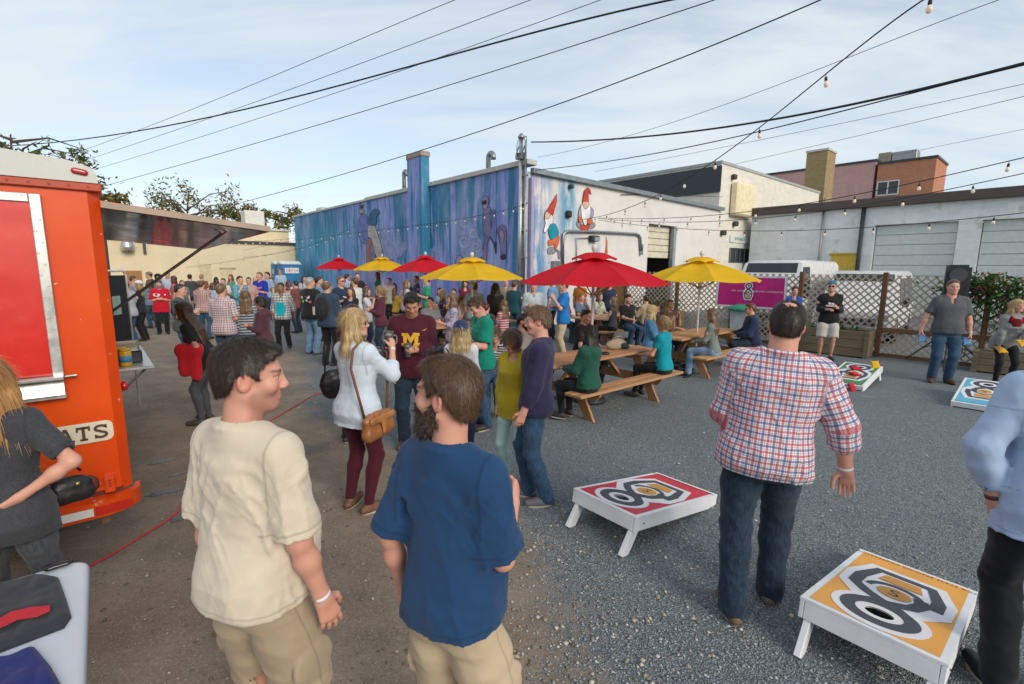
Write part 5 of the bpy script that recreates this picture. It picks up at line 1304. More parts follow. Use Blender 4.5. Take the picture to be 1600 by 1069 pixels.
plant('leafy vine trailing down the lattice behind the woman in the red scarf', 'climbing_vine', -.32, 1.52, .30, .34, 950, 40)
plant('low green shoots in the planter behind the man in cream shorts', 'planter_greenery', 2.66, .66, .45, .06, 160, 0, 4, -.38)
plant('small green plants with yellow tips in the far planter', 'planter_greenery', 7.7, .95, .55, .12, 220, 8, 5, -.35)
# banner on the fence
c_tl, c_tr, c_br, c_bl = [on_plane(*p_, FO - A * .12, A) for p_ in ((1121, 436), (1232, 428), (1232, 483), (1122, 480))]
bL = lambda q: np.array([(q - FO) @ A, (q - FO) @ B, q[2]]); tl, tr_, br_, bl = [bL(q) for q in (c_tl, c_tr, c_br, c_bl)]
ban = thing('banner', 'magenta brewery banner with a white figure eight logo hung on the lattice', 'banner', tuple(FO), GA)
t = NT('banner_cloth'); v = t.coords(); nb = t.noise(v, 2.2, 5, .6); t.col(t.mix(t.rng(nb, .3, .7), (.46, .012, .16), (.60, .02, .22))).set(.5, spec=.35)
yb0, yb1 = tl[1], tr_[1]; zb1, zb0 = (tl[2] + tr_[2]) / 2 + .02, (br_[2] + bl[2]) / 2
def cloth_sheet(y0, y1, z0, z1, x, nY=28, nZ=14, amp=.035, ph=0.):
    Y_, Z_ = np.meshgrid(np.linspace(y0, y1, nY), np.linspace(z0, z1, nZ), indexing='ij'); X_ = x - amp * (vnoise(Y_ * 2.1 + Z_ * 1.3, Z_ * 1.1, 0 * Y_ + ph, 4) + .5 * np.sin(Y_ * 5 + Z_ * 4))
    V_ = np.stack([X_, Y_, Z_], -1).reshape(-1, 3); a_, b_ = np.meshgrid(np.arange(nY - 1), np.arange(nZ - 1), indexing='ij'); k_ = (a_ * nZ + b_).ravel(); return V_, np.stack([k_, k_ + nZ, k_ + nZ + 1, k_ + 1], 1)
V_, Q_ = cloth_sheet(yb0, yb1, zb0, zb1, -.10); bo = obj('banner_sheet', np_mesh('banner_sheet', V_, Q_, True), t.m, ban)
bx_ = lambda y_, z_: -.10 - .035 * (vnoise(np.array([y_ * 2.1 + z_ * 1.3]), np.array([z_ * 1.1]), np.array([0.]), 4)[0] + .5 * math.sin(y_ * 5 + z_ * 4))
for nm, a0, a1, b0, b1 in (('hem', yb0, yb1, zb1 - .05, zb1), ('hem', yb0, yb1, zb0, zb0 + .05), ('hem', yb0, yb0 - .06, zb0, zb1), ('hem', yb1 + .06, yb1, zb0, zb1)):
    Y_ = np.linspace(a0, a1, 28 if abs(a1 - a0) > .1 else 2); Zs = np.linspace(b0, b1, 14 if abs(b1 - b0) > .1 else 2)
    V_ = np.array([[bx_(y_, z_) - .006, y_, z_] for y_ in Y_ for z_ in Zs]); nZ = len(Zs); Q_ = np.array([[i * nZ + j, (i + 1) * nZ + j, (i + 1) * nZ + j + 1, i * nZ + j + 1] for i in range(len(Y_) - 1) for j in range(nZ - 1)])
    obj('hem', np_mesh('hem', V_, Q_, True), paint('hem_white', (.66, .64, .68), .6), ban)
ymid, zmid = (yb0 + yb1) / 2 + .02, (zb0 + zb1) / 2
m_ink = paint('print_white', (.74, .72, .74), .6, var=.03); m_inkd = paint('print_slate', (.055, .06, .075), .6, var=.05); m_inko = paint('print_amber', (.60, .27, .045), .55, var=.05)
def logo_paths(k=1.):
    """ribbon figure of the brewery mark: loop with the hole, crossing, and a six sided glass; x across, y along, hole loop at y=0"""
    loop = [(.125 * math.sin(a), -.115 * math.cos(a)) for a in np.linspace(-2.35, 2.35, 26)]
    up_ = [(.088, .082)] ; path = [np.array(p_) for p_ in loop]
    eye_ = [(.105 * math.sin(a), .315 - .105 * math.cos(a)) for a in np.linspace(0, 2 * math.pi, 28, endpoint=False)]
    hexa = [(-.06, .16), (-.165, .29), (-.165, .42), (-.115, .60), (.115, .60), (.165, .42), (.165, .29), (.06, .16)]
    cross1 = [(-.088, .082), (-.02, .145), (.06, .20), (.105, .30)]; cross2 = [(.088, .082), (.02, .145), (-.06, .20), (-.105, .30)]
    return loop, eye_, hexa, cross1, cross2
def logo(par, o, ex, ey, k, z0=.001, hole=True, fill=None):
    """the printed mark, laid in thin coats"""
    o = np.asarray(o, float); ex = np.asarray(ex, float); ey = np.asarray(ey, float); nz = np.cross(ex, ey); loop, eye_, hexa, c1, c2 = logo_paths()
    S = lambda P: [(a * k, b * k) for a, b in P]
    m = MB()
    m.strip(S([(.125 * math.sin(a), -.115 * math.cos(a)) for a in np.linspace(0, 2 * math.pi, 32, endpoint=False)]), .135 * k, o + nz * z0, ex, ey, .0012, True)
    m.prism(S([(-.09, .05), (.09, .05), (.23, .25), (.235, .44), (.165, .67), (-.165, .67), (-.235, .44), (-.23, .25)]), o + nz * (z0 + .0004), ex, ey, .0012); m.build('logo_outline', m_ink, par)
    m = MB(); zz = z0 + .0026
    m.strip(S([(.125 * math.sin(a), -.115 * math.cos(a)) for a in np.linspace(0, 2 * math.pi, 32, endpoint=False)]), .062 * k, o + nz * zz, ex, ey, .0008, True)
    m.strip(S([(-.10, .07), (-.05, .12), (.03, .17), (.09, .22), (.115, .30), (.10, .37)]), .062 * k, o + nz * (zz + .0004), ex, ey, .0008)
    m.strip(S([(.10, .07), (.05, .12), (-.03, .165), (-.10, .215), (-.165, .29), (-.165, .42), (-.115, .60), (.115, .60), (.165, .42), (.165, .30)]), .058 * k, o + nz * (zz + .0008), ex, ey, .0008)
    m.strip(S([(.113 * math.cos(a), .315 + .113 * math.sin(a)) for a in np.linspace(.2, math.pi - .1, 14)]), .030 * k, o + nz * (zz + .0012), ex, ey, .0008); m.build('logo_ribbon', m_inkd, par)
    m = MB(); m.prism(S([(.072 * math.cos(a), .315 + .072 * math.sin(a)) for a in np.linspace(0, 2 * math.pi, 20, endpoint=False)]), o + nz * (zz + .0018), ex, ey, .0008)
    m.prism(S([(-.095, .455), (.095, .455), (.075, .555), (-.075, .555)]), o + nz * (zz + .0018), ex, ey, .0008); m.build('logo_fill', m_inko, par)
    put_text('S', .115 * k, o + ey * .315 * k + nz * (zz + .0032), ex, ey, m_inkd, par, 'logo_letter', .0004)
logo(ban, (-.165, ymid, zmid + .17), (0, 1, 0), (0, 0, -1), .60)
put_text('FAIR STATE', .062, (-.165, ymid + .13, zmid + .02), (0, -1, 0), (0, 0, 1), m_ink, ban, 'lettering', .001, align='RIGHT', spacing=1.15)
put_text('BREWING COOPERATIVE', .062, (-.165, ymid - .13, zmid + .02), (0, -1, 0), (0, 0, 1), m_ink, ban, 'lettering', .001, align='LEFT', spacing=1.15)
# litter bin with a green lid
p_ = FO + B * 4.75 - A * .80; bn = thing('litter_bin', 'pale grey wheeled bin with a green lid below the magenta banner', 'bin', tuple(p_), GA)
MB().lathe([(.20, .03), (.27, .10), (.31, .92), (.33, .95)], n=4, ax=rot((0, 0, 1), math.pi / 4)).build('tub', paint('bin_grey', (.42, .47, .47), .5), bn)
MB().lathe([(.36, .955), (.37, 1.0), (.30, 1.06), (.12, 1.12)], n=16).build('lid', paint('bin_green', (.01, .20, .11), .45), bn, True)
# loudspeaker on a tripod behind the fence line
p_ = ground_at(1474, 580); sp_ = thing('loudspeaker', 'black moulded loudspeaker on a tripod behind the man in the grey polo', 'loudspeaker', (p_[0] + .25, p_[1] + .25, 0), math.radians(-125) + math.pi / 2)
m = MB(); prof = [(-.20, 0), (.20, 0), (.17, .36), (.10, .40), (-.10, .40), (-.17, .36)]
m.prism(prof, (0, .0, 1.42), (1, 0, 0), (0, 1, 0), .72); cabinet = m.build('cabinet', paint('speaker_black', (.022, .024, .027), .55, bump=.3, bscale=120), sp_)
MB().prism([(-.15, .02), (.15, .02), (.17, .34), (.09, .37), (-.09, .37), (-.17, .34)], (0, .0, 2.141), (1, 0, 0), (0, 1, 0), .05).build('top_cap', paint('speaker_black', (.02,) * 3), sp_)
MB().box((0, -.012, 1.66), (.33, .025, .36), bev=.01).build('grille', paint('grille', (.03, .032, .035), .5, .5, bump=.6, bscale=300), sp_)
m = MB(); m.lathe([(.145, .0), (.12, .035), (.05, .05)], (0, 0, 0), 24, fr((0, 1, 0))); o_ = m.build('horn', paint('horn', (.06, .065, .07), .4), sp_); o_.location = (0, -.028, 1.98)
m = MB(); m.tube([(0, .2, .55), (0, .2, 1.46)], .02, 8); m.build('pole', black_rubber, sp_)
for a_ in (.4, 2.5, 4.6):
    m = MB(); m.tube([(0, .2, .80), (.78 * math.cos(a_), .2 + .78 * math.sin(a_), .03)], .014, 6); m.tube([(0, .2, .55), (.45 * math.cos(a_), .2 + .45 * math.sin(a_), .36)], .01, 6); m.build('tripod_leg', black_rubber, sp_)

# ================================================================ vans behind the fence
def van(label, pos, head, L_, W_, Hh, nose=.55, suv=False):
    """panel van: x across, y towards the nose"""
    th = thing('parked_van', label, 'van', (pos[0], pos[1], 0), math.radians(head) - math.pi / 2, 'vans parked behind the fence'); wp = paint('van_white', (.70, .70, .69), .3, var=.04, dirt=.1, coat=.3)
    y0, y1 = -L_ / 2, L_ / 2; belt = Hh * .50
    prof = [(y0, .35), (y1 - .05, .35), (y1, .55), (y1 - .02, belt * .86), (y1 - nose, belt), (y1 - nose - .55, Hh - .06), (y1 - nose - 1.0, Hh), (y0 + .25, Hh), (y0 + .04, Hh - .15), (y0, belt)]
    n_ = len(prof); sec = [(-1., .0), (-.985, .0)]; V_, F_ = [], []
    rows = []
    for xs, inset in ((-1, .05), (-.9, .0), (.9, .0), (1, .05)):
        row = []
        for y_, z_ in prof:
            tum = max(0, (z_ - belt) / (Hh - belt)) * .13; x_ = xs * (W_ / 2 - tum); sh = inset
            yy = y_ - math.copysign(sh, y_) if abs(y_) > L_ / 2 - .3 else y_; zz = z_ - (sh if z_ > Hh - .1 else 0) + (sh if z_ < .4 else 0); row.append(len(V_)); V_.append((x_, yy, zz))
        rows.append(row)
    for a_, b_ in zip(rows[:-1], rows[1:]): F_ += [[a_[i], b_[i], b_[(i + 1) % n_], a_[(i + 1) % n_]] for i in range(n_)]
    F_ += [rows[0], rows[-1][::-1]]
    bo = sharp(MB().add(V_, F_).build('body', wp, th), 35)
    nv = np.array((0, (Hh - .06 - belt), .55)); nv = nv / np.linalg.norm(nv)
    ex = np.array((1., 0, 0)); p0 = np.array((0, y1 - nose - .04, belt + .03)); p1 = np.array((0, y1 - nose - .52, Hh - .10)); ey = unit(p1 - p0); hh = np.linalg.norm(p1 - p0)
    MB().prism([(-W_ / 2 + .14, .02), (W_ / 2 - .14, .02), (W_ / 2 - .24, hh), (-W_ / 2 + .24, hh)], p0, ex, ey, .035).build('windscreen', glass_dark, th)
    for sd in (1, -1):
        tx = lambda z_: sd * (W_ / 2 - max(0, (z_ - belt) / (Hh - belt)) * .13)
        segs = [(y1 - nose - .25, y1 - nose - 1.15)] + ([(y1 - nose - 1.3, y1 - nose - 2.4), (y1 - nose - 2.5, y0 + .35)] if suv else [])
        for q0, q1 in segs:
            zl, zh = belt + .04, Hh - .22; off = (.35 if q0 > y1 - nose - .5 else 0)
            V2 = [(tx(zl) * 1.004, q0, zl), (tx(zl) * 1.004, q1, zl), (tx(zh) * 1.006, q1, zh), (tx(zh) * 1.006, q0 - off, zh)]; V3 = [(x_ + sd * .012, y_, z_) for x_, y_, z_ in V2]
            MB().add(V2 + V3, [[0, 1, 2, 3], [7, 6, 5, 4], [0, 4, 5, 1], [1, 5, 6, 2], [2, 6, 7, 3], [3, 7, 4, 0]]).build('side_window', glass_dark, th)
        MB().box((sd * (W_ / 2 + .10), y1 - nose - .45, belt + .12), (.16, .08, .24), bev=.03).build('wing_mirror', black_rubber, th)
        MB().box((sd * (W_ / 2 - .22), y1 - .0, .78), (.26, .08, .18), bev=.03).build('headlight', metal_pale, th)
        for yw in (y1 - .85, y0 + .85):
            w_ = MB().lathe([(.20, -.11), (.34, -.11), (.36, -.06), (.36, .06), (.34, .11), (.20, .11)], (sd * (W_ / 2 - .10), yw, .36), 20, fr((1, 0, 0))).build('wheel', black_rubber, th, True)
            MB().lathe([(.05, -.02), (.20, 0), (.205, .03)], (sd * (W_ / 2 - .02), yw, .36), 16, fr((sd, 0, 0))).build('rim', metal_pale, w_, True)
    MB().box((0, y1 - .0, .62), (W_ * .6, .06, .22)).build('grille', dark_metal, th); MB().box((0, y1 + .02, .42), (W_ - .1, .16, .16), bev=.04).build('bumper', metal_grey, th)
    m = MB()
    for dz in (.52, .72): m.box((0, y1 + .035, dz), (W_ * .5, .02, .02))
    m.build('grille_bar', metal_pale, th); return th
def yard(a, b): q = FO + A * a + B * b; return q
van('white panel van behind the magenta banner with dark windscreen', at_depth(1218, 430, 16.0)[:2] + np.array((.75, .9)), 222, 4.9, 2.0, 2.38)
van('white passenger van with dark side windows behind the lattice', at_depth(1352, 430, 14.0)[:2] + np.array((1.3, 1.6)), 226, 4.8, 1.95, 2.06, .9, True)

# ================================================================ picnic tables and parasols
w_tab = wood('picnic_wood', (.48, .26, .125), axis=0); w_leg = wood('picnic_leg', (.42, .22, .105), axis=2)
def picnic_table():
    th = thing('picnic_table', '', 'table'); L_ = 2.44
    for i in range(5): 
        MB().box((0, (i - 2) * .146, .735), (L_, .139, .038), bev=.005).build('plank', w_tab, th)
    for sd in (1, -1):
        for j in (0, 1): MB().box((0, sd * (.66 + j * .146), .435), (L_ if sd > 0 or 1 else L_, .139, .038), bev=.005).build('seat_plank', w_tab, th)
    for x_ in (-.78, .78):
        for sd in (1, -1):
            p0, p1 = np.array((x_, sd * .26, .715)), np.array((x_, sd * .66, .0)); d_ = unit(p1 - p0); m = MB(); Mx = np.stack([np.array((1., 0, 0)), unit(np.cross(d_, (1, 0, 0))), d_], 1)
            poly = np.array([(-.075, 0), (.075, 0)]); yv = unit(np.array((0, 1., 0)))
            V_ = []
            for dx in (-.019, .019):
                for (c_, z_) in ((p0, .715), (p1, .0)):
                    for dy in (-.08, .08): V_.append((x_ + dx, c_[1] + dy, z_))
            m.add(V_, [[0, 1, 3, 2], [4, 6, 7, 5], [0, 4, 5, 1], [2, 3, 7, 6], [0, 2, 6, 4], [1, 5, 7, 3]]); m.build('leg', w_leg, th)
        xo = x_ + (.039 if x_ < 0 else -.039)
        m = MB(); m.prism([(-.80, .415), (.80, .415), (.80, .36), (.72, .275), (-.72, .275), (-.80, .36)], (xo - .019, 0, 0), (0, 1, 0), (0, 0, 1), .038); m.build('seat_beam', w_leg, th)
        m = MB(); m.prism([(-.36, .715), (.36, .715), (.30, .63), (-.30, .63)], (xo - .019, 0, 0), (0, 1, 0), (0, 0, 1), .038); m.build('top_beam', w_leg, th)
        s_ = 1 if x_ < 0 else -1; p0, p1 = np.array((xo + s_ * .03, 0, .34)), np.array((xo + s_ * .42, 0, .71)); d_ = p1 - p0
        MB().box((p0 + p1) / 2, (.038, .085, np.linalg.norm(d_)), fr(d_, (1, 0, 0)) @ np.array([[0, 1, 0], [1, 0, 0], [0, 0, -1.]])).build('brace', w_leg, th)
    return th
T1 = np.array((1.22, 7.36)); T2 = np.array((3.86, 10.04))
UMB = [(T1, GA, 'red', 'nearest picnic table, under the big red parasol'), (T2, GA, 'yellow', 'picnic table below the magenta banner under a yellow parasol'),
       (np.array((-.95, 11.5)), GA, 'yellow', 'picnic table under the yellow parasol at the middle of the painted wall'), (np.array((-2.95, 16.6)), GA + math.pi / 2, 'red', 'picnic table under the middle red parasol beside the painted wall'),
       (np.array((-5.5, 20.7)), GA + math.pi / 2, 'yellow', 'picnic table under the farther yellow parasol beside the painted wall'), (np.array((-8.85, 25.0)), GA + math.pi / 2, 'red', 'picnic table under the farthest red parasol near the blue toilets'),
       (np.array((2.7, 13.6)), GA, None, 'picnic table without parasol behind the bearded diners')]
proto_t = picnic_table()
for i, (p_, a_, c_, lab) in enumerate(UMB):
    o_ = proto_t if i == 0 else clone(proto_t); o_.location = (p_[0], p_[1], 0); o_.rotation_euler = (0, 0, a_); tag(o_, lab, 'table', 'picnic tables in the yard')
def umbrella_cloth(key, c):
    if key in MATS: return MATS[key]
    t = NT(key); v = t.coords(); c = np.array(c); n = t.noise(v, 3, 5, .6); cc = t.mix(t.rng(n, .3, .7), tuple(c * .93), tuple(np.clip(c * 1.05, 0, 1))); t.col(cc).set(.75, spec=.25)
    tr = t.n('BsdfTranslucent'); t.l(cc, tr.inputs['Color']); mx = t.n('MixShader'); mx.inputs[0].default_value = .35; t.l(t.b.outputs[0], mx.inputs[1]); t.l(tr.outputs[0], mx.inputs[2]); t.l(mx.outputs[0], t.out.inputs['Surface'])
    t.bump(t.noise(v, 160, 3, .6), .1, .003); MATS[key] = t.m; return t.m
m_red, m_yel = umbrella_cloth('parasol_red', (.66, .010, .024)), umbrella_cloth('parasol_yellow', (.86, .52, .014)); m_pole = paint('pole_white', (.60, .58, .54), .4)
UL = ['big red parasol over the nearest picnic table', 'yellow parasol beside the magenta banner', 'large yellow parasol in front of the painted wall', 'middle red parasol in front of the painted wall', 'small far yellow parasol between two red ones', 'farthest small red parasol beside the blue toilets']
def parasol(p_, col_, lab, R_=1.28, z_rim=2.16, z_top=2.66, turn=0.):
    th = thing('parasol', lab, 'parasol', (p_[0], p_[1], 0), turn, 'parasols over the picnic tables'); m = m_red if col_ == 'red' else m_yel; n_ = 8
    def canopy(r0, r1, z0, z1, sag, rings, wav=0.):
        V_, F_ = [], []; per = 6
        for i in range(rings + 1):
            f_ = i / rings; r_c = r0 + (r1 - r0) * f_
            for j in range(n_ * per):
                s_ = j / per; k_ = s_ - math.floor(s_); a_ = math.floor(s_) * 2 * math.pi / n_; b_ = a_ + 2 * math.pi / n_
                x_ = (1 - k_) * math.cos(a_) + k_ * math.cos(b_); y_ = (1 - k_) * math.sin(a_) + k_ * math.sin(b_); bow = math.sin(k_ * math.pi)
                V_.append((x_ * r_c, y_ * r_c, z0 + (z1 - z0) * f_ - sag * bow * f_ * (1.0) + .04 * math.sin(f_ * math.pi) * (1 - bow * .6) + wav * bow * f_))
        M_ = n_ * per
        for i in range(rings): F_ += [[i * M_ + j, (i + 1) * M_ + j, (i + 1) * M_ + (j + 1) % M_, i * M_ + (j + 1) % M_] for j in range(M_)]
        return MB().add(V_, F_)
    c_ = canopy(.10, R_, z_top, z_rim, .035, 7).build('canopy', m, th, True); c_.data.set_sharp_from_angle(angle=math.radians(14))
    v_ = canopy(.02, .36, z_top + .085, z_top - .035, -.0, 3, .035).build('vent_cap', m, th, True)
    MB().lathe([(.018, 0), (.022, .03), (.042, .06), (.046, .09), (.03, .125), (.006, .14)], (0, 0, z_top + .07), 12).build('finial', m_pole, th, True)
    MB().tube([(0, 0, .02), (0, 0, z_top + .06)], .021, 10).build('pole', m_pole, th, True); MB().lathe([(.25, .0), (.25, .05), (.06, .08), (.05, .22)], n=18).build('base', dark_metal, th, True)
    for j in range(n_):
        a_ = 2 * math.pi * j / n_; d_ = np.array((math.cos(a_), math.sin(a_), 0)); MB().tube([d_ * .05 + Zv * (z_top - .05), d_ * R_ * .99 + Zv * (z_rim - .016)], .009, 5).build('rib', wood('rib_wood', (.36, .24, .12), axis=2), th)
        MB().tube([d_ * .04 + Zv * (z_top - .55), d_ * R_ * .52 + Zv * ((z_top + z_rim) / 2 - .03)], .008, 5).build('strut', MATS['rib_wood'], th)
    MB().lathe([(.045, -.04), (.045, .04)], (0, 0, z_top - .55), 10).build('runner', m_pole, th)
for i, (p_, a_, c_, lab) in enumerate(UMB):
    if c_: parasol(p_, c_, UL[i], turn=.25 + i * .37, R_=(1.15, 1.18, 1.24, 1.22, 1.22, 1.18)[i], z_rim=(1.84, 1.84, 1.80, 1.92, 1.92, 1.94)[i], z_top=(2.20, 2.22, 2.20, 2.36, 2.38, 2.42)[i])
# things on the nearest table
def on_table(T, x_, y_, z_=.756): c, s = math.cos(GA), math.sin(GA); return (T[0] + c * x_ - s * y_, T[1] + s * x_ + c * y_, z_)
o_ = MB().lathe([(.045, 0), (.075, .005), (.078, .028), (.062, .028), (.055, .012), (.01, .010)], n=20).build('ashtray', paint('ashtray_black', (.02, .02, .022), .35), None, True, on_table(T1, .1, -.18)); tag(o_, 'round black ashtray on the nearest picnic table', 'ashtray')
F = Field(); F.ell((0, 0, .075), (.19, .075, .08), None, .02); F.ell((.06, .0, .10), (.12, .05, .07), rot((0, 1, 0), .4), .03); F.clip((0, 0, .004), (0, 0, 1)); F.warp(lambda X, Y, Z: .012 * (np.abs(2 * vnoise(X * 16, Y * 16, Z * 16, 3) - 1) - .5))
hb_ = thing('handbag', 'slouchy beige and navy handbag lying on the nearest table', 'handbag', on_table(T1, .62, .0), GA - .3); field_obj('bag_body', [F.mesh(.011)], fabric('bag_canvas', (.36, .30, .22)), hb_)
F = Field(); F.ell((.12, -.02, .06), (.13, .07, .055), rot((0, 1, 0), .3), .02); F.clip((0, 0, .004), (0, 0, 1)); field_obj('bag_flap', [F.mesh(.011)], fabric('bag_navy', (.025, .04, .06)), hb_)
m = MB(); m.tube([(-.14, .0, .10), (-.08, -.05, .20), (.04, -.06, .22), (.14, -.02, .13)], .008, 6); m.build('strap', fabric('bag_canvas', (.36, .30, .22)), hb_, True)
# grey backpack on the ground
p_ = ground_at(1085, 583); bp = thing('backpack', 'grey and black rucksack lying on the gravel beside the second table', 'backpack', (p_[0], p_[1], 0), GA)
F = Field(); F.ell((0, 0, .15), (.22, .15, .16), rot((0, 1, 0), .25), .03); F.ell((.10, -.05, .10), (.16, .13, .11), None, .03); F.clip((0, 0, .004), (0, 0, 1)); F.warp(lambda X, Y, Z: .012 * (np.abs(2 * vnoise(X * 13, Y * 13, Z * 13, 5) - 1) - .5)); field_obj('bag_body', [F.mesh(.013)], fabric('pack_grey', (.16, .17, .17)), bp)
F = Field(); F.ell((.16, -.10, .10), (.14, .07, .085), None, .02); F.clip((0, 0, .004), (0, 0, 1)); field_obj('front_pocket', [F.mesh(.013)], fabric('pack_black', (.02, .02, .022)), bp)
m = MB(); m.tube([(-.15, -.05, .22), (-.28, -.12, .10), (-.42, -.14, .02), (-.60, -.10, .012)], .014, 6); m.tube([(-.10, -.08, .24), (-.05, -.2, .12), (.1, -.26, .03)], .016, 6); m.build('strap', MATS['pack_black'], bp, True)
# ================================================================ beanbag boards
def board(label, o, heading, colr, key, hole_side=True):
    """o: ground point under the high left corner; x along the high edge, y towards the low end"""
    W_, L_, h1, h2 = .61, 1.215, .285, .088; th = thing('cornhole_board', label, 'game board', (o[0], o[1], 0), heading, 'beanbag boards on the gravel'); wb = paint('board_white', (.74, .75, .77), .5, var=.05, bump=.25, bscale=40, dirt=.06)
    sl = math.asin((h1 - h2) / L_); ex = np.array((1., 0, 0)); ey = np.array((0, math.cos(sl), -math.sin(sl))); nz = np.cross(ex, ey); O = np.array((0, 0, h1)); Mx = np.stack([ex, ey, nz], 1)
    P = lambda x_, y_, z_: O + ex * x_ + ey * y_ + nz * z_
    # deck with its hole
    n_ = 32; hc_ = (W_ / 2, .23); R_ = .0762; V_, F_ = [], []
    ang = [2 * math.pi * i / n_ for i in range(n_)]
    def rim(a): # where a ray from the hole meets the deck edge
        dx, dy = math.cos(a), math.sin(a); ts = []
        if dx > 1e-9: ts.append((W_ - .0 - hc_[0]) / dx)
        if dx < -1e-9: ts.append(-hc_[0] / dx)
        if dy > 1e-9: ts.append((L_ - hc_[1]) / dy)
        if dy < -1e-9: ts.append(-hc_[1] / dy)
        t_ = min(ts); return hc_[0] + dx * t_, hc_[1] + dy * t_
    ang = sorted(ang + [math.atan2(cy_ - hc_[1], cx_ - hc_[0]) % (2 * math.pi) for cx_ in (0, W_) for cy_ in (0, L_)]); n_ = len(ang)
    for zz in (0, -.014):
        for a in ang: V_.append(P(hc_[0] + R_ * math.cos(a), hc_[1] + R_ * math.sin(a), zz))
        for a in ang: x_, y_ = rim(a); V_.append(P(x_, y_, zz))
    for i in range(n_):
        j = (i + 1) % n_; F_ += [[i, n_ + i, n_ + j, j], [2 * n_ + j, 3 * n_ + j, 3 * n_ + i, 2 * n_ + i], [j, 2 * n_ + j, 2 * n_ + i, i], [n_ + i, 3 * n_ + i, 3 * n_ + j, n_ + j]]
    MB().add(V_, F_).build('deck', wb, th)
    # printed panel, with the same hole
    cm = paint('board_' + key, colr, .42, var=.06, scale=5, dirt=.05); V_, F_ = [], []; mg = .034
    ang2 = [2 * math.pi * i / 32 for i in range(32)]; ang2 = sorted(ang2 + [math.atan2(cy_ - hc_[1], cx_ - hc_[0]) % (2 * math.pi) for cx_ in (mg, W_ - mg) for cy_ in (mg, L_ - mg)]); n_ = len(ang2)
    def rim2(a):
        dx, dy = math.cos(a), math.sin(a); ts = []
        if dx > 1e-9: ts.append((W_ - mg - hc_[0]) / dx)
        if dx < -1e-9: ts.append((mg - hc_[0]) / dx)
        if dy > 1e-9: ts.append((L_ - mg - hc_[1]) / dy)
        if dy < -1e-9: ts.append((mg - hc_[1]) / dy)
        t_ = min(ts); return hc_[0] + dx * t_, hc_[1] + dy * t_
    for a in ang2: V_.append(P(hc_[0] + R_ * 1.01 * math.cos(a), hc_[1] + R_ * 1.01 * math.sin(a), .0015))
    for a in ang2: x_, y_ = rim2(a); V_.append(P(x_, y_, .0015))
    for i in range(n_): j = (i + 1) % n_; F_.append([i, n_ + i, n_ + j, j])
    pn = MB().add(V_, F_).build('printed_panel', cm, th)
    logo(pn, P(W_ / 2, .23, .0018), ex, ey, 1.12)
    put_text('FAIR STATE BREWING COOPERATIVE', .030, P(W_ / 2, L_ - .065, .004), -ex, -ey, m_inkd, pn, 'lettering', .0004, spacing=1.25)
    # frame planks
    hgt = .098
    for x_ in (.012, W_ - .012): MB().box(P(x_, L_ / 2, -.014 - hgt / 2), (.022, L_ - .002, hgt), Mx, .003).build('side_plank', wb, th)
    MB().box(P(W_ / 2, .012, -.0145 - hgt / 2), (W_ - .05, .022, hgt), Mx, .003).build('end_plank', wb, th)
    MB().box(P(W_ / 2, L_ - .012, -.0145 - .032), (W_ - .05, .022, .06), Mx, .003).build('end_plank', wb, th)
    for x_ in (.046, W_ - .046):
        a = P(x_, .10, -.03); b = np.array((x_, -.085, .0)); d_ = b - a
        MB().box((a + b) / 2, (.034, .085, np.linalg.norm(d_) + .02), fr(d_, (0, 1, 0)) if False else np.stack([ex, unit(np.cross(unit(d_), ex)), unit(d_)], 1), .003).build('leg', wb, th)
        MB().lathe([(.006, 0), (.006, .004)], P(W_ + .001 if x_ > .3 else -.001, .10, -.06), 8, fr((1 if x_ > .3 else -1, 0, 0))).build('bolt', dark_metal, th)
    return th, P, Mx
bo_, Po, Mo = board('orange beanbag board nearest the camera', (1.5859, 2.4073), -.858, (.80, .36, .05), 'orange')
br2, Pr, Mr = board('red beanbag board beside the plaid shirted man', (.5093, 3.7025), -.868, (.60, .018, .045), 'red')
gpt = ground_at(1380, 573, .285); bg_, Pg, Mg = board('green beanbag board with red bags on it', (gpt[0] + .0, gpt[1], 0)[:2], -.86 + math.pi, (.025, .20, .06), 'green')
bpt = ground_at(1508, 590, .285) + np.array([.40, -.46, 0]); bb_, Pb, Mb = board('pale blue beanbag board near the woman in the red scarf', bpt[:2], -.86 + math.pi, (.10, .42, .58), 'blue')
def beanbag(label, loc, m, ax=None, tip=False, group='beanbags'):
    F = Field(); F.ell((0, 0, 0), (.075, .075, .026), None, .01)
    for sx_ in (-1, 1):
        for sy_ in (-1, 1): F.cone((0, 0, 0), (sx_ * .068, sy_ * .068, 0), .024, .012, .03)
    F.warp(lambda X, Y, Z: .006 * (np.abs(2 * vnoise(X * 30, Y * 30, Z * 30, 8) - 1) - .5)); V_, Q_ = F.mesh(.009)
    if ax is not None: V_ = V_ @ np.asarray(ax).T
    o_ = field_obj('beanbag', [(V_, Q_)], m, None); o_.location = loc; tag(o_, label, 'beanbag', group); return o_
def board_pt(bd, P, x_, y_, z_): q = P(x_, y_, z_); c, s = math.cos(bd.rotation_euler.z), math.sin(bd.rotation_euler.z); return (bd.location.x + c * q[0] - s * q[1], bd.location.y + s * q[0] + c * q[1], q[2])
m_bagr, m_bagy, m_bagb = fabric('bag_red', (.45, .012, .03)), fabric('bag_yellow', (.62, .36, .02)), fabric('bag_blue', (.10, .25, .45))
beanbag('red beanbag lying on the green board beside its hole', board_pt(bg_, Pg, .34, .38, .03), m_bagr, rot((1, 0, 0), .2)); beanbag('red beanbag at the middle of the green board', board_pt(bg_, Pg, .26, .72, .03), m_bagr, rot((0, 1, 0), .2))
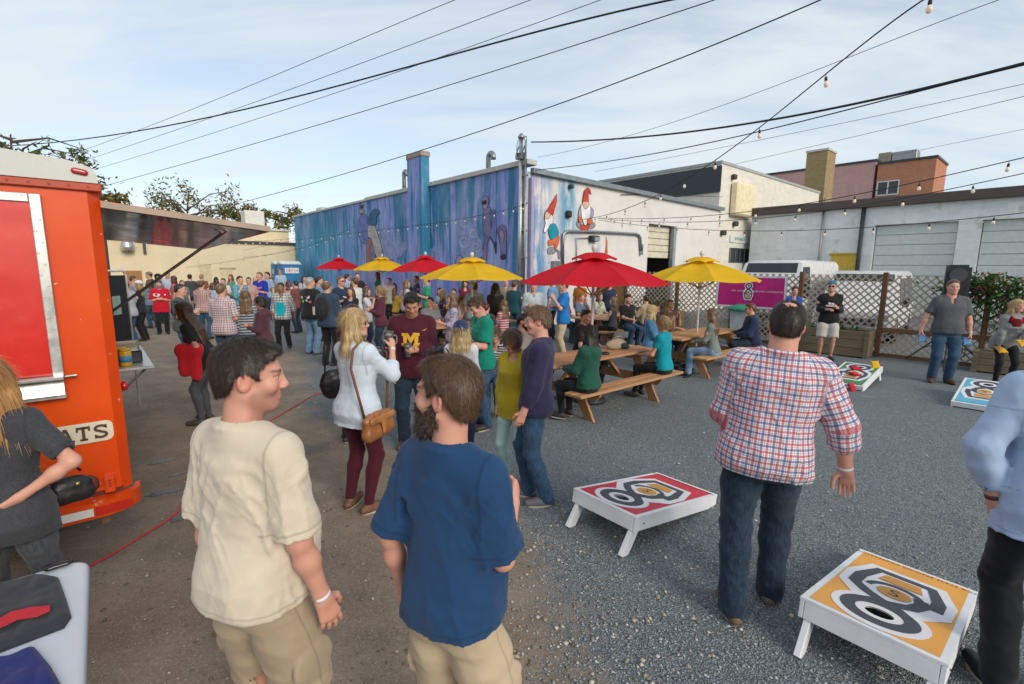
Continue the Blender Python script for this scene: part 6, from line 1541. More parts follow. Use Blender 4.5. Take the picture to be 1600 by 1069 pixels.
p_ = board_pt(bg_, Pg, .14, 1.30, 0); beanbag('red beanbag tipped up on the gravel against the green board', (p_[0], p_[1], .065), m_bagr, rot((0, 0, 1), .5) @ rot((1, 0, 0), 1.1)); beanbag('yellow beanbag at the far edge of the green board', board_pt(bg_, Pg, .10, .10, .05), m_bagy, rot((1, 0, 0), 1.0))
# ================================================================ food truck
KT = np.array((-2.66, 3.215, 0)); trk = thing('food_truck', 'orange food truck with a white roof, raised service awning and round tail light', 'food truck', tuple(KT), GA)
# local x along A (the rear end runs to -x), y along B (away); rear face at y=0
t = NT('truck_orange'); v = t.coords(); n = t.noise(v, 2, 5, .6); cc = t.mix(t.rng(n, .35, .7), (.66, .058, .003), (.72, .078, .005)); chip = t.noise(v, 7.5, 4, .55); chip2 = t.noise(v, 34, 5, .7)
cc = t.mix(t.math('MULTIPLY', t.rng(chip, .635, .645), t.rng(chip2, .53, .57)), cc, (.62, .48, .38)); t.col(cc).set(.32, spec=.35); t.b.inputs['Coat Weight'].default_value = .15; t.b.inputs['Coat Roughness'].default_value = .12
t.bump(t.noise(v, 1.6, 3, .5), .10, .03); m_trk = t.m; TW, TL, TB, TT = 2.25, 5.2, .50, 2.50
def rounded(x0, x1, z0, z1, r, n=5, only=None):
    P = []
    for (cx_, cz_, a0) in ((x1 - r, z1 - r, 0), (x0 + r, z1 - r, .5), (x0 + r, z0 + r, 1.), (x1 - r, z0 + r, 1.5)): P += [(cx_ + r * math.cos((a0 + .5 * i / n) * math.pi), cz_ + r * math.sin((a0 + .5 * i / n) * math.pi)) for i in range(n + 1)]
    return P
m = MB(); m.prism([(0, 0), (-TW, 0), (-TW, TL), (0, TL)] if False else [( -.06, .0), (0, .06), (0, TL), (-TW, TL), (-TW, .06), (-TW + .06, .0)], (0, 0, TB), (1, 0, 0), (0, 1, 0), TT - TB); body_t = sharp(m.build('body', m_trk, trk), 30)
m_roofw = paint('truck_roof', (.50, .50, .47), .35, var=.05, dirt=.12, coat=.3)
prof = [(.0, TT + .05), (.0, TT + .10), (-.03, TT + .145), (-.12, TT + .172), (-.4, TT + .20), (-TW / 2, TT + .21), (-TW + .4, TT + .20), (-TW + .12, TT + .172), (-TW + .03, TT + .145), (-TW, TT + .10), (-TW, TT + .05)]
m = MB(); m.prism([(a, b) for a, b in prof], (0, TL, 0), (1, 0, 0), (0, 0, 1), TL + .03); rf = sharp(m.build('roof', m_roofw, trk), 25)
MB().box((-TW / 2, TL / 2, TT + .025), (TW + .03, TL + .05, .05), bev=.006).build('roof_trim', paint('trim_orange', (.42, .055, .02), .5, dirt=.4), trk)
riv = np_mesh('rivet', *(lambda q: (np.concatenate(q.V), q.F))(MB().lathe([(.007, 0), (.005, .005)], (0, 0, 0), 7, fr((0, -1, 0)))))
def rivet(par, x_, y_, z_, m_):
    o_ = bpy.data.objects.new('rivet', riv); link(o_, par); o_.location = (x_, y_, z_)
    if not riv.materials: riv.materials.append(m_)
    o_.material_slots[0].link = 'OBJECT'; o_.material_slots[0].material = m_
for i in range(24): rivet(trk, -.05 - i * .09, -.026, TT + .025, paint('rivet_orange', (.30, .05, .02), .5))
F = Field(); F.cone((-.105, -.035, TT + .115), (-.060, -.035, TT + .108), .019, .019, .005, (np.array((0, 1., 0)), .6)); mk = field_obj('marker_light', [F.mesh(.004)], paint('lens_red', (.36, .01, .015), .2, spec=.6, coat=.5), trk)
# hatch with its riveted frame and sill: edges measured from the right corner
m_alu = paint('aluminium', (.58, .58, .56), .32, .75, var=.12, scale=9, dirt=.2); hx, hz0, hz1 = -.275, 1.35, 2.447
MB().box((hx - .05 - .75, -.012, (hz0 + hz1) / 2), (1.5, .02, hz1 - hz0)).build('hatch_panel', paint('hatch_red', (.62, .030, .022), .22, var=.05, coat=.6), trk)
fm = MB().box((hx - .026, -.018, (hz0 + hz1) / 2), (.052, .034, hz1 - hz0 + .02), bev=.003).box((hx - .80, -.018, hz1 - .015), (1.49, .034, .05), bev=.003).build('hatch_frame', m_alu, trk)
for i in range(16): rivet(fm, hx - .018 - .024 * (i % 2), -.036, hz0 + .03 + i * .066, metal_pale)
for i in range(12): rivet(fm, hx - .08 - i * .11, -.036, hz1 - .015 + .012 * (-1) ** i, metal_pale)
MB().box((hx - .76, -.05, hz0 - .015), (1.52, .10, .02), bev=.004).build('hatch_sill', m_alu, trk); MB().box((hx - .76, -.055, hz0 - .075), (1.51, .012, .11), ax=rot((1, 0, 0), -.45)).build('sill_back', m_alu, trk); MB().box((hx - .76, -.035, hz0 - .135), (1.52, .05, .03), bev=.004).build('sill_lip', m_alu, trk)
MB().tube([(hx + .005, -.04, hz0 - .015), (hx + .045, -.045, hz0 - .012), (hx + .06, -.045, hz0 - .012)], .009, 8).build('latch', metal_grey, trk)
# the sign
sg = MB().prism(rounded(-.78, -.068, .868, 1.006, .038), (0, -.004, 0), (1, 0, 0), (0, 0, 1), .004).build('sign_plate', paint('sign_cream', (.66, .58, .44), .5, var=.05), trk)
m_br = paint('letter_brown', (.075, .035, .022), .6)
def slab_letter(ch, x_, z_, h_, w_, par):
    """slab serif capitals"""
    s_ = h_ * .17; q = MB(); bar = lambda x0, z0, x1, z1: q.box(((x0 + x1) / 2 + x_, -.0105, (z0 + z1) / 2 + z_), (abs(x1 - x0), .003, abs(z1 - z0)))
    if ch == 'E': bar(.1 * w_, 0, .1 * w_ + s_, h_); bar(0, 0, w_, s_); bar(0, h_ - s_, w_, h_); bar(.1 * w_ + s_, h_ / 2 - s_ / 2, w_ * .75, h_ / 2 + s_ / 2); bar(w_ - s_ * .6, s_, w_, s_ * 1.8); bar(w_ - s_ * .6, h_ - s_ * 1.8, w_, h_ - s_)
    if ch == 'T': bar(w_ / 2 - s_ / 2, 0, w_ / 2 + s_ / 2, h_); bar(0, h_ - s_, w_, h_); bar(w_ * .22, 0, w_ * .78, s_ * .8); bar(0, h_ - s_ * 2, s_ * .6, h_ - s_); bar(w_ - s_ * .6, h_ - s_ * 2, w_, h_ - s_)
    if ch == 'A':
        q.prism([(x_ + w_ * .10, z_), (x_ + w_ * .10 + s_, z_), (x_ + w_ / 2 + s_ * .1, z_ + h_ * .78), (x_ + w_ * .9 - s_, z_), (x_ + w_ * .9, z_), (x_ + w_ / 2 + s_ * .6, z_ + h_), (x_ + w_ / 2 - s_ * .6, z_ + h_)], (0, -.009, 0), (1, 0, 0), (0, 0, 1), .003)
        bar(w_ * .25, h_ * .26, w_ * .75, h_ * .26 + s_ * .8); bar(0, 0, w_ * .38, s_ * .8); bar(w_ * .62, 0, w_, s_ * .8)
    if ch == 'S':
        P = [(w_ * (.5 + .40 * math.cos(a)), h_ * (.73 + .19 * math.sin(a))) for a in np.linspace(.35, math.pi * 1.42, 12)] + [(w_ * (.5 + .40 * math.cos(a)), h_ * (.27 + .19 * math.sin(a))) for a in np.linspace(math.pi * .42, -math.pi + .35, 12)]
        q.strip([(x_ + a, z_ + b) for a, b in P], s_, (0, -.009, 0), (1, 0, 0), (0, 0, 1), .003); bar(w_ * .84, h_ * .70, w_ * .97, h_ * .98); bar(w_ * .03, h_ * .02, w_ * .16, h_ * .30)
    return q.build('letter_' + ch.lower(), m_br, par)
for ch, x_ in (('E', -.430), ('A', -.352), ('T', -.256), ('S', -.168)): slab_letter(ch, x_, .889, .094, .070 if ch != 'A' else .086, sg)
tlx, tlz = -.235, .585
rg = MB().lathe([(.040, 0), (.062, 0), (.064, .018), (.052, .022)], (tlx, 0, tlz), 24, fr((0, -1, 0))).build('tail_light_ring', paint('ring_rust', (.10, .03, .018), .6), trk, True); MB().lathe([(.0505, .0), (.049, .018), (.035, .027), (.004, .030)], (tlx, 0, tlz), 24, fr((0, -1, 0))).build('tail_light', MATS['lens_red'], trk, True)
o_ = MB().box((-.12, -.03, .565), (.055, .06, .10), bev=.004).build('bumper_bracket', m_trk, trk); m = MB()
for dz in (-.02, .0, .02): m.lathe([(.006, 0), (.004, .003)], (-.12, -.061, .58 + dz), 6, fr((0, -1, 0)))
m.build('bolt_holes', dark_metal, o_)
MB().box((-TW / 2, .02, TB + .005), (TW - .1, .05, .03)).build('seam', paint('seam_dark', (.12, .02, .01), .6), trk)
bp_ = [(-TW + .0, .0), (-TW - .05, -.05), (-TW + .04, -.13), (-TW / 2, -.145), (-.14, -.13), (-.035, -.085), (.035, .0), (.05, .12), (.02, .12), (.0, .03), (-.06, -.0)]
m = MB(); m.prism(bp_, (0, 0, .385), (1, 0, 0), (0, 1, 0), .105); bu = sharp(m.build('bumper', m_trk, trk), 35)
for i, x_ in enumerate((-.11, -.31, -.51, -.71, -.91)): 
    x0, x1 = x_ - .092, x_ + .092; y_ = -.1475 if x_ < -.2 else -.140
    ax_ = rot((0, 0, 1), .0 if x_ < -.2 else .10); MB().box((x_, y_ + .003, .437), (.188, .008, .052), ax_).build('reflector', paint('reflector_red', (.50, .02, .012), .25) if i % 2 == 0 else paint('reflector_white', (.62, .60, .54), .35, dirt=.2), bu)
MB().box((-.16, -.06, .345), (.05, .03, .06)).build('tow_tab', paint('rust', (.16, .08, .05), .9), bu); MB().box((-TW / 2, TL / 2, .36), (TW - .5, TL - .6, .22)).build('chassis', dark_metal, trk)
for y_ in (1.2, TL - .9):
    for x_ in (-.18, -TW + .18): MB().lathe([(.22, -.12), (.38, -.12), (.40, -.06), (.40, .06), (.38, .12), (.22, .12)], (x_, y_, .40), 22, fr((1, 0, 0))).build('wheel', black_rubber, trk, True)
F = Field(); F.ell((.02, .12, 1.20), (.025, .04, .035)); field_obj('side_marker', [F.mesh(.008)], MATS['lens_red'], trk)
# awning: the raised hatch of the serving side
aw0, aw1 = .25, 3.1; za, zb2 = 2.41, 2.31; 
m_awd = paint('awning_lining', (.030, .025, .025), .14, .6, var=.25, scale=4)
m = MB(); a0, a1 = np.array((.0, aw0 - .2, za)), np.array((1.02, aw0 - .22, zb2)); b0, b1 = np.array((.0, aw1, za - .08)), np.array((1.02, aw1 - .15, zb2 - .07)); up_ = np.array((0, 0, .045))
m.add([a0, a1, b1, b0, a0 + up_, a1 + up_ * .8, b1 + up_ * .8, b0 + up_], [[0, 3, 2, 1], [4, 5, 6, 7], [0, 1, 5, 4], [1, 2, 6, 5], [2, 3, 7, 6], [3, 0, 4, 7]]); aw = m.build('awning', m_trk, trk)
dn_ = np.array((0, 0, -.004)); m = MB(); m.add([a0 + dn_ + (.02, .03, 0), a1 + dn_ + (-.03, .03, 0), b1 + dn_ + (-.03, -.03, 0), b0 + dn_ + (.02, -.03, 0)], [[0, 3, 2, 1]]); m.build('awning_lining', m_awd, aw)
m = MB(); m.box((a0 + a1) / 2 + (0, -.012, .018), (1.02, .016, .04), fr(np.cross(a1 - a0, (0, 1, 0)), (0, 1, 0)) if False else rot((0, 1, 0), math.atan2(za - zb2, 1.02))); m.build('awning_edge', paint('edge_cream', (.36, .27, .20), .5), aw)
for y_ in (.45, .62): MB().tube([(.02, y_ + .9, 1.62), (.80, y_, 2.325)], .006, 6).build('gas_strut', metal_grey, aw)
MB().box((-.02, 1.9, 1.80), (.06, 2.0, .9)).build('serving_window', paint('kitchen_dark', (.03, .028, .026), .7), trk)
# serving shelf with what stands on it
sh_ = MB().box((.155, 2.45, 1.05), (.31, 1.56, .03), bev=.005).build('serving_shelf', paint('shelf_steel', (.62, .64, .64), .28, .6, dirt=.1), trk)
for y_ in (1.8, 3.0): MB().tube([(.02, y_, .80), (.26, y_, 1.03)], .012, 6).build('shelf_bracket', metal_grey, sh_)
def tl_w(x_, y_, z_): q = KT + A * x_ + B * y_; return (q[0], q[1], z_)
for i, (x_, y_, c_) in enumerate(((.10, 1.80, (.62, .36, .03)), (.07, 1.92, (.55, .40, .05)))):
    th = thing('condiment_tub', ('yellow condiment tub with a blue label at the shelf end', 'pale yellow tub behind the blue labelled one')[i], 'tub', tl_w(x_, y_, 1.066)); MB().lathe([(.045, 0), (.05, .01), (.05, .14), (.046, .15)], n=16).build('jar', paint('tub_%d' % i, c_, .4), th, True); MB().lathe([(.0508, .04), (.0508, .10)], n=16).build('label_band', paint('label_blue', (.05, .25, .5), .5), th, True); MB().lathe([(.049, .151), (.049, .17), (.03, .172)], n=16).build('lid', paint('lid_yellow', (.65, .42, .04), .4), th, True)
th = thing('paper_tray_stack', 'stack of white paper food trays on the truck shelf', 'trays', tl_w(.14, 2.35, 1.066), GA)
for i in range(5): MB().lathe([(.10, 0), (.15, .045), (.145, .045), (.096, .004)], (0, 0, i * .03), 4, rot((0, 0, 1), math.pi / 4)).build('tray', paint('tray_paper', (.66, .60, .46), .7), th)
th = thing('napkin_box', 'black napkin dispenser on the truck shelf', 'napkin box', tl_w(.16, 2.03, 1.066), GA); MB().box((0, 0, .06), (.16, .2, .12), bev=.012).build('case', paint('napkin_black', (.02, .02, .022), .4), th); MB().box((0, 0, .125), (.10, .14, .02)).build('napkins', paint('napkin_white', (.7, .7, .7), .8), th)
# black board and frame standing at the far end of the shelf
th = thing('menu_stand', 'black menu stand in a white tubular frame beside the truck', 'menu stand', tl_w(.16, 4.3, 0), GA + 1.1); MB().box((0, 0, 1.45), (.50, .03, .9), bev=.005).build('board', paint('chalk_black', (.02, .02, .02), .6), th); m = MB(); m.tube([(-.3, 0, .02), (-.3, 0, 1.9), (-.25, 0, 1.96), (.25, 0, 1.96), (.3, 0, 1.9), (.3, 0, .02)], .016, 8); m.tube([(-.3, 0, .7), (.3, 0, .7)], .012, 6); m.build('frame', white_paint, th, True); MB().box((-.05, -.018, 1.5), (.2, .006, .25)).build('notice', paint('notice_green', (.45, .60, .45), .7), th)
# ================================================================ folding table in the near corner
tc = ground_at(130, 876, .74); e1_ = unit(ground_at(120, 1069, .74) - tc); e2_ = np.array([-e1_[1], e1_[0], 0.]); e2_ = e2_ if e2_[0] < 0 else -e2_
ft = thing('folding_table', 'white plastic folding table with a rounded corner by the truck', 'table', tuple(tc * np.array((1, 1, 0))), math.atan2(e1_[1], e1_[0]))
cr = np.cross(e1_, e2_)[2]; sg_ = 1 if cr > 0 else -1
tp_ = rounded(0., .76 + .6, min(0, sg_ * .76), max(0, sg_ * .76), .055); m = MB(); m.prism(tp_, (0, 0, .70), (1, 0, 0), (0, 1, 0), .042); o_ = sharp(m.build('table_top', paint('plastic_white', (.56, .60, .66), .38, var=.03, bump=.08, bscale=180), ft), 40)
m = MB(); P = np.array(tp_ + [tp_[0]]); m.tube([(a, b, .722) for a, b in P], .021, 8); m.build('rim', MATS['plastic_white'], o_, True)
for x_ in (.2, 1.15): m = MB(); m.tube([(x_, sg_ * .1, .70), (x_, sg_ * .1, .02), (x_, sg_ * .66, .02), (x_, sg_ * .66, .70)], .014, 8); m.build('leg_frame', metal_grey, ft, True)
def folded_cloth(name, label, cat, pts, m_, z0, th_, seed_, res=.0045, amp=.008):
    """a soft folded garment lying on the table; pts is its outline in table coordinates"""
    pts = np.asarray(pts, float); lo, hi = pts.min(0) - .03, pts.max(0) + .03; xs_, ys_ = np.arange(lo[0], hi[0], res), np.arange(lo[1], hi[1], res); X_, Y_ = np.meshgrid(xs_, ys_, indexing='ij')
    X_, Y_ = X_.copy(), Y_.copy(); d_ = np.full(X_.shape, 9.); ins = np.zeros(X_.shape, bool)
    for i in range(len(pts)):
        a, b = pts[i], pts[(i + 1) % len(pts)]; ab = b - a; t_ = np.clip(((X_ - a[0]) * ab[0] + (Y_ - a[1]) * ab[1]) / (ab @ ab), 0, 1); d_ = np.minimum(d_, np.hypot(X_ - a[0] - t_ * ab[0], Y_ - a[1] - t_ * ab[1])); cnd = ((a[1] > Y_) != (b[1] > Y_)) & (X_ < (b[0] - a[0]) * (Y_ - a[1]) / (b[1] - a[1] + 1e-12) + a[0]); ins ^= cnd
    sd_ = np.where(ins, d_, -d_); Z_ = z0 + th_ * np.sqrt(np.clip(sd_ / .02 + .1, 0, 1)) + amp * np.clip(sd_ / .03, 0, 1) * (np.abs(2 * vnoise(X_ * 9, Y_ * 16, 0 * X_, seed_) - 1) * 1.6 + .5 * vnoise(X_ * 30, Y_ * 30, 0 * X_, seed_ + 1)); ga_, gb_ = np.gradient(sd_, res); ed = (sd_ < 0) & (sd_ > -1.6 * res); X_[ed] -= (sd_ * ga_)[ed]; Y_[ed] -= (sd_ * gb_)[ed]; Z_[ed] = z0; V_ = np.stack([X_, Y_, Z_], -1).reshape(-1, 3); nY = len(ys_); a_, b_ = np.meshgrid(np.arange(len(xs_) - 1), np.arange(nY - 1), indexing='ij'); kk = (sd_ > -1.5 * res)
    ok = kk[:-1, :-1] & kk[1:, :-1] & kk[1:, 1:] & kk[:-1, 1:]; k_ = (a_ * nY + b_)[ok]; Q_ = np.stack([k_, k_ + nY, k_ + nY + 1, k_ + 1], 1)
    return V_, Q_
loc_t = lambda px, py: (lambda q: ((q - tc) @ e1_, ((q - tc) @ np.array([-e1_[1], e1_[0], 0.]))))(ground_at(px, py, .745))
def cloth_thing(name, label, cat, px_pts, m_, th_, seed_):
    th = thing(name, label, cat, tuple(tc * np.array((1, 1, 0))), math.atan2(e1_[1], e1_[0])); V_, Q_ = folded_cloth(name, label, cat, [loc_t(*p_) for p_ in px_pts], m_, .744, th_, seed_); obj('cloth', np_mesh('cloth', V_, Q_, True), m_, th); return th
ts_ = cloth_thing('folded_shirt', 'folded charcoal shirt with a red print on the white table', 'shirt', [(-30, 925), (60, 900), (92, 905), (104, 938), (112, 965), (100, 982), (0, 1020), (-60, 1040)], fabric('charcoal_cloth', (.030, .032, .042)), .022, 4)
pr = [loc_t(*p_) for p_ in ((-2, 985), (20, 972), (50, 965), (80, 962), (80, 971), (60, 980), (30, 985), (12, 994), (-2, 1000))]; MB().prism(pr, (0, 0, .786), (1, 0, 0), (0, 1, 0), .0015).build('red_print', paint('print_red', (.48, .02, .03), .7), ts_)
cloth_thing('folded_cloth', 'crumpled royal blue cloth at the near edge of the white table', 'cloth', [(-40, 1040), (20, 1030), (55, 1015), (80, 1045), (100, 1080), (60, 1130), (-60, 1120)], fabric('royal_blue', (.008, .018, .14)), .03, 9)
q0 = loc_t(92, 887); th = thing('phone_case', 'small glossy black case on the corner of the white table', 'case', tuple(tc * np.array((1, 1, 0))), math.atan2(e1_[1], e1_[0])); F = Field(); F.cone((q0[0] - .0, q0[1] - .03, .758), (q0[0] + .0, q0[1] + .03, .758), .022, .018, .01, (np.array((0, 0, 1.)), .6)); field_obj('case_body', [F.mesh(.005)], paint('gloss_black', (.012, .012, .014), .15), th)
# red extension cord over the dirt
cp = [ground_at(*p_)[:2] for p_ in ((70, 925), (135, 890), (180, 866), (225, 838), (255, 820), (280, 800), (290, 775), (300, 750), (340, 700), (420, 660), (455, 640), (490, 618), (530, 610))]; cp = np.array(cp); ts2 = np.linspace(0, len(cp) - 1, 90); cpx = np.stack([np.interp(ts2, np.arange(len(cp)), cp[:, 0]), np.interp(ts2, np.arange(len(cp)), cp[:, 1])], 1); cpx[1:-1] = (cpx[:-2] + cpx[1:-1] * 2 + cpx[2:]) / 4
o_ = MB().tube([(a, b, .012) for a, b in cpx], .0075, 6).build('extension_cord', paint('cord_red', (.50, .03, .04), .5), None, True); tag(o_, 'red extension cord snaking over the dirt past the truck', 'cord')
# ================================================================ portable toilets
for i in range(2):
    p_ = MC.o + B * (22.3 - i * 1.35) - A * 1.5; th = thing('portable_toilet', ('blue portable toilet with white roof at the far end of the painted wall', 'blue portable toilet with a white company label on its side')[i], 'toilet', tuple(p_), GA, 'portable toilets'); mbl = paint('toilet_blue', (.012, .16, .36), .5)
    MB().box((0, 0, 1.1), (1.15, 1.15, 2.14), bev=.03).build('cabin', mbl, th); MB().add([(-.62, -.62, 2.17), (.62, -.62, 2.17), (.62, .62, 2.17), (-.62, .62, 2.17), (-.62, 0, 2.38), (.62, 0, 2.38)], [[0, 1, 5, 4], [2, 3, 4, 5], [0, 4, 3], [1, 2, 5], [3, 2, 1, 0]]).build('roof', paint('toilet_white', (.66, .68, .68), .5), th)
    d_ = MB().box((-.585, 0, 1.08), (.03, .9, 1.95), bev=.01).build('door', paint('toilet_blue2', (.014, .18, .40), .5), th); MB().box((-.61, 0, 1.7), (.012, .26, .30)).build('door_label', paint('label_white', (.66, .66, .66), .6), d_)
    if i == 1:
        lb = MB().box((0, -.585, 1.78), (.84, .012, .34)).build('company_label', paint('label_white', (.66, .66, .66), .6), th); m = MB(); m.strip([(-.24 + .09 * math.cos(a), .09 * math.sin(a)) for a in np.linspace(0, 2 * math.pi, 18, endpoint=False)], .035, (0, -.593, 1.78), (1, 0, 0), (0, 0, 1), .003, True); m.build('label_ring', paint('ring_red', (.55, .03, .02), .6), lb); put_text('On Site', .17, (.12, -.594, 1.78), (1, 0, 0), (0, 0, 1), paint('label_ink', (.55, .08, .05), .6), lb)
# ================================================================ the people in the photograph
def spot(px, head, foot):
    b = ground_at(px, foot); return b[:2], float(np.clip(at_depth(px, head, b[1])[2], 1.50, 1.93))
f_ = fabric
denim_d = f_('dark_denim', (.010, .024, .045), 'denim'); denim_m = f_('mid_denim', (.022, .055, .105), 'denim'); denim_l = f_('light_denim', (.16, .26, .38), 'denim'); black_c = f_('black_cloth', (.012, .012, .014)); khaki_c = f_('khaki_shorts', (.36, .28, .19)); khaki_b = f_('khaki_pants', (.50, .39, .26))
char_c = f_('charcoal_jeans', (.045, .050, .058), 'denim'); sh_brown = paint('shoe_brown', (.10, .045, .022), .5); sh_tan = paint('shoe_tan', (.16, .10, .06), .65); sh_black = paint('shoe_black', (.02, .02, .022), .55); sh_grey = paint('shoe_grey', (.12, .12, .13), .7); m_band = paint('paper_band', (.66, .66, .68), .6, var=.05)
G1, G2, G3, G4 = 'people in the foreground', 'people chatting in the middle group', 'people in the far crowd', 'people seated at the picnic tables'
def glass_mat():
    if 'clear_glass' in MATS: return MATS['clear_glass']
    t = NT('clear_glass'); t.col((.92, .95, .96)).set(.04, spec=.5); t.b.inputs['Transmission Weight'].default_value = .92; t.b.inputs['IOR'].default_value = 1.25; MATS['clear_glass'] = t.m; return t.m
def hold(q, sd, label, kind='glass', tilt=0., drop=0.):
    """a drink standing in the grip of a hand"""
    a = q.arm[sd]; p = q.root.matrix_basis @ Vector(a['grip']); th = thing('beer_glass' if kind == 'glass' else 'plastic_cup', label, 'glass' if kind == 'glass' else 'cup', (p.x, p.y, p.z - .06 - drop), 0., 'drinks in hand'); th.rotation_euler = (tilt, 0, 0)
    if kind == 'glass':
        MB().lathe([(.030, .0), (.033, .006), (.040, .10), (.043, .145), (.0405, .145), (.037, .10), (.030, .012), (.004, .010)], n=20).build('vessel', glass_mat(), th, True); MB().lathe([(.0285, .013), (.0355, .095), (.004, .095)], n=18).build('beer', paint('dark_beer', (.10, .022, .008), .1), th, True); MB().lathe([(.0355, .0955), (.036, .108), (.004, .109)], n=18).build('foam', paint('foam', (.62, .52, .40), .9), th, True)
        MB().tube([(.040, 0, .115), (.066, 0, .11), (.072, 0, .075), (.062, 0, .04), (.036, 0, .035)], .006, 6).build('handle', glass_mat(), th, True)
    else: MB().lathe([(.028, .0), (.030, .003), (.042, .115), (.044, .118), (.041, .118), (.029, .006)], n=16).build('cup', paint('cup_white', (.62, .64, .66), .4), th, True); MB().lathe([(.0385, .095), (.004, .096)], n=16).build('beer', paint('pale_beer', (.45, .22, .04), .2), th)
    return th
# ---- foreground
q = person('man in a cream tee and khaki shorts looking aside', ground_at(372, 578, 1.70)[:2], 66, 1.825, 'm', .90, .06, look=-44, nod=3, lean=2, la='down', ra=((.20, .02, -1), (.10, .30, -1), (-1, .25, 0), .24), hair='dark', cut='short', beard='stubble', skin='pink', top='tee', topc=f_('cream_tee', (.60, .52, .41)), bottom='shorts', botc=khaki_c, hem=-.045, group=G1, sleeve=.92, cargo=True); wristband(q, 1, m_band)
q = person('bearded man in a navy tee with sunglasses on his head', ground_at(705, 606, 1.665)[:2], 60, 1.79, 'm', .80, .05, look=98, nod=-2, la=((.24, -.22, -1), (-.02, .22, -1), (-1, .2, 0), .5), ra='cup', hair='brown', cut='short', beard='full', skin='pink', top='tee', topc=f_('navy_tee', (.012, .050, .130)), bottom='shorts', botc=khaki_b, hem=-.03, group=G1, glasses='head', sleeve=.90, cargo=True); wristband(q, -1, m_band)
q = person('tall man in a red, white and blue plaid shirt with thinning hair', ground_at(1172, 946)[:2], 70, 1.90, 'm', 1.17, .055, side=4, look=-8, nod=6, la='cup', ra=((.50, -.12, -1), (.28, .22, -1), (-.35, -.95, 0), .25), hair='dark', cut='short', thin=True, skin='pink', top='rolled', topc=f_('plaid_main', (.74, .72, .76), 'plaid', (.014, .05, .20), (.44, .012, .018), .060), bottom='jeans', botc=denim_d, shoec=sh_tan, hem=-.085, group=G1, stance=.11, step=.26); wristband(q, 1, m_band)
p4 = ground_at(1694, 596, 1.57); q = person('man in a pale blue oxford shirt and black jeans at the photo edge', p4[:2], 62, 1.92, 'm', 1.0, .03, lean=4, la=((.40, -.14, -1), (-.30, .16, -1), (-.8, .5, 0), .5), ra='down', hair='brown', skin='pink', top='shirt', sleeve=1.78, topc=f_('oxford_blue', (.36, .47, .66)), bottom='jeans', botc=f_('black_denim', (.008, .009, .013)), shoec=sh_black, hem=-.15, group=G1); wristband(q, -1, paint('watch_brown', (.07, .03, .018), .4), 'wristwatch', .022, -.015)
p5 = ground_at(-16, 655, 1.33); q = person('woman with long strawberry blonde hair, hand on hip, in a charcoal tee', p5[:2], 118, 1.66, 'f', .97, ra='hip', la='down', look=25, hair='straw', cut='long', skin='pink', top='tee', topc=f_('charcoal_tee', (.040, .042, .048), 'heather', (.07, .07, .078)), bottom='slim', botc=char_c, shoec=sh_black, hem=-.12, group=G1)
hp = q.root.matrix_basis @ Vector((.20, .16, .88)); pu = thing('purse', 'small black leather purse hanging at the hip of the red haired woman', 'purse', tuple(hp), q.root.rotation_euler.z + .5); F = Field(); F.ell((0, 0, 0), (.095, .042, .068), None, .02); F.cone((-.065, 0, -.04), (.065, 0, -.04), .036, .036, .03); F.warp(lambda X, Y, Z: .006 * (np.abs(2 * vnoise(X * 25, Y * 25, Z * 25, 2) - 1) - .5)); field_obj('pouch', [F.mesh(.009)], paint('purse_black', (.014, .014, .015), .4, bump=.3, bscale=90), pu)
MB().tube([(-.08, 0, .05), (-.04, .0, .11), (.02, .0, .13), (.05, .0, .08)], .007, 6).build('handle', MATS['purse_black'], pu, True); MB().lathe([(.010, 0), (.012, .008), (.004, .012)], (.02, -.042, .03), 10, fr((0, -1, 0))).build('clasp', paint('brass', (.50, .36, .12), .3, .9), pu, True)
# ---- middle group
b, h = spot(566, 478, 794); q = person('blonde woman in a pale denim shirt drinking from a glass', b, 62, h, 'f', 1.06, look=-52, nod=-4, ra=((.30, .62, -.72), (-.30, .35, .80), (-1, .1, 0), .85), la=((.22, .35, -.9), (-.45, .65, .55), (-.9, .2, 0), .8), hair='blond', cut='bob', top='rolled', topc=f_('pale_denim', (.52, .60, .68), 'heather', (.62, .68, .74)), bottom='slim', botc=f_('maroon_trousers', (.060, .006, .014)), shoec=paint('flat_leopard', (.14, .06, .03), .6), hem=-.14, group=G2, glasses='face', sleeve=1.45); wristband(q, 1, m_band); hold(q, 1, 'beer glass raised to the lips of the blonde woman in denim'); hold(q, -1, 'glass of dark beer in the lower hand of the denim shirted woman')
# her shoulder bag
Rm = np.array(q.root.matrix_basis.to_3x3()); loc0 = np.array(q.root.location); wl_ = lambda p_: Rm @ np.asarray(p_) + loc0
bg = thing('shoulder_bag', 'tan leather shoulder bag on a long strap worn by the denim shirted woman', 'handbag', tuple(wl_((.235, -.02, .80))), q.root.rotation_euler.z + math.pi / 2 + .15); m_tan = paint('tan_leather', (.30, .115, .035), .42, var=.22, scale=9, bump=.3, bscale=45)
F = Field(); F.cone((-.13, 0, -.06), (.13, 0, -.06), .062, .062, .03, (np.array((0, 1., 0)), .75)); F.cone((-.12, 0, .04), (.12, 0, .04), .062, .058, .04, (np.array((0, 1., 0)), .6)); F.warp(lambda X, Y, Z: .010 * (np.abs(2 * vnoise(X * 15, Y * 15, Z * 12, 5) - 1) - .5)); field_obj('pouch', [F.mesh(.009)], m_tan, bg)
F = Field(); F.cone((-.135, -.045, .05), (.135, -.045, .05), .03, .03, .02, (np.array((0, 1., 0)), .5)); F.cone((0, -.052, .05), (0, -.058, -.06), .035, .02, .02, (np.array((0, 1., 0)), .4)); field_obj('flap', [F.mesh(.008)], paint('tan_leather2', (.36, .15, .05), .42, var=.2), bg)
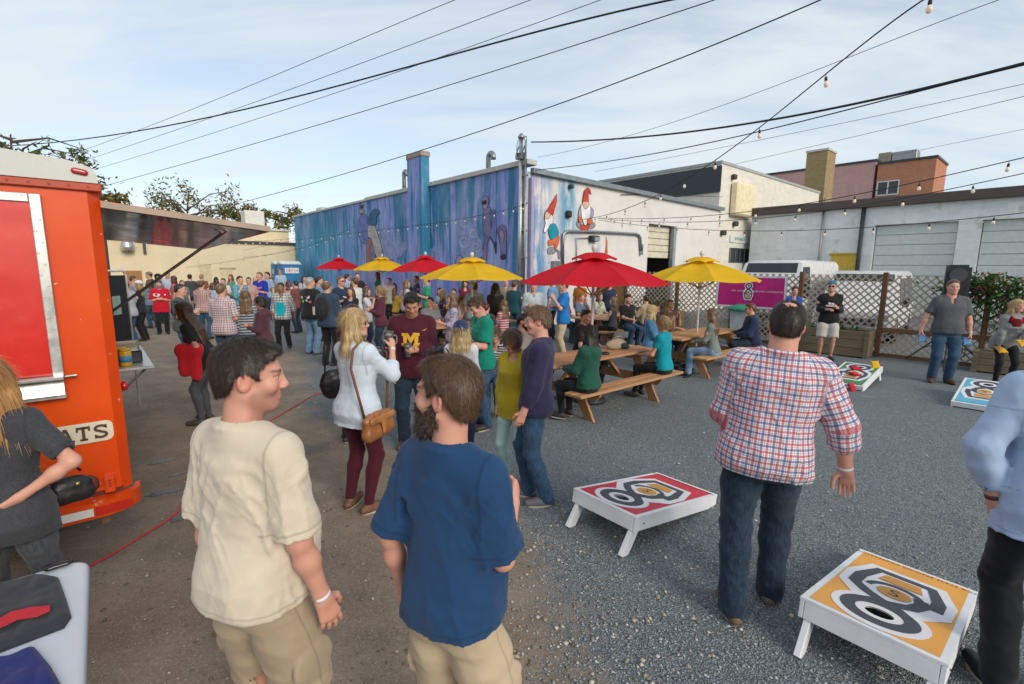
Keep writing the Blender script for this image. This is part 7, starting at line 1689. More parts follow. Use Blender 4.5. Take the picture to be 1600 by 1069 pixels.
inv = bg.matrix_basis.inverted(); sp3 = [wl_(p_) for p_ in ((.20, -.13, .86), (.165, -.155, 1.05), (.10, -.155, 1.25), (.095, -.12, 1.40), (.10, -.02, 1.475), (.125, .10, 1.38), (.18, .16, 1.10), (.22, .10, .88))]; m = MB(); m.tube([tuple(inv @ Vector(tuple(p_))) for p_ in sp3], .011, 6); m.build('strap', paint('strap_brown', (.15, .055, .022), .5), bg, True)
b, h = spot(648, 450, 698); q = person('man in a maroon sweatshirt with a gold letter looking down', b, -84, h, 'm', 1.08, .02, look=6, nod=30, ra=((.20, -.02, -1), (-.10, .25, -1), (-1, .1, 0), .4), la=((.12, .05, -1), (-.75, .85, .12), (-.6, -.2, -.3), .85), hair='dark', cut='short', skin='tan', glasses='head', top='sweater', topc=f_('maroon_sweat', (.062, .008, .020)), bottom='jeans', botc=denim_d, shoec=sh_brown, hem=-.10, group=G2)
mc = [(-.5, -.38, -.14, -.22), (.14, -.38, .5, -.22), (-.42, -.22, -.22, .22), (.22, -.22, .42, .22), (-.5, .22, -.20, .38), (.20, .22, .5, .38), [(-.24, .38), (-.14, .38), (.0, .10), (.0, -.20), (-.04, -.20), (-.24, .16)], [(.14, .38), (.24, .38), (.24, .16), (.04, -.20), (.0, -.20), (.0, .10)]]
print_on(q, mc, .0, .335, .185, paint('gold_print', (.62, .34, .02), .7, var=.05), 'gold_letter'); print_on(q, [[(0, 0), (.35, -.12), (1, .3), (.35, .05)]], -.115, .43, .06, MATS['gold_print'], 'chest_mark'); hold(q, -1, 'clear dimpled beer mug held at the maroon sweatshirt'); 
b, h = spot(752, 458, 668); q = person('man in a green polo shirt looking down at his hands', b, 208, h, 'm', 1.05, nod=32, look=4, la=((.10, .25, -1), (-.30, .95, .12), (-.4, 0, -.9), .7), ra=((.10, .2, -1), (-.4, .9, .1), (-.4, 0, -.9), .7), hair='brown', cut='tousled', skin='pink', top='polo', topc=f_('green_polo', (.004, .20, .135)), bottom='jeans', botc=denim_m, hem=-.10, group=G2, glasses='head'); wristband(q, -1, m_band); wristband(q, -1, metal_grey, 'wristwatch', .022, -.05)
b, h = spot(722, 512, 712); q = person('woman in a navy cap and white shirt seen from behind', b, 84, h, 'f', 1.05, la='cup', ra='cup', hair='blond', cut='bob', top='shirt', topc=f_('white_shirt', (.64, .64, .68)), bottom='slim', botc=f_('navy_trousers', (.015, .022, .05)), hem=-.13, group=G2, cap=(f_('navy_cap', (.012, .032, .105)), 'beanie'))
b, h = spot(834, 474, 782); q = person('young man in a dark navy sweater and blue jeans facing aside', b, 176, h, 'm', 1.0, nod=8, look=4, lean=-3, la=((.10, .10, -1), (.02, .30, -1), (-1, .2, 0), .3), ra=((.15, -.2, -1), (-.1, .1, -1), (-1, 0, 0), .4), hair='lbrown', cut='tousled', skin='pink', top='sweater', topc=f_('navy_sweater', (.026, .022, .062)), bottom='jeans', botc=denim_m, shoec=sh_grey, hem=-.075, group=G2, step=.16, stance=.08, sleeve=1.75)
b, h = spot(806, 508, 766); q = person('woman in a mustard cardigan looking down behind the navy sweater', b + np.array((-.02, .10)), 236, h, 'f', 1.0, nod=26, look=-6, la='down', ra='down', hair='brown', cut='bun', skin='pink', top='long', topc=f_('mustard_knit', (.46, .34, .018)), bottom='leggings', botc=f_('mint_leggings', (.40, .58, .54)), shoec=paint('sandal', (.22, .10, .05), .6), hem=-.14, group=G2)
b, h = spot(556, 470, 690); person('woman in a dark floral wrap behind the blonde drinker', b, 70, h - .02, 'f', 1.0, hair='auburn', cut='bob', nod=16, top='long', topc=f_('dark_floral', (.035, .02, .02), 'floral', (.30, .04, .05), (.42, .36, .24), .05), bottom='pants', botc=black_c, group=G2, la='cup', ra='cup')
b = ground_at(524, 655); q = None; pb = at_depth(520, 600, 4.6); hb2 = thing('black_handbag', 'black leather bag hanging behind the denim shirted woman', 'handbag', (pb[0], pb[1], pb[2] - .12), .6); F = Field(); F.ell((0, 0, .12), (.12, .07, .15), None, .02); F.warp(lambda X, Y, Z: .01 * (np.abs(2 * vnoise(X * 18, Y * 18, Z * 40, 2) - 1) - .5)); field_obj('pouch', [F.mesh(.01)], MATS['purse_black'], hb2); MB().tube([(-.07, 0, .24), (-.05, 0, .50), (.05, 0, .52), (.07, 0, .24)], .008, 6).build('handle', MATS['purse_black'], hb2, True)
# ---- along the truck and at the far side
b = ground_at(318, 660)[:2]; q = person('woman in black tee with red jacket over her arm, leaning to the truck', b, 190, 1.68, 'f', 1.0, lean=26, nod=2, la=((.25, -.1, -1), (-.50, .80, .1), (-.4, 0, -.9), .5), ra='cup', hair='brown', cut='long', skin='tan', top='tee', topc=f_('black_tee', (.013, .013, .015)), bottom='slim', botc=char_c, group=G3, glasses='head')
jk = q.root.matrix_basis @ Vector(q.arm[-1]['E'] * .5 + q.arm[-1]['W'] * .5); th = thing('red_jacket', 'red jacket draped over the forearm of the leaning woman', 'jacket', tuple(jk), q.root.rotation_euler.z); F = Field(); F.cone((-.02, -.08, .0), (-.02, .10, .0), .075, .07, .04); F.cone((-.05, -.06, -.05), (-.05, -.06, -.34), .07, .06, .05, (np.array((1., 0, 0)), .55)); F.cone((-.05, .07, -.05), (-.04, .08, -.28), .07, .06, .05, (np.array((1., 0, 0)), .55)); F.warp(lambda X, Y, Z: .016 * (np.abs(2 * vnoise(X * 20, Y * 20, Z * 7, 5) - 1) - .5)); field_obj('cloth', [F.mesh(.012)], f_('red_jacket', (.46, .012, .022)), th)
def crowd(label, px, head, foot, heading, sex='m', group=G3, dy=0., **kw):
    b, h = spot(px, head, foot); return person(label, b, heading, h, sex, group=group, **kw)
ft_ = lambda key, *a, **k: f_(key, *a, **k)
q = crowd('man in a grey tee with an orange print holding a cup', 293, 442, 578, 12, bulk=1.08, look=8, la='cup', ra='cup', hair='dark', cut='buzz', top='tee', topc=ft_('slate_tee', (.055, .062, .070), 'heather', (.09, .10, .11)), bottom='jeans', botc=denim_m); print_on(q, [(-.5, -.2, .5, .2), (-.3, -.5, .3, -.2)], 0, .30, .20, paint('print_orange', (.36, .20, .08), .8), 'chest_print'); hold(q, 1, 'clear cup held by the man in the slate tee', 'cup')
crowd('man in a pale checked short sleeved shirt seen from behind', 357, 441, 590, 84, bulk=1.06, ra='cup', la='cup', hair='lbrown', cut='buzz', top='sshirt', topc=ft_('pale_check', (.64, .58, .58), 'gingham', (.22, .09, .12), (.2, .1, .1), .042), bottom='jeans', botc=denim_m)
crowd('woman with a purple scarf and hair in a bun facing the crowd', 418, 460, 606, 186, 'f', hair='dark', cut='bun', look=0, nod=10, top='sweater', collar='scarf', topc=ft_('plum_knit', (.085, .030, .045)), bottom='slim', botc=black_c, la='cup', ra='cup')
q = crowd('man in a turquoise top under an open black and white check shirt', 445, 440, 548, -82, skin='brown', hair='black', ra='down', la='swing', top='rolled', topc=ft_('bw_check', (.52, .52, .53), 'gingham', (.02, .02, .025), (.1, .1, .1), .06), bottom='pants', botc=black_c, legs='walk', step=.12); print_on(q, [(-.5, -.5 + .25 * i, .5, -.25 + .25 * i) for i in range(7)], 0, .10, .18, ft_('turquoise', (.0, .36, .42)), 'open_front')
q = crowd('bald man in a royal blue baseball jersey with pink script', 411, 424, 512, -98, la='cross', ra='cross', hair='lbrown', cut='buzz', thin=True, skin='pink', top='jersey', topc=ft_('jersey_blue', (.012, .035, .30)), bottom='jeans', botc=denim_m); print_on(q, [[(-.5, -.1), (-.2, -.15), (-.2, .12), (-.45, .15)], [(-.2, -.12), (.1, -.08), (.1, .1), (-.2, .1)], [(.1, -.08), (.5, .0), (.45, .16), (.1, .1)]], 0, .36, .30, paint('print_pink', (.62, .16, .24), .7), 'script_lettering')
q = crowd('man in a red hockey jersey with white lettering and a cap', 256, 437, 522, -58, la='cross', ra='cross', bulk=1.1, hair='dark', beard='stubble', top='jersey', topc=ft_('jersey_red', (.46, .008, .025)), bottom='pants', botc=black_c, cap=(ft_('grey_cap', (.08, .07, .07)), 'brim'), hem=-.2); print_on(q, [[(-.5, -.12), (-.1, -.16), (-.1, .14), (-.5, .12)], [(-.1, -.1), (.5, -.05), (.5, .1), (-.1, .1)]], 0, .34, .30, paint('print_white2', (.66, .62, .64), .7), 'chest_lettering')
crowd('man in a light grey shirt and jeans queueing at the truck', 207, 437, 543, 176, nod=18, hair='dark', bulk=1.06, la='pocket', ra='cup', top='tee', topc=ft_('light_grey', (.40, .41, .44)), bottom='jeans', botc=denim_m)
crowd('person in a dark jacket at the head of the truck queue', 186, 445, 552, 170, 'f', hair='dark', cut='bob', nod=14, top='jacket', topc=ft_('near_black', (.022, .022, .026)), bottom='pants', botc=black_c, la='cup', ra='cup')
crowd('woman in a white cap in the truck queue', 226, 437, 532, 196, 'f', hair='dblond', cut='long', top='long', topc=ft_('ink_top', (.02, .022, .03)), bottom='pants', botc=black_c, cap=(ft_('white_cap', (.64, .64, .66)), 'brim'), la='cup', ra='cup')
crowd('man in a wide brimmed hat and black shirt by the cream wall', 240, 424, 500, 210, hair='dark', top='sshirt', topc=ft_('soot_shirt', (.018, .018, .02)), bottom='jeans', botc=denim_d, cap=(ft_('tan_hat', (.17, .15, .10)), 'hat'))
crowd('person in a faded blue top beside the red jersey', 240, 436, 512, 160, 'f', hair='brown', cut='long', top='long', topc=ft_('faded_blue', (.14, .20, .28)), bottom='jeans', botc=denim_m, la='cup', ra='cup')
crowd('man in a pale blue jacket by the cream wall', 268, 423, 498, -60, hair='dark', top='jacket', topc=ft_('powder_jacket', (.36, .42, .52)), bottom='jeans', botc=denim_m)
crowd('man in a black cap and grey jacket behind the red jersey', 254, 427, 505, 30, hair='dark', top='jacket', topc=ft_('mid_grey_jacket', (.15, .17, .19)), bottom='jeans', botc=denim_d, cap=(ft_('black_cap', (.02, .02, .02)), 'brim'))
crowd('man in a red gingham shirt and jeans seen from behind', 322, 438, 530, 92, bulk=1.05, hair='brown', top='shirt', topc=ft_('red_gingham', (.50, .40, .38), 'gingham', (.20, .012, .02), (.1, 0, 0), .055), bottom='jeans', botc=denim_m, la='cup', ra='cup')
crowd('man in a dark cap rubbing his neck near the cream door', 302, 428, 495, 120, hair='dark', ra='face', top='tee', topc=ft_('dusk_tee', (.05, .055, .06)), bottom='jeans', botc=denim_d, cap=(ft_('navy_cap2', (.02, .025, .04)), 'brim'))
crowd('person with sandy hair just behind the red gingham shirt', 320, 428, 492, 100, hair='dblond', cut='tousled', top='tee', topc=ft_('rust_tee', (.20, .08, .04)), bottom='jeans', botc=denim_d)
crowd('man with a sunlit forehead left of the red gingham shirt', 290, 437, 505, -30, hair='brown', cut='buzz', top='tee', topc=ft_('sage_tee', (.16, .19, .16)), bottom='jeans', botc=denim_d)
crowd('woman with long brown hair in a pale denim jacket', 338, 441, 515, 80, 'f', hair='brown', cut='long', top='jacket', topc=ft_('pale_jacket', (.28, .36, .46), 'denim'), bottom='jeans', botc=denim_d)
crowd('woman in a dark red cardigan near the cream door', 342, 432, 490, 110, 'f', hair='dark', cut='long', top='jacket', topc=ft_('wine_cardigan', (.16, .015, .02)), bottom='pants', botc=black_c)
crowd('man in a teal plaid shirt drinking', 381, 430, 522, -25, hair='dark', ra='face', la='down', top='rolled', topc=ft_('teal_plaid', (.03, .16, .24), 'gingham', (.20, .45, .55), (.1, .1, .1), .07), bottom='jeans', botc=denim_m)
crowd('man with short dark hair behind the teal plaid shirt', 394, 432, 515, -70, hair='dark', top='tee', topc=ft_('blush_tee', (.42, .26, .24)), bottom='jeans', botc=denim_d, ra='face')
crowd('woman with wavy brown hair in a striped top near the purple scarf', 392, 452, 585, 120, 'f', hair='lbrown', cut='long', top='long', topc=ft_('navy_stripe', (.04, .06, .09), 'stripe', (.40, .42, .44), (0, 0, 0), .05), bottom='jeans', botc=denim_m)
crowd('man in sunglasses and a light blue shirt by the far window', 441, 420, 480, -80, hair='lbrown', glasses='face', top='sshirt', topc=ft_('sky_shirt', (.30, .42, .54)), bottom='shorts', botc=khaki_c)
crowd('woman in a pink top with her back turned near the far window', 454, 437, 500, 95, 'f', hair='auburn', cut='long', top='tee', topc=ft_('shell_pink', (.52, .32, .28)), bottom='skirt', botc=black_c)
crowd('person in olive behind the man in the blue jersey', 427, 433, 500, -70, hair='dark', top='tee', topc=ft_('olive_tee', (.12, .13, .05)), bottom='jeans', botc=denim_d)
crowd('man peering from behind the blue jersey', 422, 424, 500, -110, hair='dark', top='tee', topc=ft_('cloud_blue', (.24, .34, .50)), bottom='jeans', botc=denim_d)
q = crowd('grey haired man in a black jacket with bright patches', 490, 432, 553, 70, bulk=1.1, look=-30, hair='grey', cut='buzz', top='jacket', topc=ft_('patch_jacket', (.016, .016, .018)), bottom='jeans', botc=denim_l, la='cup', ra='cup', shoec=sh_grey)
for i, (u_, v_, c_) in enumerate(((-.5, .2, (.6, .6, .6)), (-.1, .35, (.5, .1, .12)), (.35, .25, (.6, .6, .62)), (-.35, -.2, (.2, .45, .1)), (.15, -.1, (.55, .5, .5)), (.5, -.25, (.5, .12, .15)))): print_on(q, [(u_ - .14, v_ - .12, u_ + .14, v_ + .12)], .0, .36, .22, paint('patch_%d' % i, c_, .8), 'patch', False)
q = crowd('bald man in a blue jacket wearing a black backpack', 517, 437, 571, 76, bulk=1.04, hair='lbrown', cut='buzz', thin=True, top='jacket', topc=ft_('steel_blue', (.030, .055, .085)), bottom='pants', botc=black_c, la='cup', ra='cup')
bk = q.root.matrix_basis @ Vector((0, -.20, 1.22)); th = thing('worn_backpack', 'black rucksack on the back of the bald man in blue', 'backpack', tuple(bk), q.root.rotation_euler.z); F = Field(); F.ell((0, -.02, 0), (.16, .11, .24), None, .03); F.ell((0, -.09, -.06), (.12, .07, .13), None, .03); F.warp(lambda X, Y, Z: .012 * (np.abs(2 * vnoise(X * 13, Y * 13, Z * 13, 5) - 1) - .5)); field_obj('pack', [F.mesh(.016)], ft_('pack_black', (.02, .02, .022)), th); MB().box((-.08, -.155, -.05), (.045, .02, .16), bev=.008).build('tag', paint('tag_pale', (.5, .46, .4), .7), th)
crowd('man in a blue plaid shirt behind the patched jacket', 503, 431, 532, 20, hair='dark', cut='buzz', beard='stubble', top='rolled', topc=ft_('blue_plaid', (.06, .12, .24), 'gingham', (.30, .38, .5), (.1, .1, .1), .06), bottom='jeans', botc=denim_d, ra='cup')
q = crowd('bald man in glasses and a navy tee with a white emblem', 537, 430, 543, -28, bulk=1.05, hair='lbrown', cut='buzz', thin=True, glasses='face', top='tee', topc=ft_('emblem_navy', (.018, .035, .07)), bottom='jeans', botc=denim_d, la='cup', ra='cup'); print_on(q, [[(-.5, .1), (0, -.1), (0, .05), (-.3, .15)], [(0, -.1), (.5, .1), (.3, .15), (0, .05)]], 0, .34, .22, MATS['print_white2'], 'chest_emblem')
crowd('man in a white tee talking beside the smiling woman', 558, 432, 538, 150, hair='brown', top='tee', topc=ft_('plain_white', (.60, .60, .58)), bottom='jeans', botc=denim_m, ra='cup')
crowd('smiling woman with wavy hair in a dark top', 552, 447, 552, -95, 'f', hair='brown', cut='long', top='long', topc=ft_('midnight_top', (.016, .022, .045)), bottom='jeans', botc=denim_d, la='cup', ra='cup')
crowd('woman with a blonde ponytail and maroon cardigan', 597, 445, 562, 188, 'f', hair='dblond', cut='tail', top='sweater', topc=ft_('berry_cardigan', (.10, .022, .040)), bottom='jeans', botc=denim_d, la='cup', ra='cup')
crowd('woman in white facing the blonde ponytail', 576, 447, 550, 10, 'f', hair='brown', cut='long', top='tee', topc=ft_('chalk_white', (.58, .58, .60)), bottom='jeans', botc=denim_d, ra='face')
crowd('man in black near the far yellow parasol', 561, 425, 505, -60, hair='dark', top='tee', topc=ft_('coal_tee', (.02, .02, .024)), bottom='jeans', botc=denim_d)
crowd('man in a pale shirt under the far red parasol', 545, 427, 500, 60, hair='dark', cut='buzz', top='sshirt', topc=ft_('mist_shirt', (.40, .46, .56)), bottom='jeans', botc=denim_d)
crowd('person in green standing under the small yellow parasol', 592, 424, 492, 200, 'f', hair='auburn', cut='long', top='tee', topc=ft_('leaf_tee', (.02, .12, .06)), bottom='jeans', botc=denim_d)
crowd('man in a light green tee standing before the painted wall', 668, 431, 522, 195, bulk=1.06, hair='dark', cut='buzz', cap=(ft_('dusty_cap', (.10, .11, .12)), 'brim'), top='tee', topc=ft_('mint_green', (.02, .28, .15)), bottom='jeans', botc=denim_d, la='cup', ra='cup')
crowd('blond child-sized figure in dark florals before the painted wall', 692, 452, 540, 200, 'f', hair='blond', cut='bob', top='long', topc=ft_('dusk_floral', (.03, .025, .05), 'floral', (.25, .12, .25), (.3, .3, .35), .05), bottom='jeans', botc=denim_d)
crowd('woman with long auburn hair in a floral blouse', 708, 456, 596, 196, 'f', hair='lbrown', cut='long', top='rolled', topc=ft_('lilac_floral', (.40, .36, .44), 'floral', (.38, .04, .09), (.12, .16, .32), .045), bottom='jeans', botc=denim_m, la='cup', ra='cup')
crowd('woman in a black top with a chain strap seen from behind', 774, 441, 552, 85, 'f', hair='dark', cut='bob', bulk=1.08, top='long', topc=ft_('jet_top', (.013, .013, .016)), bottom='pants', botc=black_c)
crowd('man in a pale blue tee and braces seen from behind', 742, 440, 548, 80, hair='brown', bulk=1.05, top='tee', topc=ft_('ice_blue', (.28, .42, .48)), bottom='shorts', botc=khaki_c)
crowd('person in a maroon top behind the yellow parasol pole', 727, 436, 520, -70, 'f', hair='dark', cut='long', top='long', topc=ft_('garnet_top', (.12, .012, .04)), bottom='jeans', botc=denim_d)
crowd('man in dark teal beside the white shirted man', 803, 437, 535, 70, hair='brown', top='long', topc=ft_('deep_teal', (.012, .065, .085)), bottom='jeans', botc=denim_m)
q = crowd('man in a white button shirt with pen in pocket', 832, 437, 556, -92, hair='grey', cut='buzz', bulk=1.04, top='shirt', topc=ft_('pale_oxford', (.44, .50, .54)), bottom='jeans', botc=denim_d, la='cup', ra='cup')
crowd('man in a bright blue tee and khakis gesturing', 878, 436, 562, 186, hair='brown', la='gest', ra='cup', top='tee', topc=ft_('bright_blue', (.012, .17, .50)), bottom='pants', botc=khaki_b); 
crowd('person in a sky blue tee behind the white shirted man', 862, 432, 530, 150, hair='dark', top='tee', topc=ft_('azure_tee', (.12, .25, .46)), bottom='jeans', botc=denim_d)
crowd('person in an orange shirt at the end of the white wall', 905, 436, 516, 60, hair='dark', top='tee', topc=ft_('pumpkin_tee', (.42, .13, .02)), bottom='jeans', botc=denim_d)
crowd('man in a dark shirt beyond the red parasol', 950, 437, 520, -120, hair='dark', top='long', topc=ft_('indigo_shirt', (.03, .04, .075)), bottom='jeans', botc=denim_d)
# ---- by the fence
crowd('woman in a blue tee with a shoulder strap beside the banner', 1233, 446, 548, -105, 'f', group=G1 + ' and fence', hair='dark', cut='bun', top='tee', topc=ft_('cobalt_tee', (.02, .08, .36)), bottom='jeans', botc=denim_d, la='cup', ra='cup')
q = crowd('man in a black long sleeved tee, cap and cream shorts', 1288, 437, 562, -118, group='people by the fence', look=-10, hair='brown', skin='light', la='cup', ra='look', top='long', topc=ft_('black_long', (.014, .014, .016)), bottom='shorts', botc=ft_('cream_shorts', (.50, .47, .42)), cap=(ft_('cap_blue', (.05, .16, .24)), 'brim'), glasses='face'); print_on(q, [(-.5, -.15, .5, .0), (-.25, .05, .0, .3), (.05, .05, .3, .25)], 0, .33, .20, MATS['print_white2'], 'chest_print')
q = crowd('man in a grey polo with shoulder patches holding blue beanbags', 1468, 434, 598, -116, group='people by the fence', bulk=1.08, belly=.03, hair='brown', cut='buzz', skin='pink', la=((.28, -.05, -1), (.15, .10, -1), (-1, 0, 0), .8), ra=((.38, -.02, -1), (.25, .12, -1), (-1, 0, 0), .8), top='polo', topc=ft_('grey_polo', (.085, .088, .098), 'heather', (.12, .12, .13)), bottom='jeans', botc=denim_m, shoec=sh_brown, hem=-.06); wristband(q, -1, m_band)
for sd, lab in ((1, 'blue beanbag in the lowered hand of the grey polo man'), (-1, 'pair of blue beanbags beside the grey polo man wristband')):
    p_ = q.root.matrix_basis @ Vector(q.arm[sd]['grip'] + np.array((0, 0, -.05))); beanbag(lab, tuple(p_), m_bagb, rot((1, 0, 0), 1.2), group='blue beanbags')
b = ground_at(1566, 606)[:2]; q = person('blonde woman in a red plaid scarf bending to throw', b, -112, 1.66, 'f', 1.02, lean=24, look=4, nod=-16, ra='throw', la=((.15, .40, -.9), (-.3, .8, -.1), (-.9, .2, 0), .7), hair='blond', cut='bob', skin='pink', top='sweater', collar='scarf', topc=ft_('grey_knit', (.24, .24, .24), 'heather', (.34, .34, .34)), bottom='leggings', botc=black_c, shoec=sh_black, hem=-.16, group='people by the fence', lod=1)
F = Field()
for i in range(10):
    t0, t1 = 2 * math.pi * i / 10, 2 * math.pi * (i + 1) / 10
    for rr, zz in ((.088, .535), (.104, .495), (.098, .455)):
        pp = [q.tt((math.cos(t_) * rr, .01 + math.sin(t_) * rr * 1.05, zz - .035 * max(0, math.sin(t_)))) for t_ in (t0, t1)]; F.cone(pp[0], pp[1], .036 * q.s, .036 * q.s, .015)
F.warp(lambda X, Y, Z: .012 * (np.abs(2 * vnoise(X * 24, Y * 24, Z * 24, 5) - 1) - .5)); V_, Q_ = F.mesh(.011); field_obj('scarf', [(V_, Q_)], ft_('scarf_plaid', (.30, .008, .012), 'gingham', (.02, .012, .014), (0, 0, 0), .09), q.root, None, V_[:, [0, 2, 1]])
for sd, lab in ((1, 'yellow beanbag in the low hand of the woman in the scarf'), (-1, 'yellow beanbag held at the waist of the woman in the scarf')):
    p_ = q.root.matrix_basis @ Vector(q.arm[sd]['grip']); beanbag(lab, tuple(p_), m_bagy, rot((1, 0, 0), .7), group='yellow beanbags')
# ---- seated at the tables
def seated(label, T, x_, side, sex='m', turn=0., h=1.74, ang=GA, off=.74, **kw):
    c, s = math.cos(ang), math.sin(ang); y_ = side * off; p_ = np.array((T[0] + c * x_ - s * y_, T[1] + s * x_ + c * y_)); return person(label, p_, math.degrees(ang) + (90 if side < 0 else -90) + turn, h, sex, legs='sit', seat=.455, group=G4, **kw)
seated('woman in a green hoodie seated with her back to us', T1, -.93, -1, 'f', 8, 1.66, hair='dark', cut='bob', top='hoodie', topc=f_('forest_hoodie', (.012, .075, .05)), bottom='slim', botc=black_c, la='table', ra='table', bulk=1.06)
seated('woman in a turquoise tee at the end of the nearest bench', T1, .86, -1, 'f', 6, 1.70, hair='dblond', cut='bun', look=10, top='tee', topc=f_('teal_tee', (.0, .26, .33)), bottom='slim', botc=black_c, la='table', ra='table', lean=4, sleeve=.55)
q = seated('bearded man in a black tee with a yellow print at the nearest table', T1, .62, 1, 'm', 6, 1.76, hair='dark', cut='buzz', thin=True, beard='stubble', nod=12, top='tee', topc=f_('band_tee', (.013, .013, .014)), bottom='jeans', botc=denim_d, la='table', ra='table', lean=6); print_on(q, [[(-.1, -.5), (.35, -.45), (.3, .0), (-.05, .05)], [(-.2, .0), (.2, .05), (.15, .45), (-.15, .4)]], .0, .30, .15, paint('print_yellow', (.50, .38, .06), .8), 'chest_print'); wristband(q, 1, m_band)
seated('dark bearded man glancing out behind the navy sweater', T1, -.75, 1, 'm', 20, 1.72, hair='black', beard='full', skin='tan', top='tee', topc=f_('stone_tee', (.26, .25, .24)), bottom='jeans', botc=denim_d, la='table', ra='table', look=10)
seated('woman in a grey green tee and pale jeans on the second bench', T2, -.72, -1, 'f', 14, 1.68, hair='lbrown', cut='long', top='long', topc=f_('lichen_tee', (.17, .20, .18)), bottom='jeans', botc=denim_l, la='table', ra='table', lean=8)
seated('man in a navy hoodie at the far end of the second bench', T2, 1.0, -1, 'm', 34, 1.74, hair='brown', top='hoodie', topc=f_('hoodie_navy', (.014, .026, .075)), bottom='jeans', botc=denim_d, la='table', ra='table', lean=10, glasses='face', bulk=1.05)
seated('woman with curly blonde hair in a denim jacket', T2, -1.18, 1, 'f', 30, 1.68, hair='blond', cut='curly', top='jacket', topc=f_('jacket_denim', (.05, .15, .27), 'denim'), bottom='slim', botc=black_c, la='table', ra='table', look=30, nod=8, off=.35)
q = seated('bearded man in a black tee gesturing across the second table', T2, -.62, 1, 'm', 6, 1.76, hair='brown', beard='full', top='tee', topc=f_('pitch_tee', (.012, .012, .013)), bottom='jeans', botc=denim_d, la='gest', ra='table', nod=16, lean=6, look=14); print_on(q, [(-.5, -.12, .5, .12)], 0, .30, .2, MATS['print_white2'], 'chest_lettering')
seated('woman in glasses and a grey tee with raised hands', T2, -.06, 1, 'f', 10, 1.70, hair='lbrown', cut='long', top='tee', topc=f_('ash_tee', (.12, .125, .14)), bottom='jeans', botc=denim_d, la='face', ra='gest', glasses='face', look=40)
seated('man resting his face on his hand at the second table', T2, .46, 1, 'm', 0, 1.76, hair='brown', skin='pink', top='tee', topc=f_('walnut_tee', (.14, .10, .08)), bottom='jeans', botc=denim_d, la='face', ra='table', look=-20, off=.95)
T3 = UMB[6][0]
seated('woman in a grey tank top with long hair behind the red parasol pole', T3, -.75, -1, 'f', 20, 1.68, hair='lbrown', cut='long', top='tank', topc=f_('slate_tank', (.07, .075, .085)), bottom='slim', botc=black_c, la='table', ra='table', look=20)
seated('man in a black cap and black tee turned to the nearest tables', T3, -.15, -1, 'm', 165, 1.78, hair='dark', beard='stubble', top='tee', topc=f_('raven_tee', (.014, .014, .016)), bottom='jeans', botc=denim_m, la='down', ra='table', cap=(ft_('black_cap', (.02, .02, .02)), 'brim'), bulk=1.05)
seated('person in red seated behind the bright blue tee', T3, -1.0, 1, 'f', 0, 1.66, hair='dark', cut='bob', top='tee', topc=f_('cherry_tee', (.36, .02, .05)), bottom='jeans', botc=denim_d, la='table', ra='table')
TU = UMB[2][0]
seated('woman in a pink and white striped top seated from behind', TU, .35, -1, 'f', 4, 1.66, hair='lbrown', cut='long', top='long', topc=f_('pink_stripe', (.58, .48, .48), 'stripe', (.40, .04, .07), (0, 0, 0), .055), bottom='jeans', botc=denim_d, la='table', ra='table')
seated('boy with short auburn hair seated under the large yellow parasol', TU, -.15, -1, 'm', -60, 1.52, hair='auburn', cut='short', top='tee', topc=f_('dark_slate', (.04, .05, .07)), bottom='jeans', botc=denim_d, la='table', ra='table')
b = ground_at(783, 640)[:2]; person('woman in a navy striped top stooping beside the green polo', b, 250, 1.60, 'f', 1.0, lean=24, hair='brown', cut='bun', top='long', topc=f_('breton', (.50, .50, .54), 'stripe', (.03, .04, .10), (0, 0, 0), .03), bottom='jeans', botc=denim_m, group=G2, legs='sit', seat=.455, nod=12) 
TU = UMB[3][0]
for i, (x_, sd, lab, sx_, c_, hr) in enumerate(((-.6, -1, 'child in a purple jersey seated at the far red parasol', 'm', (.08, .04, .16), 'dark'), (.3, -1, 'smiling woman in pale blue stripes seated at the far red parasol', 'f', (.30, .50, .62), 'brown'), (-.2, 1, 'man in black seated at the far red parasol', 'm', (.03, .03, .04), 'dark'))):
    seated(lab, TU, x_, sd, sx_, 10, 1.68, ang=UMB[3][1], hair=hr, cut='short' if sx_ == 'm' else 'long', top='tee', topc=f_('far_tee_%d' % i, c_), bottom='jeans', botc=denim_d, la='table', ra='table')
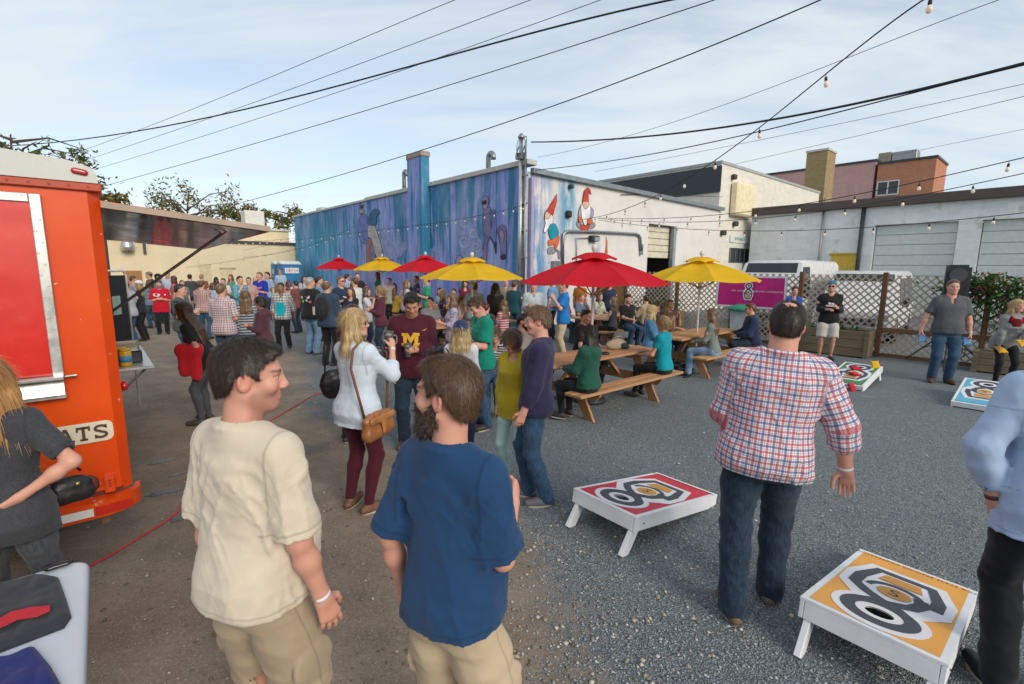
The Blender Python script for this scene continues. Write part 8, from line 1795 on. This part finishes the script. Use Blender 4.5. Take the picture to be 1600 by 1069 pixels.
for i, (k_, x_, sd, lab, sx_, c_, hr) in enumerate(((2, -.7, 1, 'man in a grey tee facing us under the large yellow parasol', 'm', (.22, .23, .25), 'dark'), (2, .2, 1, 'woman in a white top facing us under the large yellow parasol', 'f', (.56, .55, .55), 'brown'), (2, .8, 1, 'man in a dark red shirt at the end of the yellow parasol table', 'm', (.20, .02, .03), 'brown'),
        (3, .8, 1, 'woman in a mustard top at the middle red parasol table', 'f', (.45, .30, .04), 'lbrown'), (4, -.5, -1, 'man in white at the farther yellow parasol table', 'm', (.58, .58, .58), 'dark'), (4, .4, -1, 'woman in violet at the farther yellow parasol table', 'f', (.18, .10, .30), 'dark'), (4, .2, 1, 'man in teal at the farther yellow parasol table', 'm', (.02, .20, .24), 'brown'),
        (5, 0., -1, 'woman in coral at the farthest red parasol table', 'f', (.48, .12, .10), 'blond'), (6, .7, -1, 'man in a tan shirt at the table without parasol', 'm', (.36, .28, .18), 'dark'), (6, .5, 1, 'woman in pale green at the table without parasol', 'f', (.36, .48, .36), 'brown'), (6, -.3, 1, 'man in slate blue at the table without parasol', 'm', (.10, .14, .20), 'lbrown'))):
    seated(lab, UMB[k_][0], x_, sd, sx_, (i * 37) % 40 - 20, 1.70, ang=UMB[k_][1], hair=hr, cut='short' if sx_ == 'm' else ('long', 'tail', 'bob')[i % 3], top=('tee', 'sshirt', 'long')[i % 3], topc=f_('diner_%d' % i, c_), bottom='jeans', botc=denim_d, la=('table', 'face', 'gest')[i % 3], ra=('table', 'cupup')[i % 2], look=(i * 53) % 70 - 35)
for i, (px, hd_, ft2, hdg, sx_, c_, hr, lab) in enumerate(((172, 432, 520, 150, 'm', (.05, .05, .06), 'dark', 'man in charcoal half hidden by the truck'), (216, 430, 510, 40, 'm', (.30, .33, .38), 'brown', 'man in a fog grey tee deep in the truck queue'), (278, 430, 508, 200, 'f', (.34, .10, .12), 'auburn', 'woman in a rose top behind the slate tee'), (354, 434, 505, -60, 'm', (.52, .52, .50), 'dark', 'man in off white behind the pale check'), (365, 428, 492, -110, 'f', (.10, .22, .16), 'brown', 'woman in bottle green near the cream door'), (404, 432, 508, 250, 'f', (.46, .42, .30), 'blond', 'blonde woman in straw yellow beside the blue jersey'), (466, 437, 520, 170, 'm', (.16, .06, .05), 'dark', 'man in russet between the check shirt and the patched jacket'), (478, 430, 500, -50, 'f', (.30, .36, .44), 'dark', 'woman in grey blue before the toilets'), (610, 433, 510, -110, 'm', (.44, .40, .34), 'brown', 'man in oatmeal before the mural beard'), (637, 436, 528, 30, 'f', (.46, .46, .52), 'lbrown', 'woman in pearl grey near the mural waves'), (652, 430, 505, 200, 'm', (.05, .07, .16), 'dark', 'man in ink blue near the mural waves'), (790, 434, 520, -90, 'm', (.20, .16, .12), 'dark', 'man in umber behind the chain strap woman'))):
    crowd(lab, px, hd_, ft2, hdg, sx_, hair=hr, cut='short' if sx_ == 'm' else 'long', top=('tee', 'long', 'sshirt')[i % 3], topc=f_('mingler_%d' % i, c_), bottom='jeans', botc=(denim_d, denim_m, black_c)[i % 3], la=('cup', 'down', 'pocket')[i % 3], ra=('cup', 'cupup', 'down')[i % 3], look=(i * 41) % 60 - 30)
print('people', NPEOPLE[0], 'seconds', round(time.time() - T_START, 1))
# ================================================================ trees
def tree(label, pos, H_, cr, cz_, n_leaf, leaf, stops, key, limbs, seed_, sag=0., group='trees round the yard', trunk_r=.16):
    r_ = np.random.default_rng(seed_); th = thing('tree', label, 'tree', (pos[0], pos[1], 0), 0., group); m = MB(); tips = []
    top = np.array((r_.normal(0, .2), r_.normal(0, .2), cz_ * .97)); m.tube([(0, 0, 0), top * np.array((.3, .3, .45)), top], [trunk_r, trunk_r * .7, trunk_r * .14], 8)
    for i in range(limbs):
        a = i * 2.4 + r_.random(); el = r_.uniform(-.1, .9); d_ = np.array((math.cos(a) * math.cos(el), math.sin(a) * math.cos(el), math.sin(el))); s0 = top * r_.uniform(.8, 1.); e = s0 + d_ * cr * r_.uniform(.7, 1.1) * np.array((1, 1, .8)); mid = (s0 + e) / 2 + (0, 0, .12 * cr); m.tube([s0, mid, e], [trunk_r * .35, trunk_r * .2, trunk_r * .07], 5)
        for j in range(5):
            f_ = r_.uniform(.4, 1.); b0 = s0 + (e - s0) * f_; b1 = b0 + unit(r_.normal(0, 1, 3) + d_ * .8) * cr * r_.uniform(.2, .42); b1[2] -= sag * cr * .3; m.tube([b0, (b0 + b1) / 2 + (0, 0, .05 * cr), b1], [trunk_r * .09, trunk_r * .06, trunk_r * .03], 4); tips.append((b0, b1))
    m.build('trunk', paint('bark', (.07, .055, .042), .9, bump=.5, bscale=20), th)
    k = r_.integers(0, len(tips), n_leaf); t_ = r_.random(n_leaf) ** .7; B0 = np.array([t[0] for t in tips])[k]; B1 = np.array([t[1] for t in tips])[k]; pts = B0 + (B1 - B0) * t_[:, None] + r_.normal(0, cr * .065, (n_leaf, 3)); pts[:, 2] -= sag * r_.random(n_leaf) * .3 * cr
    V_, Q_ = leaf_cloud(pts, leaf, r_, .6, .38); obj('crown', np_mesh('crown', V_, Q_), leaf_mat(key, stops), th); return th
st_y = [(0, (.05, .065, .012)), (.4, (.12, .12, .02)), (.75, (.22, .18, .03)), (1, (.30, .20, .04))]; st_g = [(0, (.035, .06, .015)), (.6, (.09, .12, .03)), (1, (.20, .18, .05))]
tree('leafy autumn tree leaning over the roof of the orange truck', tuple(at_depth(-12, 190, 8.6)[:2]), 5.5, 1.2, at_depth(-12, 190, 8.6)[2], 950, .12, st_g, 'leaf_green', 9, 11, .5, trunk_r=.08)
tree('yellowing tree behind the raised truck awning', tuple(at_depth(146, 300, 12.5)[:2]), 5., .95, at_depth(150, 300, 12.5)[2], 750, .14, st_y, 'leaf_yellow', 8, 12, .3)
for i, (px, py, Y, cr, lab) in enumerate(((285, 318, 46, 4.6, 'broad airy tree behind the cream building'), (378, 335, 50, 2.6, 'small yellow tree beyond the cream roof'), (445, 328, 52, 2.4, 'tree top showing at the end of the painted wall'))):
    p_ = at_depth(px, py, Y); tree(lab, p_[:2], p_[2] + cr * .5, cr, p_[2], 1300, .36, st_y, 'leaf_yellow', 9, 30 + i, .1, 'trees beyond the cream building', .22)
# ================================================================ overhead lines
def line3(px_pts, depth, n=30):
    """space curve through sighted points; depth: (x pixel, depth) pairs, straight in 1/depth"""
    P = np.array(px_pts, float); D = np.array(depth, float); t_ = np.linspace(0, len(P) - 1, n); k = np.arange(len(P))
    # smooth through the points
    xs_, ys_ = np.interp(t_, k, P[:, 0]), np.interp(t_, k, P[:, 1])
    if len(P) > 2:
        c = np.polyfit(P[:, 0], P[:, 1], min(3, len(P) - 1)); ys_ = np.polyval(c, xs_)
    inv = np.interp(xs_, D[:, 0], 1 / D[:, 1]); return np.array([at_depth(a, b, 1 / i) for a, b, i in zip(xs_, ys_, inv)])
m_wire = paint('wire_black', (.02, .022, .025), .6); m_wire2 = paint('wire_grey', (.10, .12, .14), .6)
WIRES = [([(-60, 232), (90, 218), (400, 170), (800, 58), (1080, -6)], [(-60, 26), (1080, 11)], .028, m_wire, 'thick black service cable crossing above the truck'),
    ([(-20, 282), (85, 250), (400, 130), (730, -8)], [(-20, 44), (730, 16)], .014, m_wire2, 'uppermost thin wire at the top of the sky'), ([(20, 286), (110, 258), (480, 130), (850, -8)], [(20, 40), (850, 15)], .014, m_wire2, 'second thin wire from the top'),
    ([(40, 296), (130, 270), (540, 140), (960, -8)], [(40, 38), (960, 14)], .013, m_wire2, 'third thin wire, crossing behind the thick cable'), ([(60, 318), (150, 294), (640, 152), (1140, -8)], [(60, 36), (1140, 12)], .016, m_wire, 'wire running from the truck roof to the top edge'),
    ([(190, 364), (330, 328), (645, 240), (1000, 115), (1300, -8)], [(190, 42), (1300, 10)], .018, m_wire, 'twisted wire passing just over the blue chimney'), ([(830, 222), (1000, 214), (1200, 188), (1400, 148), (1640, 88)], [(830, 16.8), (1640, 6.5)], .026, m_wire, 'sagging black cable running from the service mast'),
    ([(840, 246), (1000, 207), (1300, 100), (1600, -14)], [(840, 30), (1600, 12)], .012, m_wire2, 'thin wire climbing from the mast to the upper corner'), ([(835, 266), (1180, 207), (1400, 152), (1640, 92)], [(835, 17), (1640, 6.6)], .014, m_wire, 'lower of the two joined mast cables'),
    ([(930, 268), (1270, 202), (1640, 122)], [(930, 34), (1640, 17)], .013, m_wire2, 'thin wire above the brick block'), ([(1120, 263), (1380, 203), (1640, 141)], [(1120, 36), (1640, 19)], .015, m_wire2, 'thin wire crossing in front of the brick chimney'), ([(1370, 248), (1500, 222), (1640, 194)], [(1370, 50), (1640, 30)], .016, m_wire, 'short wire above the roof units')]
for pts, dep, rr, mt, lab in WIRES:
    o_ = MB().tube(line3(pts, dep), rr * .8, 5).build('overhead_wire', mt, None, True); tag(o_, lab, 'wire', 'overhead wires')
# ================================================================ string lights
m_bulb = NT('bulb_glass'); m_bulb.col((.62, .56, .46)).set(.12, spec=.6); m_bulb.b.inputs['Emission Color'].default_value = (1, .62, .30, 1); m_bulb.b.inputs['Emission Strength'].default_value = .12; m_bulb = m_bulb.m
sk_me = None
bulb_me = np_mesh('bulb', *(lambda q: (np.concatenate(q.V), q.F))(MB().lathe([(.012, -.055), (.018, -.07), (.030, -.095), (.033, -.115), (.026, -.14), (.008, -.152)], n=10)), True); bulb_me.materials.append(m_bulb)
sock_me = np_mesh('socket', *(lambda q: (np.concatenate(q.V), q.F))(MB().lathe([(.006, .0), (.017, -.012), (.020, -.03), (.019, -.066)], n=8)), True); sock_me.materials.append(m_wire)
def string_lights(lab, pts, dep, bulbs, r_=.008, sc=1., drop=.10):
    """bulbs: pixel columns where a lamp hangs"""
    C = line3(pts, dep, 48); th = thing('string_lights', lab, 'string lights', (0, 0, 0), 0., 'strings of bulbs over the yard'); MB().tube(C, r_, 5).build('cable', m_wire, th, True); V = C - np.array((0, 0, EYE)); col_ = 800 + 757 * (V @ _R) / (V @ _f)
    for bx in bulbs:
        q = np.array([np.interp(bx, col_, C[:, k]) for k in range(3)]) if col_[-1] > col_[0] else np.array([np.interp(bx, col_[::-1], C[::-1, k]) for k in range(3)])
        s_ = bpy.data.objects.new('socket', sock_me); link(s_, th); s_.location = q - np.array((0, 0, drop * .3)); s_.scale = (sc,) * 3; s_.rotation_euler = (random.uniform(-.12, .12), random.uniform(-.12, .12), 0)
        b_ = bpy.data.objects.new('bulb', bulb_me); link(b_, s_)
        MB().tube([q, q - np.array((0, 0, drop * .3 + .004))], .004, 4).build('hanger', m_wire, th)
string_lights('string of bulbs climbing steeply to the top edge', [(905, 343), (960, 333), (1040, 299), (1118, 252), (1187, 194), (1290, 119), (1460, -12)], [(905, 17.5), (1460, 4.9)], [930, 948, 977, 1008, 1033, 1070, 1118, 1187, 1291, 1455], sc=.85)
string_lights('upper level string of bulbs reaching the brick block', [(935, 341), (1040, 340), (1180, 330), (1330, 306), (1450, 280), (1640, 237)], [(935, 18), (1640, 7.2)], [955, 973, 1003, 1038, 1080, 1125, 1181, 1250, 1336, 1437, 1577], sc=.85)
string_lights('middle string of bulbs crossing the garage roof', [(935, 342), (1060, 346), (1180, 343), (1320, 325), (1480, 296), (1640, 262)], [(935, 18), (1640, 8.0)], [960, 985, 1030, 1075, 1125, 1181, 1244, 1321, 1412, 1521], sc=.85)
string_lights('lowest string of bulbs in front of the garage doors', [(935, 344), (1060, 357), (1170, 361), (1300, 358), (1450, 348), (1640, 328)], [(935, 18), (1640, 8.8)], [972, 1012, 1058, 1108, 1163, 1222, 1290, 1365, 1453, 1554], sc=.85)
string_lights('long string of small bulbs hung along the painted wall', [(380, 392), (472, 373), (560, 364), (653, 353), (740, 337), (822, 320)], [(380, 31.), (472, 30.), (822, 16.3)], list(range(472, 822, 15)), .008, .75)
string_lights('second lower string of bulbs at the far end of the painted wall', [(380, 402), (470, 388), (520, 370), (556, 352)], [(380, 31.), (472, 30.), (556, 25.6)], list(range(472, 556, 12)), .008, .75)
string_lights('row of small bulbs under the cream building gutter', [(330, 378), (395, 377), (462, 372)], [(330, 30.), (462, 32.)], list(range(340, 462, 11)), .008, 1.1)
string_lights('string of bulbs sloping down the cream wall', [(290, 418), (380, 405), (465, 388)], [(290, 28.), (465, 32.)], [310, 345, 380, 415, 450], .008, .9)
# ================================================================ loose stones
def stones(name, n_, label, cx_, rmin, rmax, size, stops, key, seed_, keep):
    r_ = np.random.default_rng(seed_); ico = np.array([(1, 0, 0), (-1, 0, 0), (0, 1, 0), (0, -1, 0), (0, 0, 1), (0, 0, -1)], float); tri = np.array([(0, 2, 4), (2, 1, 4), (1, 3, 4), (3, 0, 4), (2, 0, 5), (1, 2, 5), (3, 1, 5), (0, 3, 5)])
    R_ = rmin * (rmax / rmin) ** r_.random(n_); th_ = r_.uniform(-.86, .86, n_); X_ = R_ * np.sin(th_); Y_ = R_ * np.cos(th_); ok = keep(X_, Y_, r_); X_, Y_ = X_[ok], Y_[ok]; k = len(X_)
    s_ = size * (.5 + r_.random(k) ** 3 * 1.6); V_ = ico[None] * (1 + r_.normal(0, .22, (k, 6, 1))) * (s_[:, None, None]) * np.array((1, .8, .55)); a = r_.uniform(0, 6.28, k); c, s = np.cos(a), np.sin(a); x_ = V_[..., 0] * c[:, None] - V_[..., 1] * s[:, None]; y_ = V_[..., 0] * s[:, None] + V_[..., 1] * c[:, None]
    V_ = np.stack([x_ + X_[:, None], y_ + Y_[:, None], V_[..., 2] + (s_ * .28)[:, None]], -1).reshape(-1, 3); Q_ = (tri[None] + (np.arange(k) * 6)[:, None, None]).reshape(-1, 3)
    o_ = obj(name, np_mesh(name, V_, Q_), leaf_stone(key, stops)); tag(o_, label, name.replace('_', ' '), kind='stuff')
def leaf_stone(key, stops):
    t = NT(key); gi = t.n('NewGeometry'); t.col(t.ramp(gi.outputs['Random Per Island'], stops)).set(.9, spec=.25); return t.m
edge = lambda X_, Y_: X_ - np.interp(Y_, [-5, 0, 2.4, 3.3, 4.6, 6.46, 10.7, 24, 60], [1.0, .55, .26, .29, -.63, -2.65, -4.74, -13.5, -40])
stones('crushed_gravel', 52000, 'blue grey crushed gravel covering the yard', 0, 1.5, 9., .0064, [(0, (.13, .155, .17)), (.5, (.235, .27, .285)), (.85, (.33, .36, .365)), (1, (.48, .48, .46))], 'stone_blue', 5, lambda x, y, r_: edge(x, y) > r_.normal(0, .25, len(x)))
stones('pale_pebbles', 4200, 'pale tan pebbles strewn over the gravel', 0, 1.6, 13., .0105, [(0, (.24, .19, .14)), (.5, (.42, .36, .28)), (1, (.58, .54, .47))], 'stone_pale', 6, lambda x, y, r_: (edge(x, y) > -.6) & (r_.random(len(x)) < np.where(edge(x, y) < 1.2, .75, .22)))
stones('dirt_pebbles', 5200, 'small stones bedded in the dirt', 0, 1.6, 10., .008, [(0, (.12, .10, .08)), (.6, (.24, .205, .17)), (1, (.46, .42, .36))], 'stone_dirt', 8, lambda x, y, r_: edge(x, y) < .5)
print('build seconds', round(time.time() - T_START, 1))
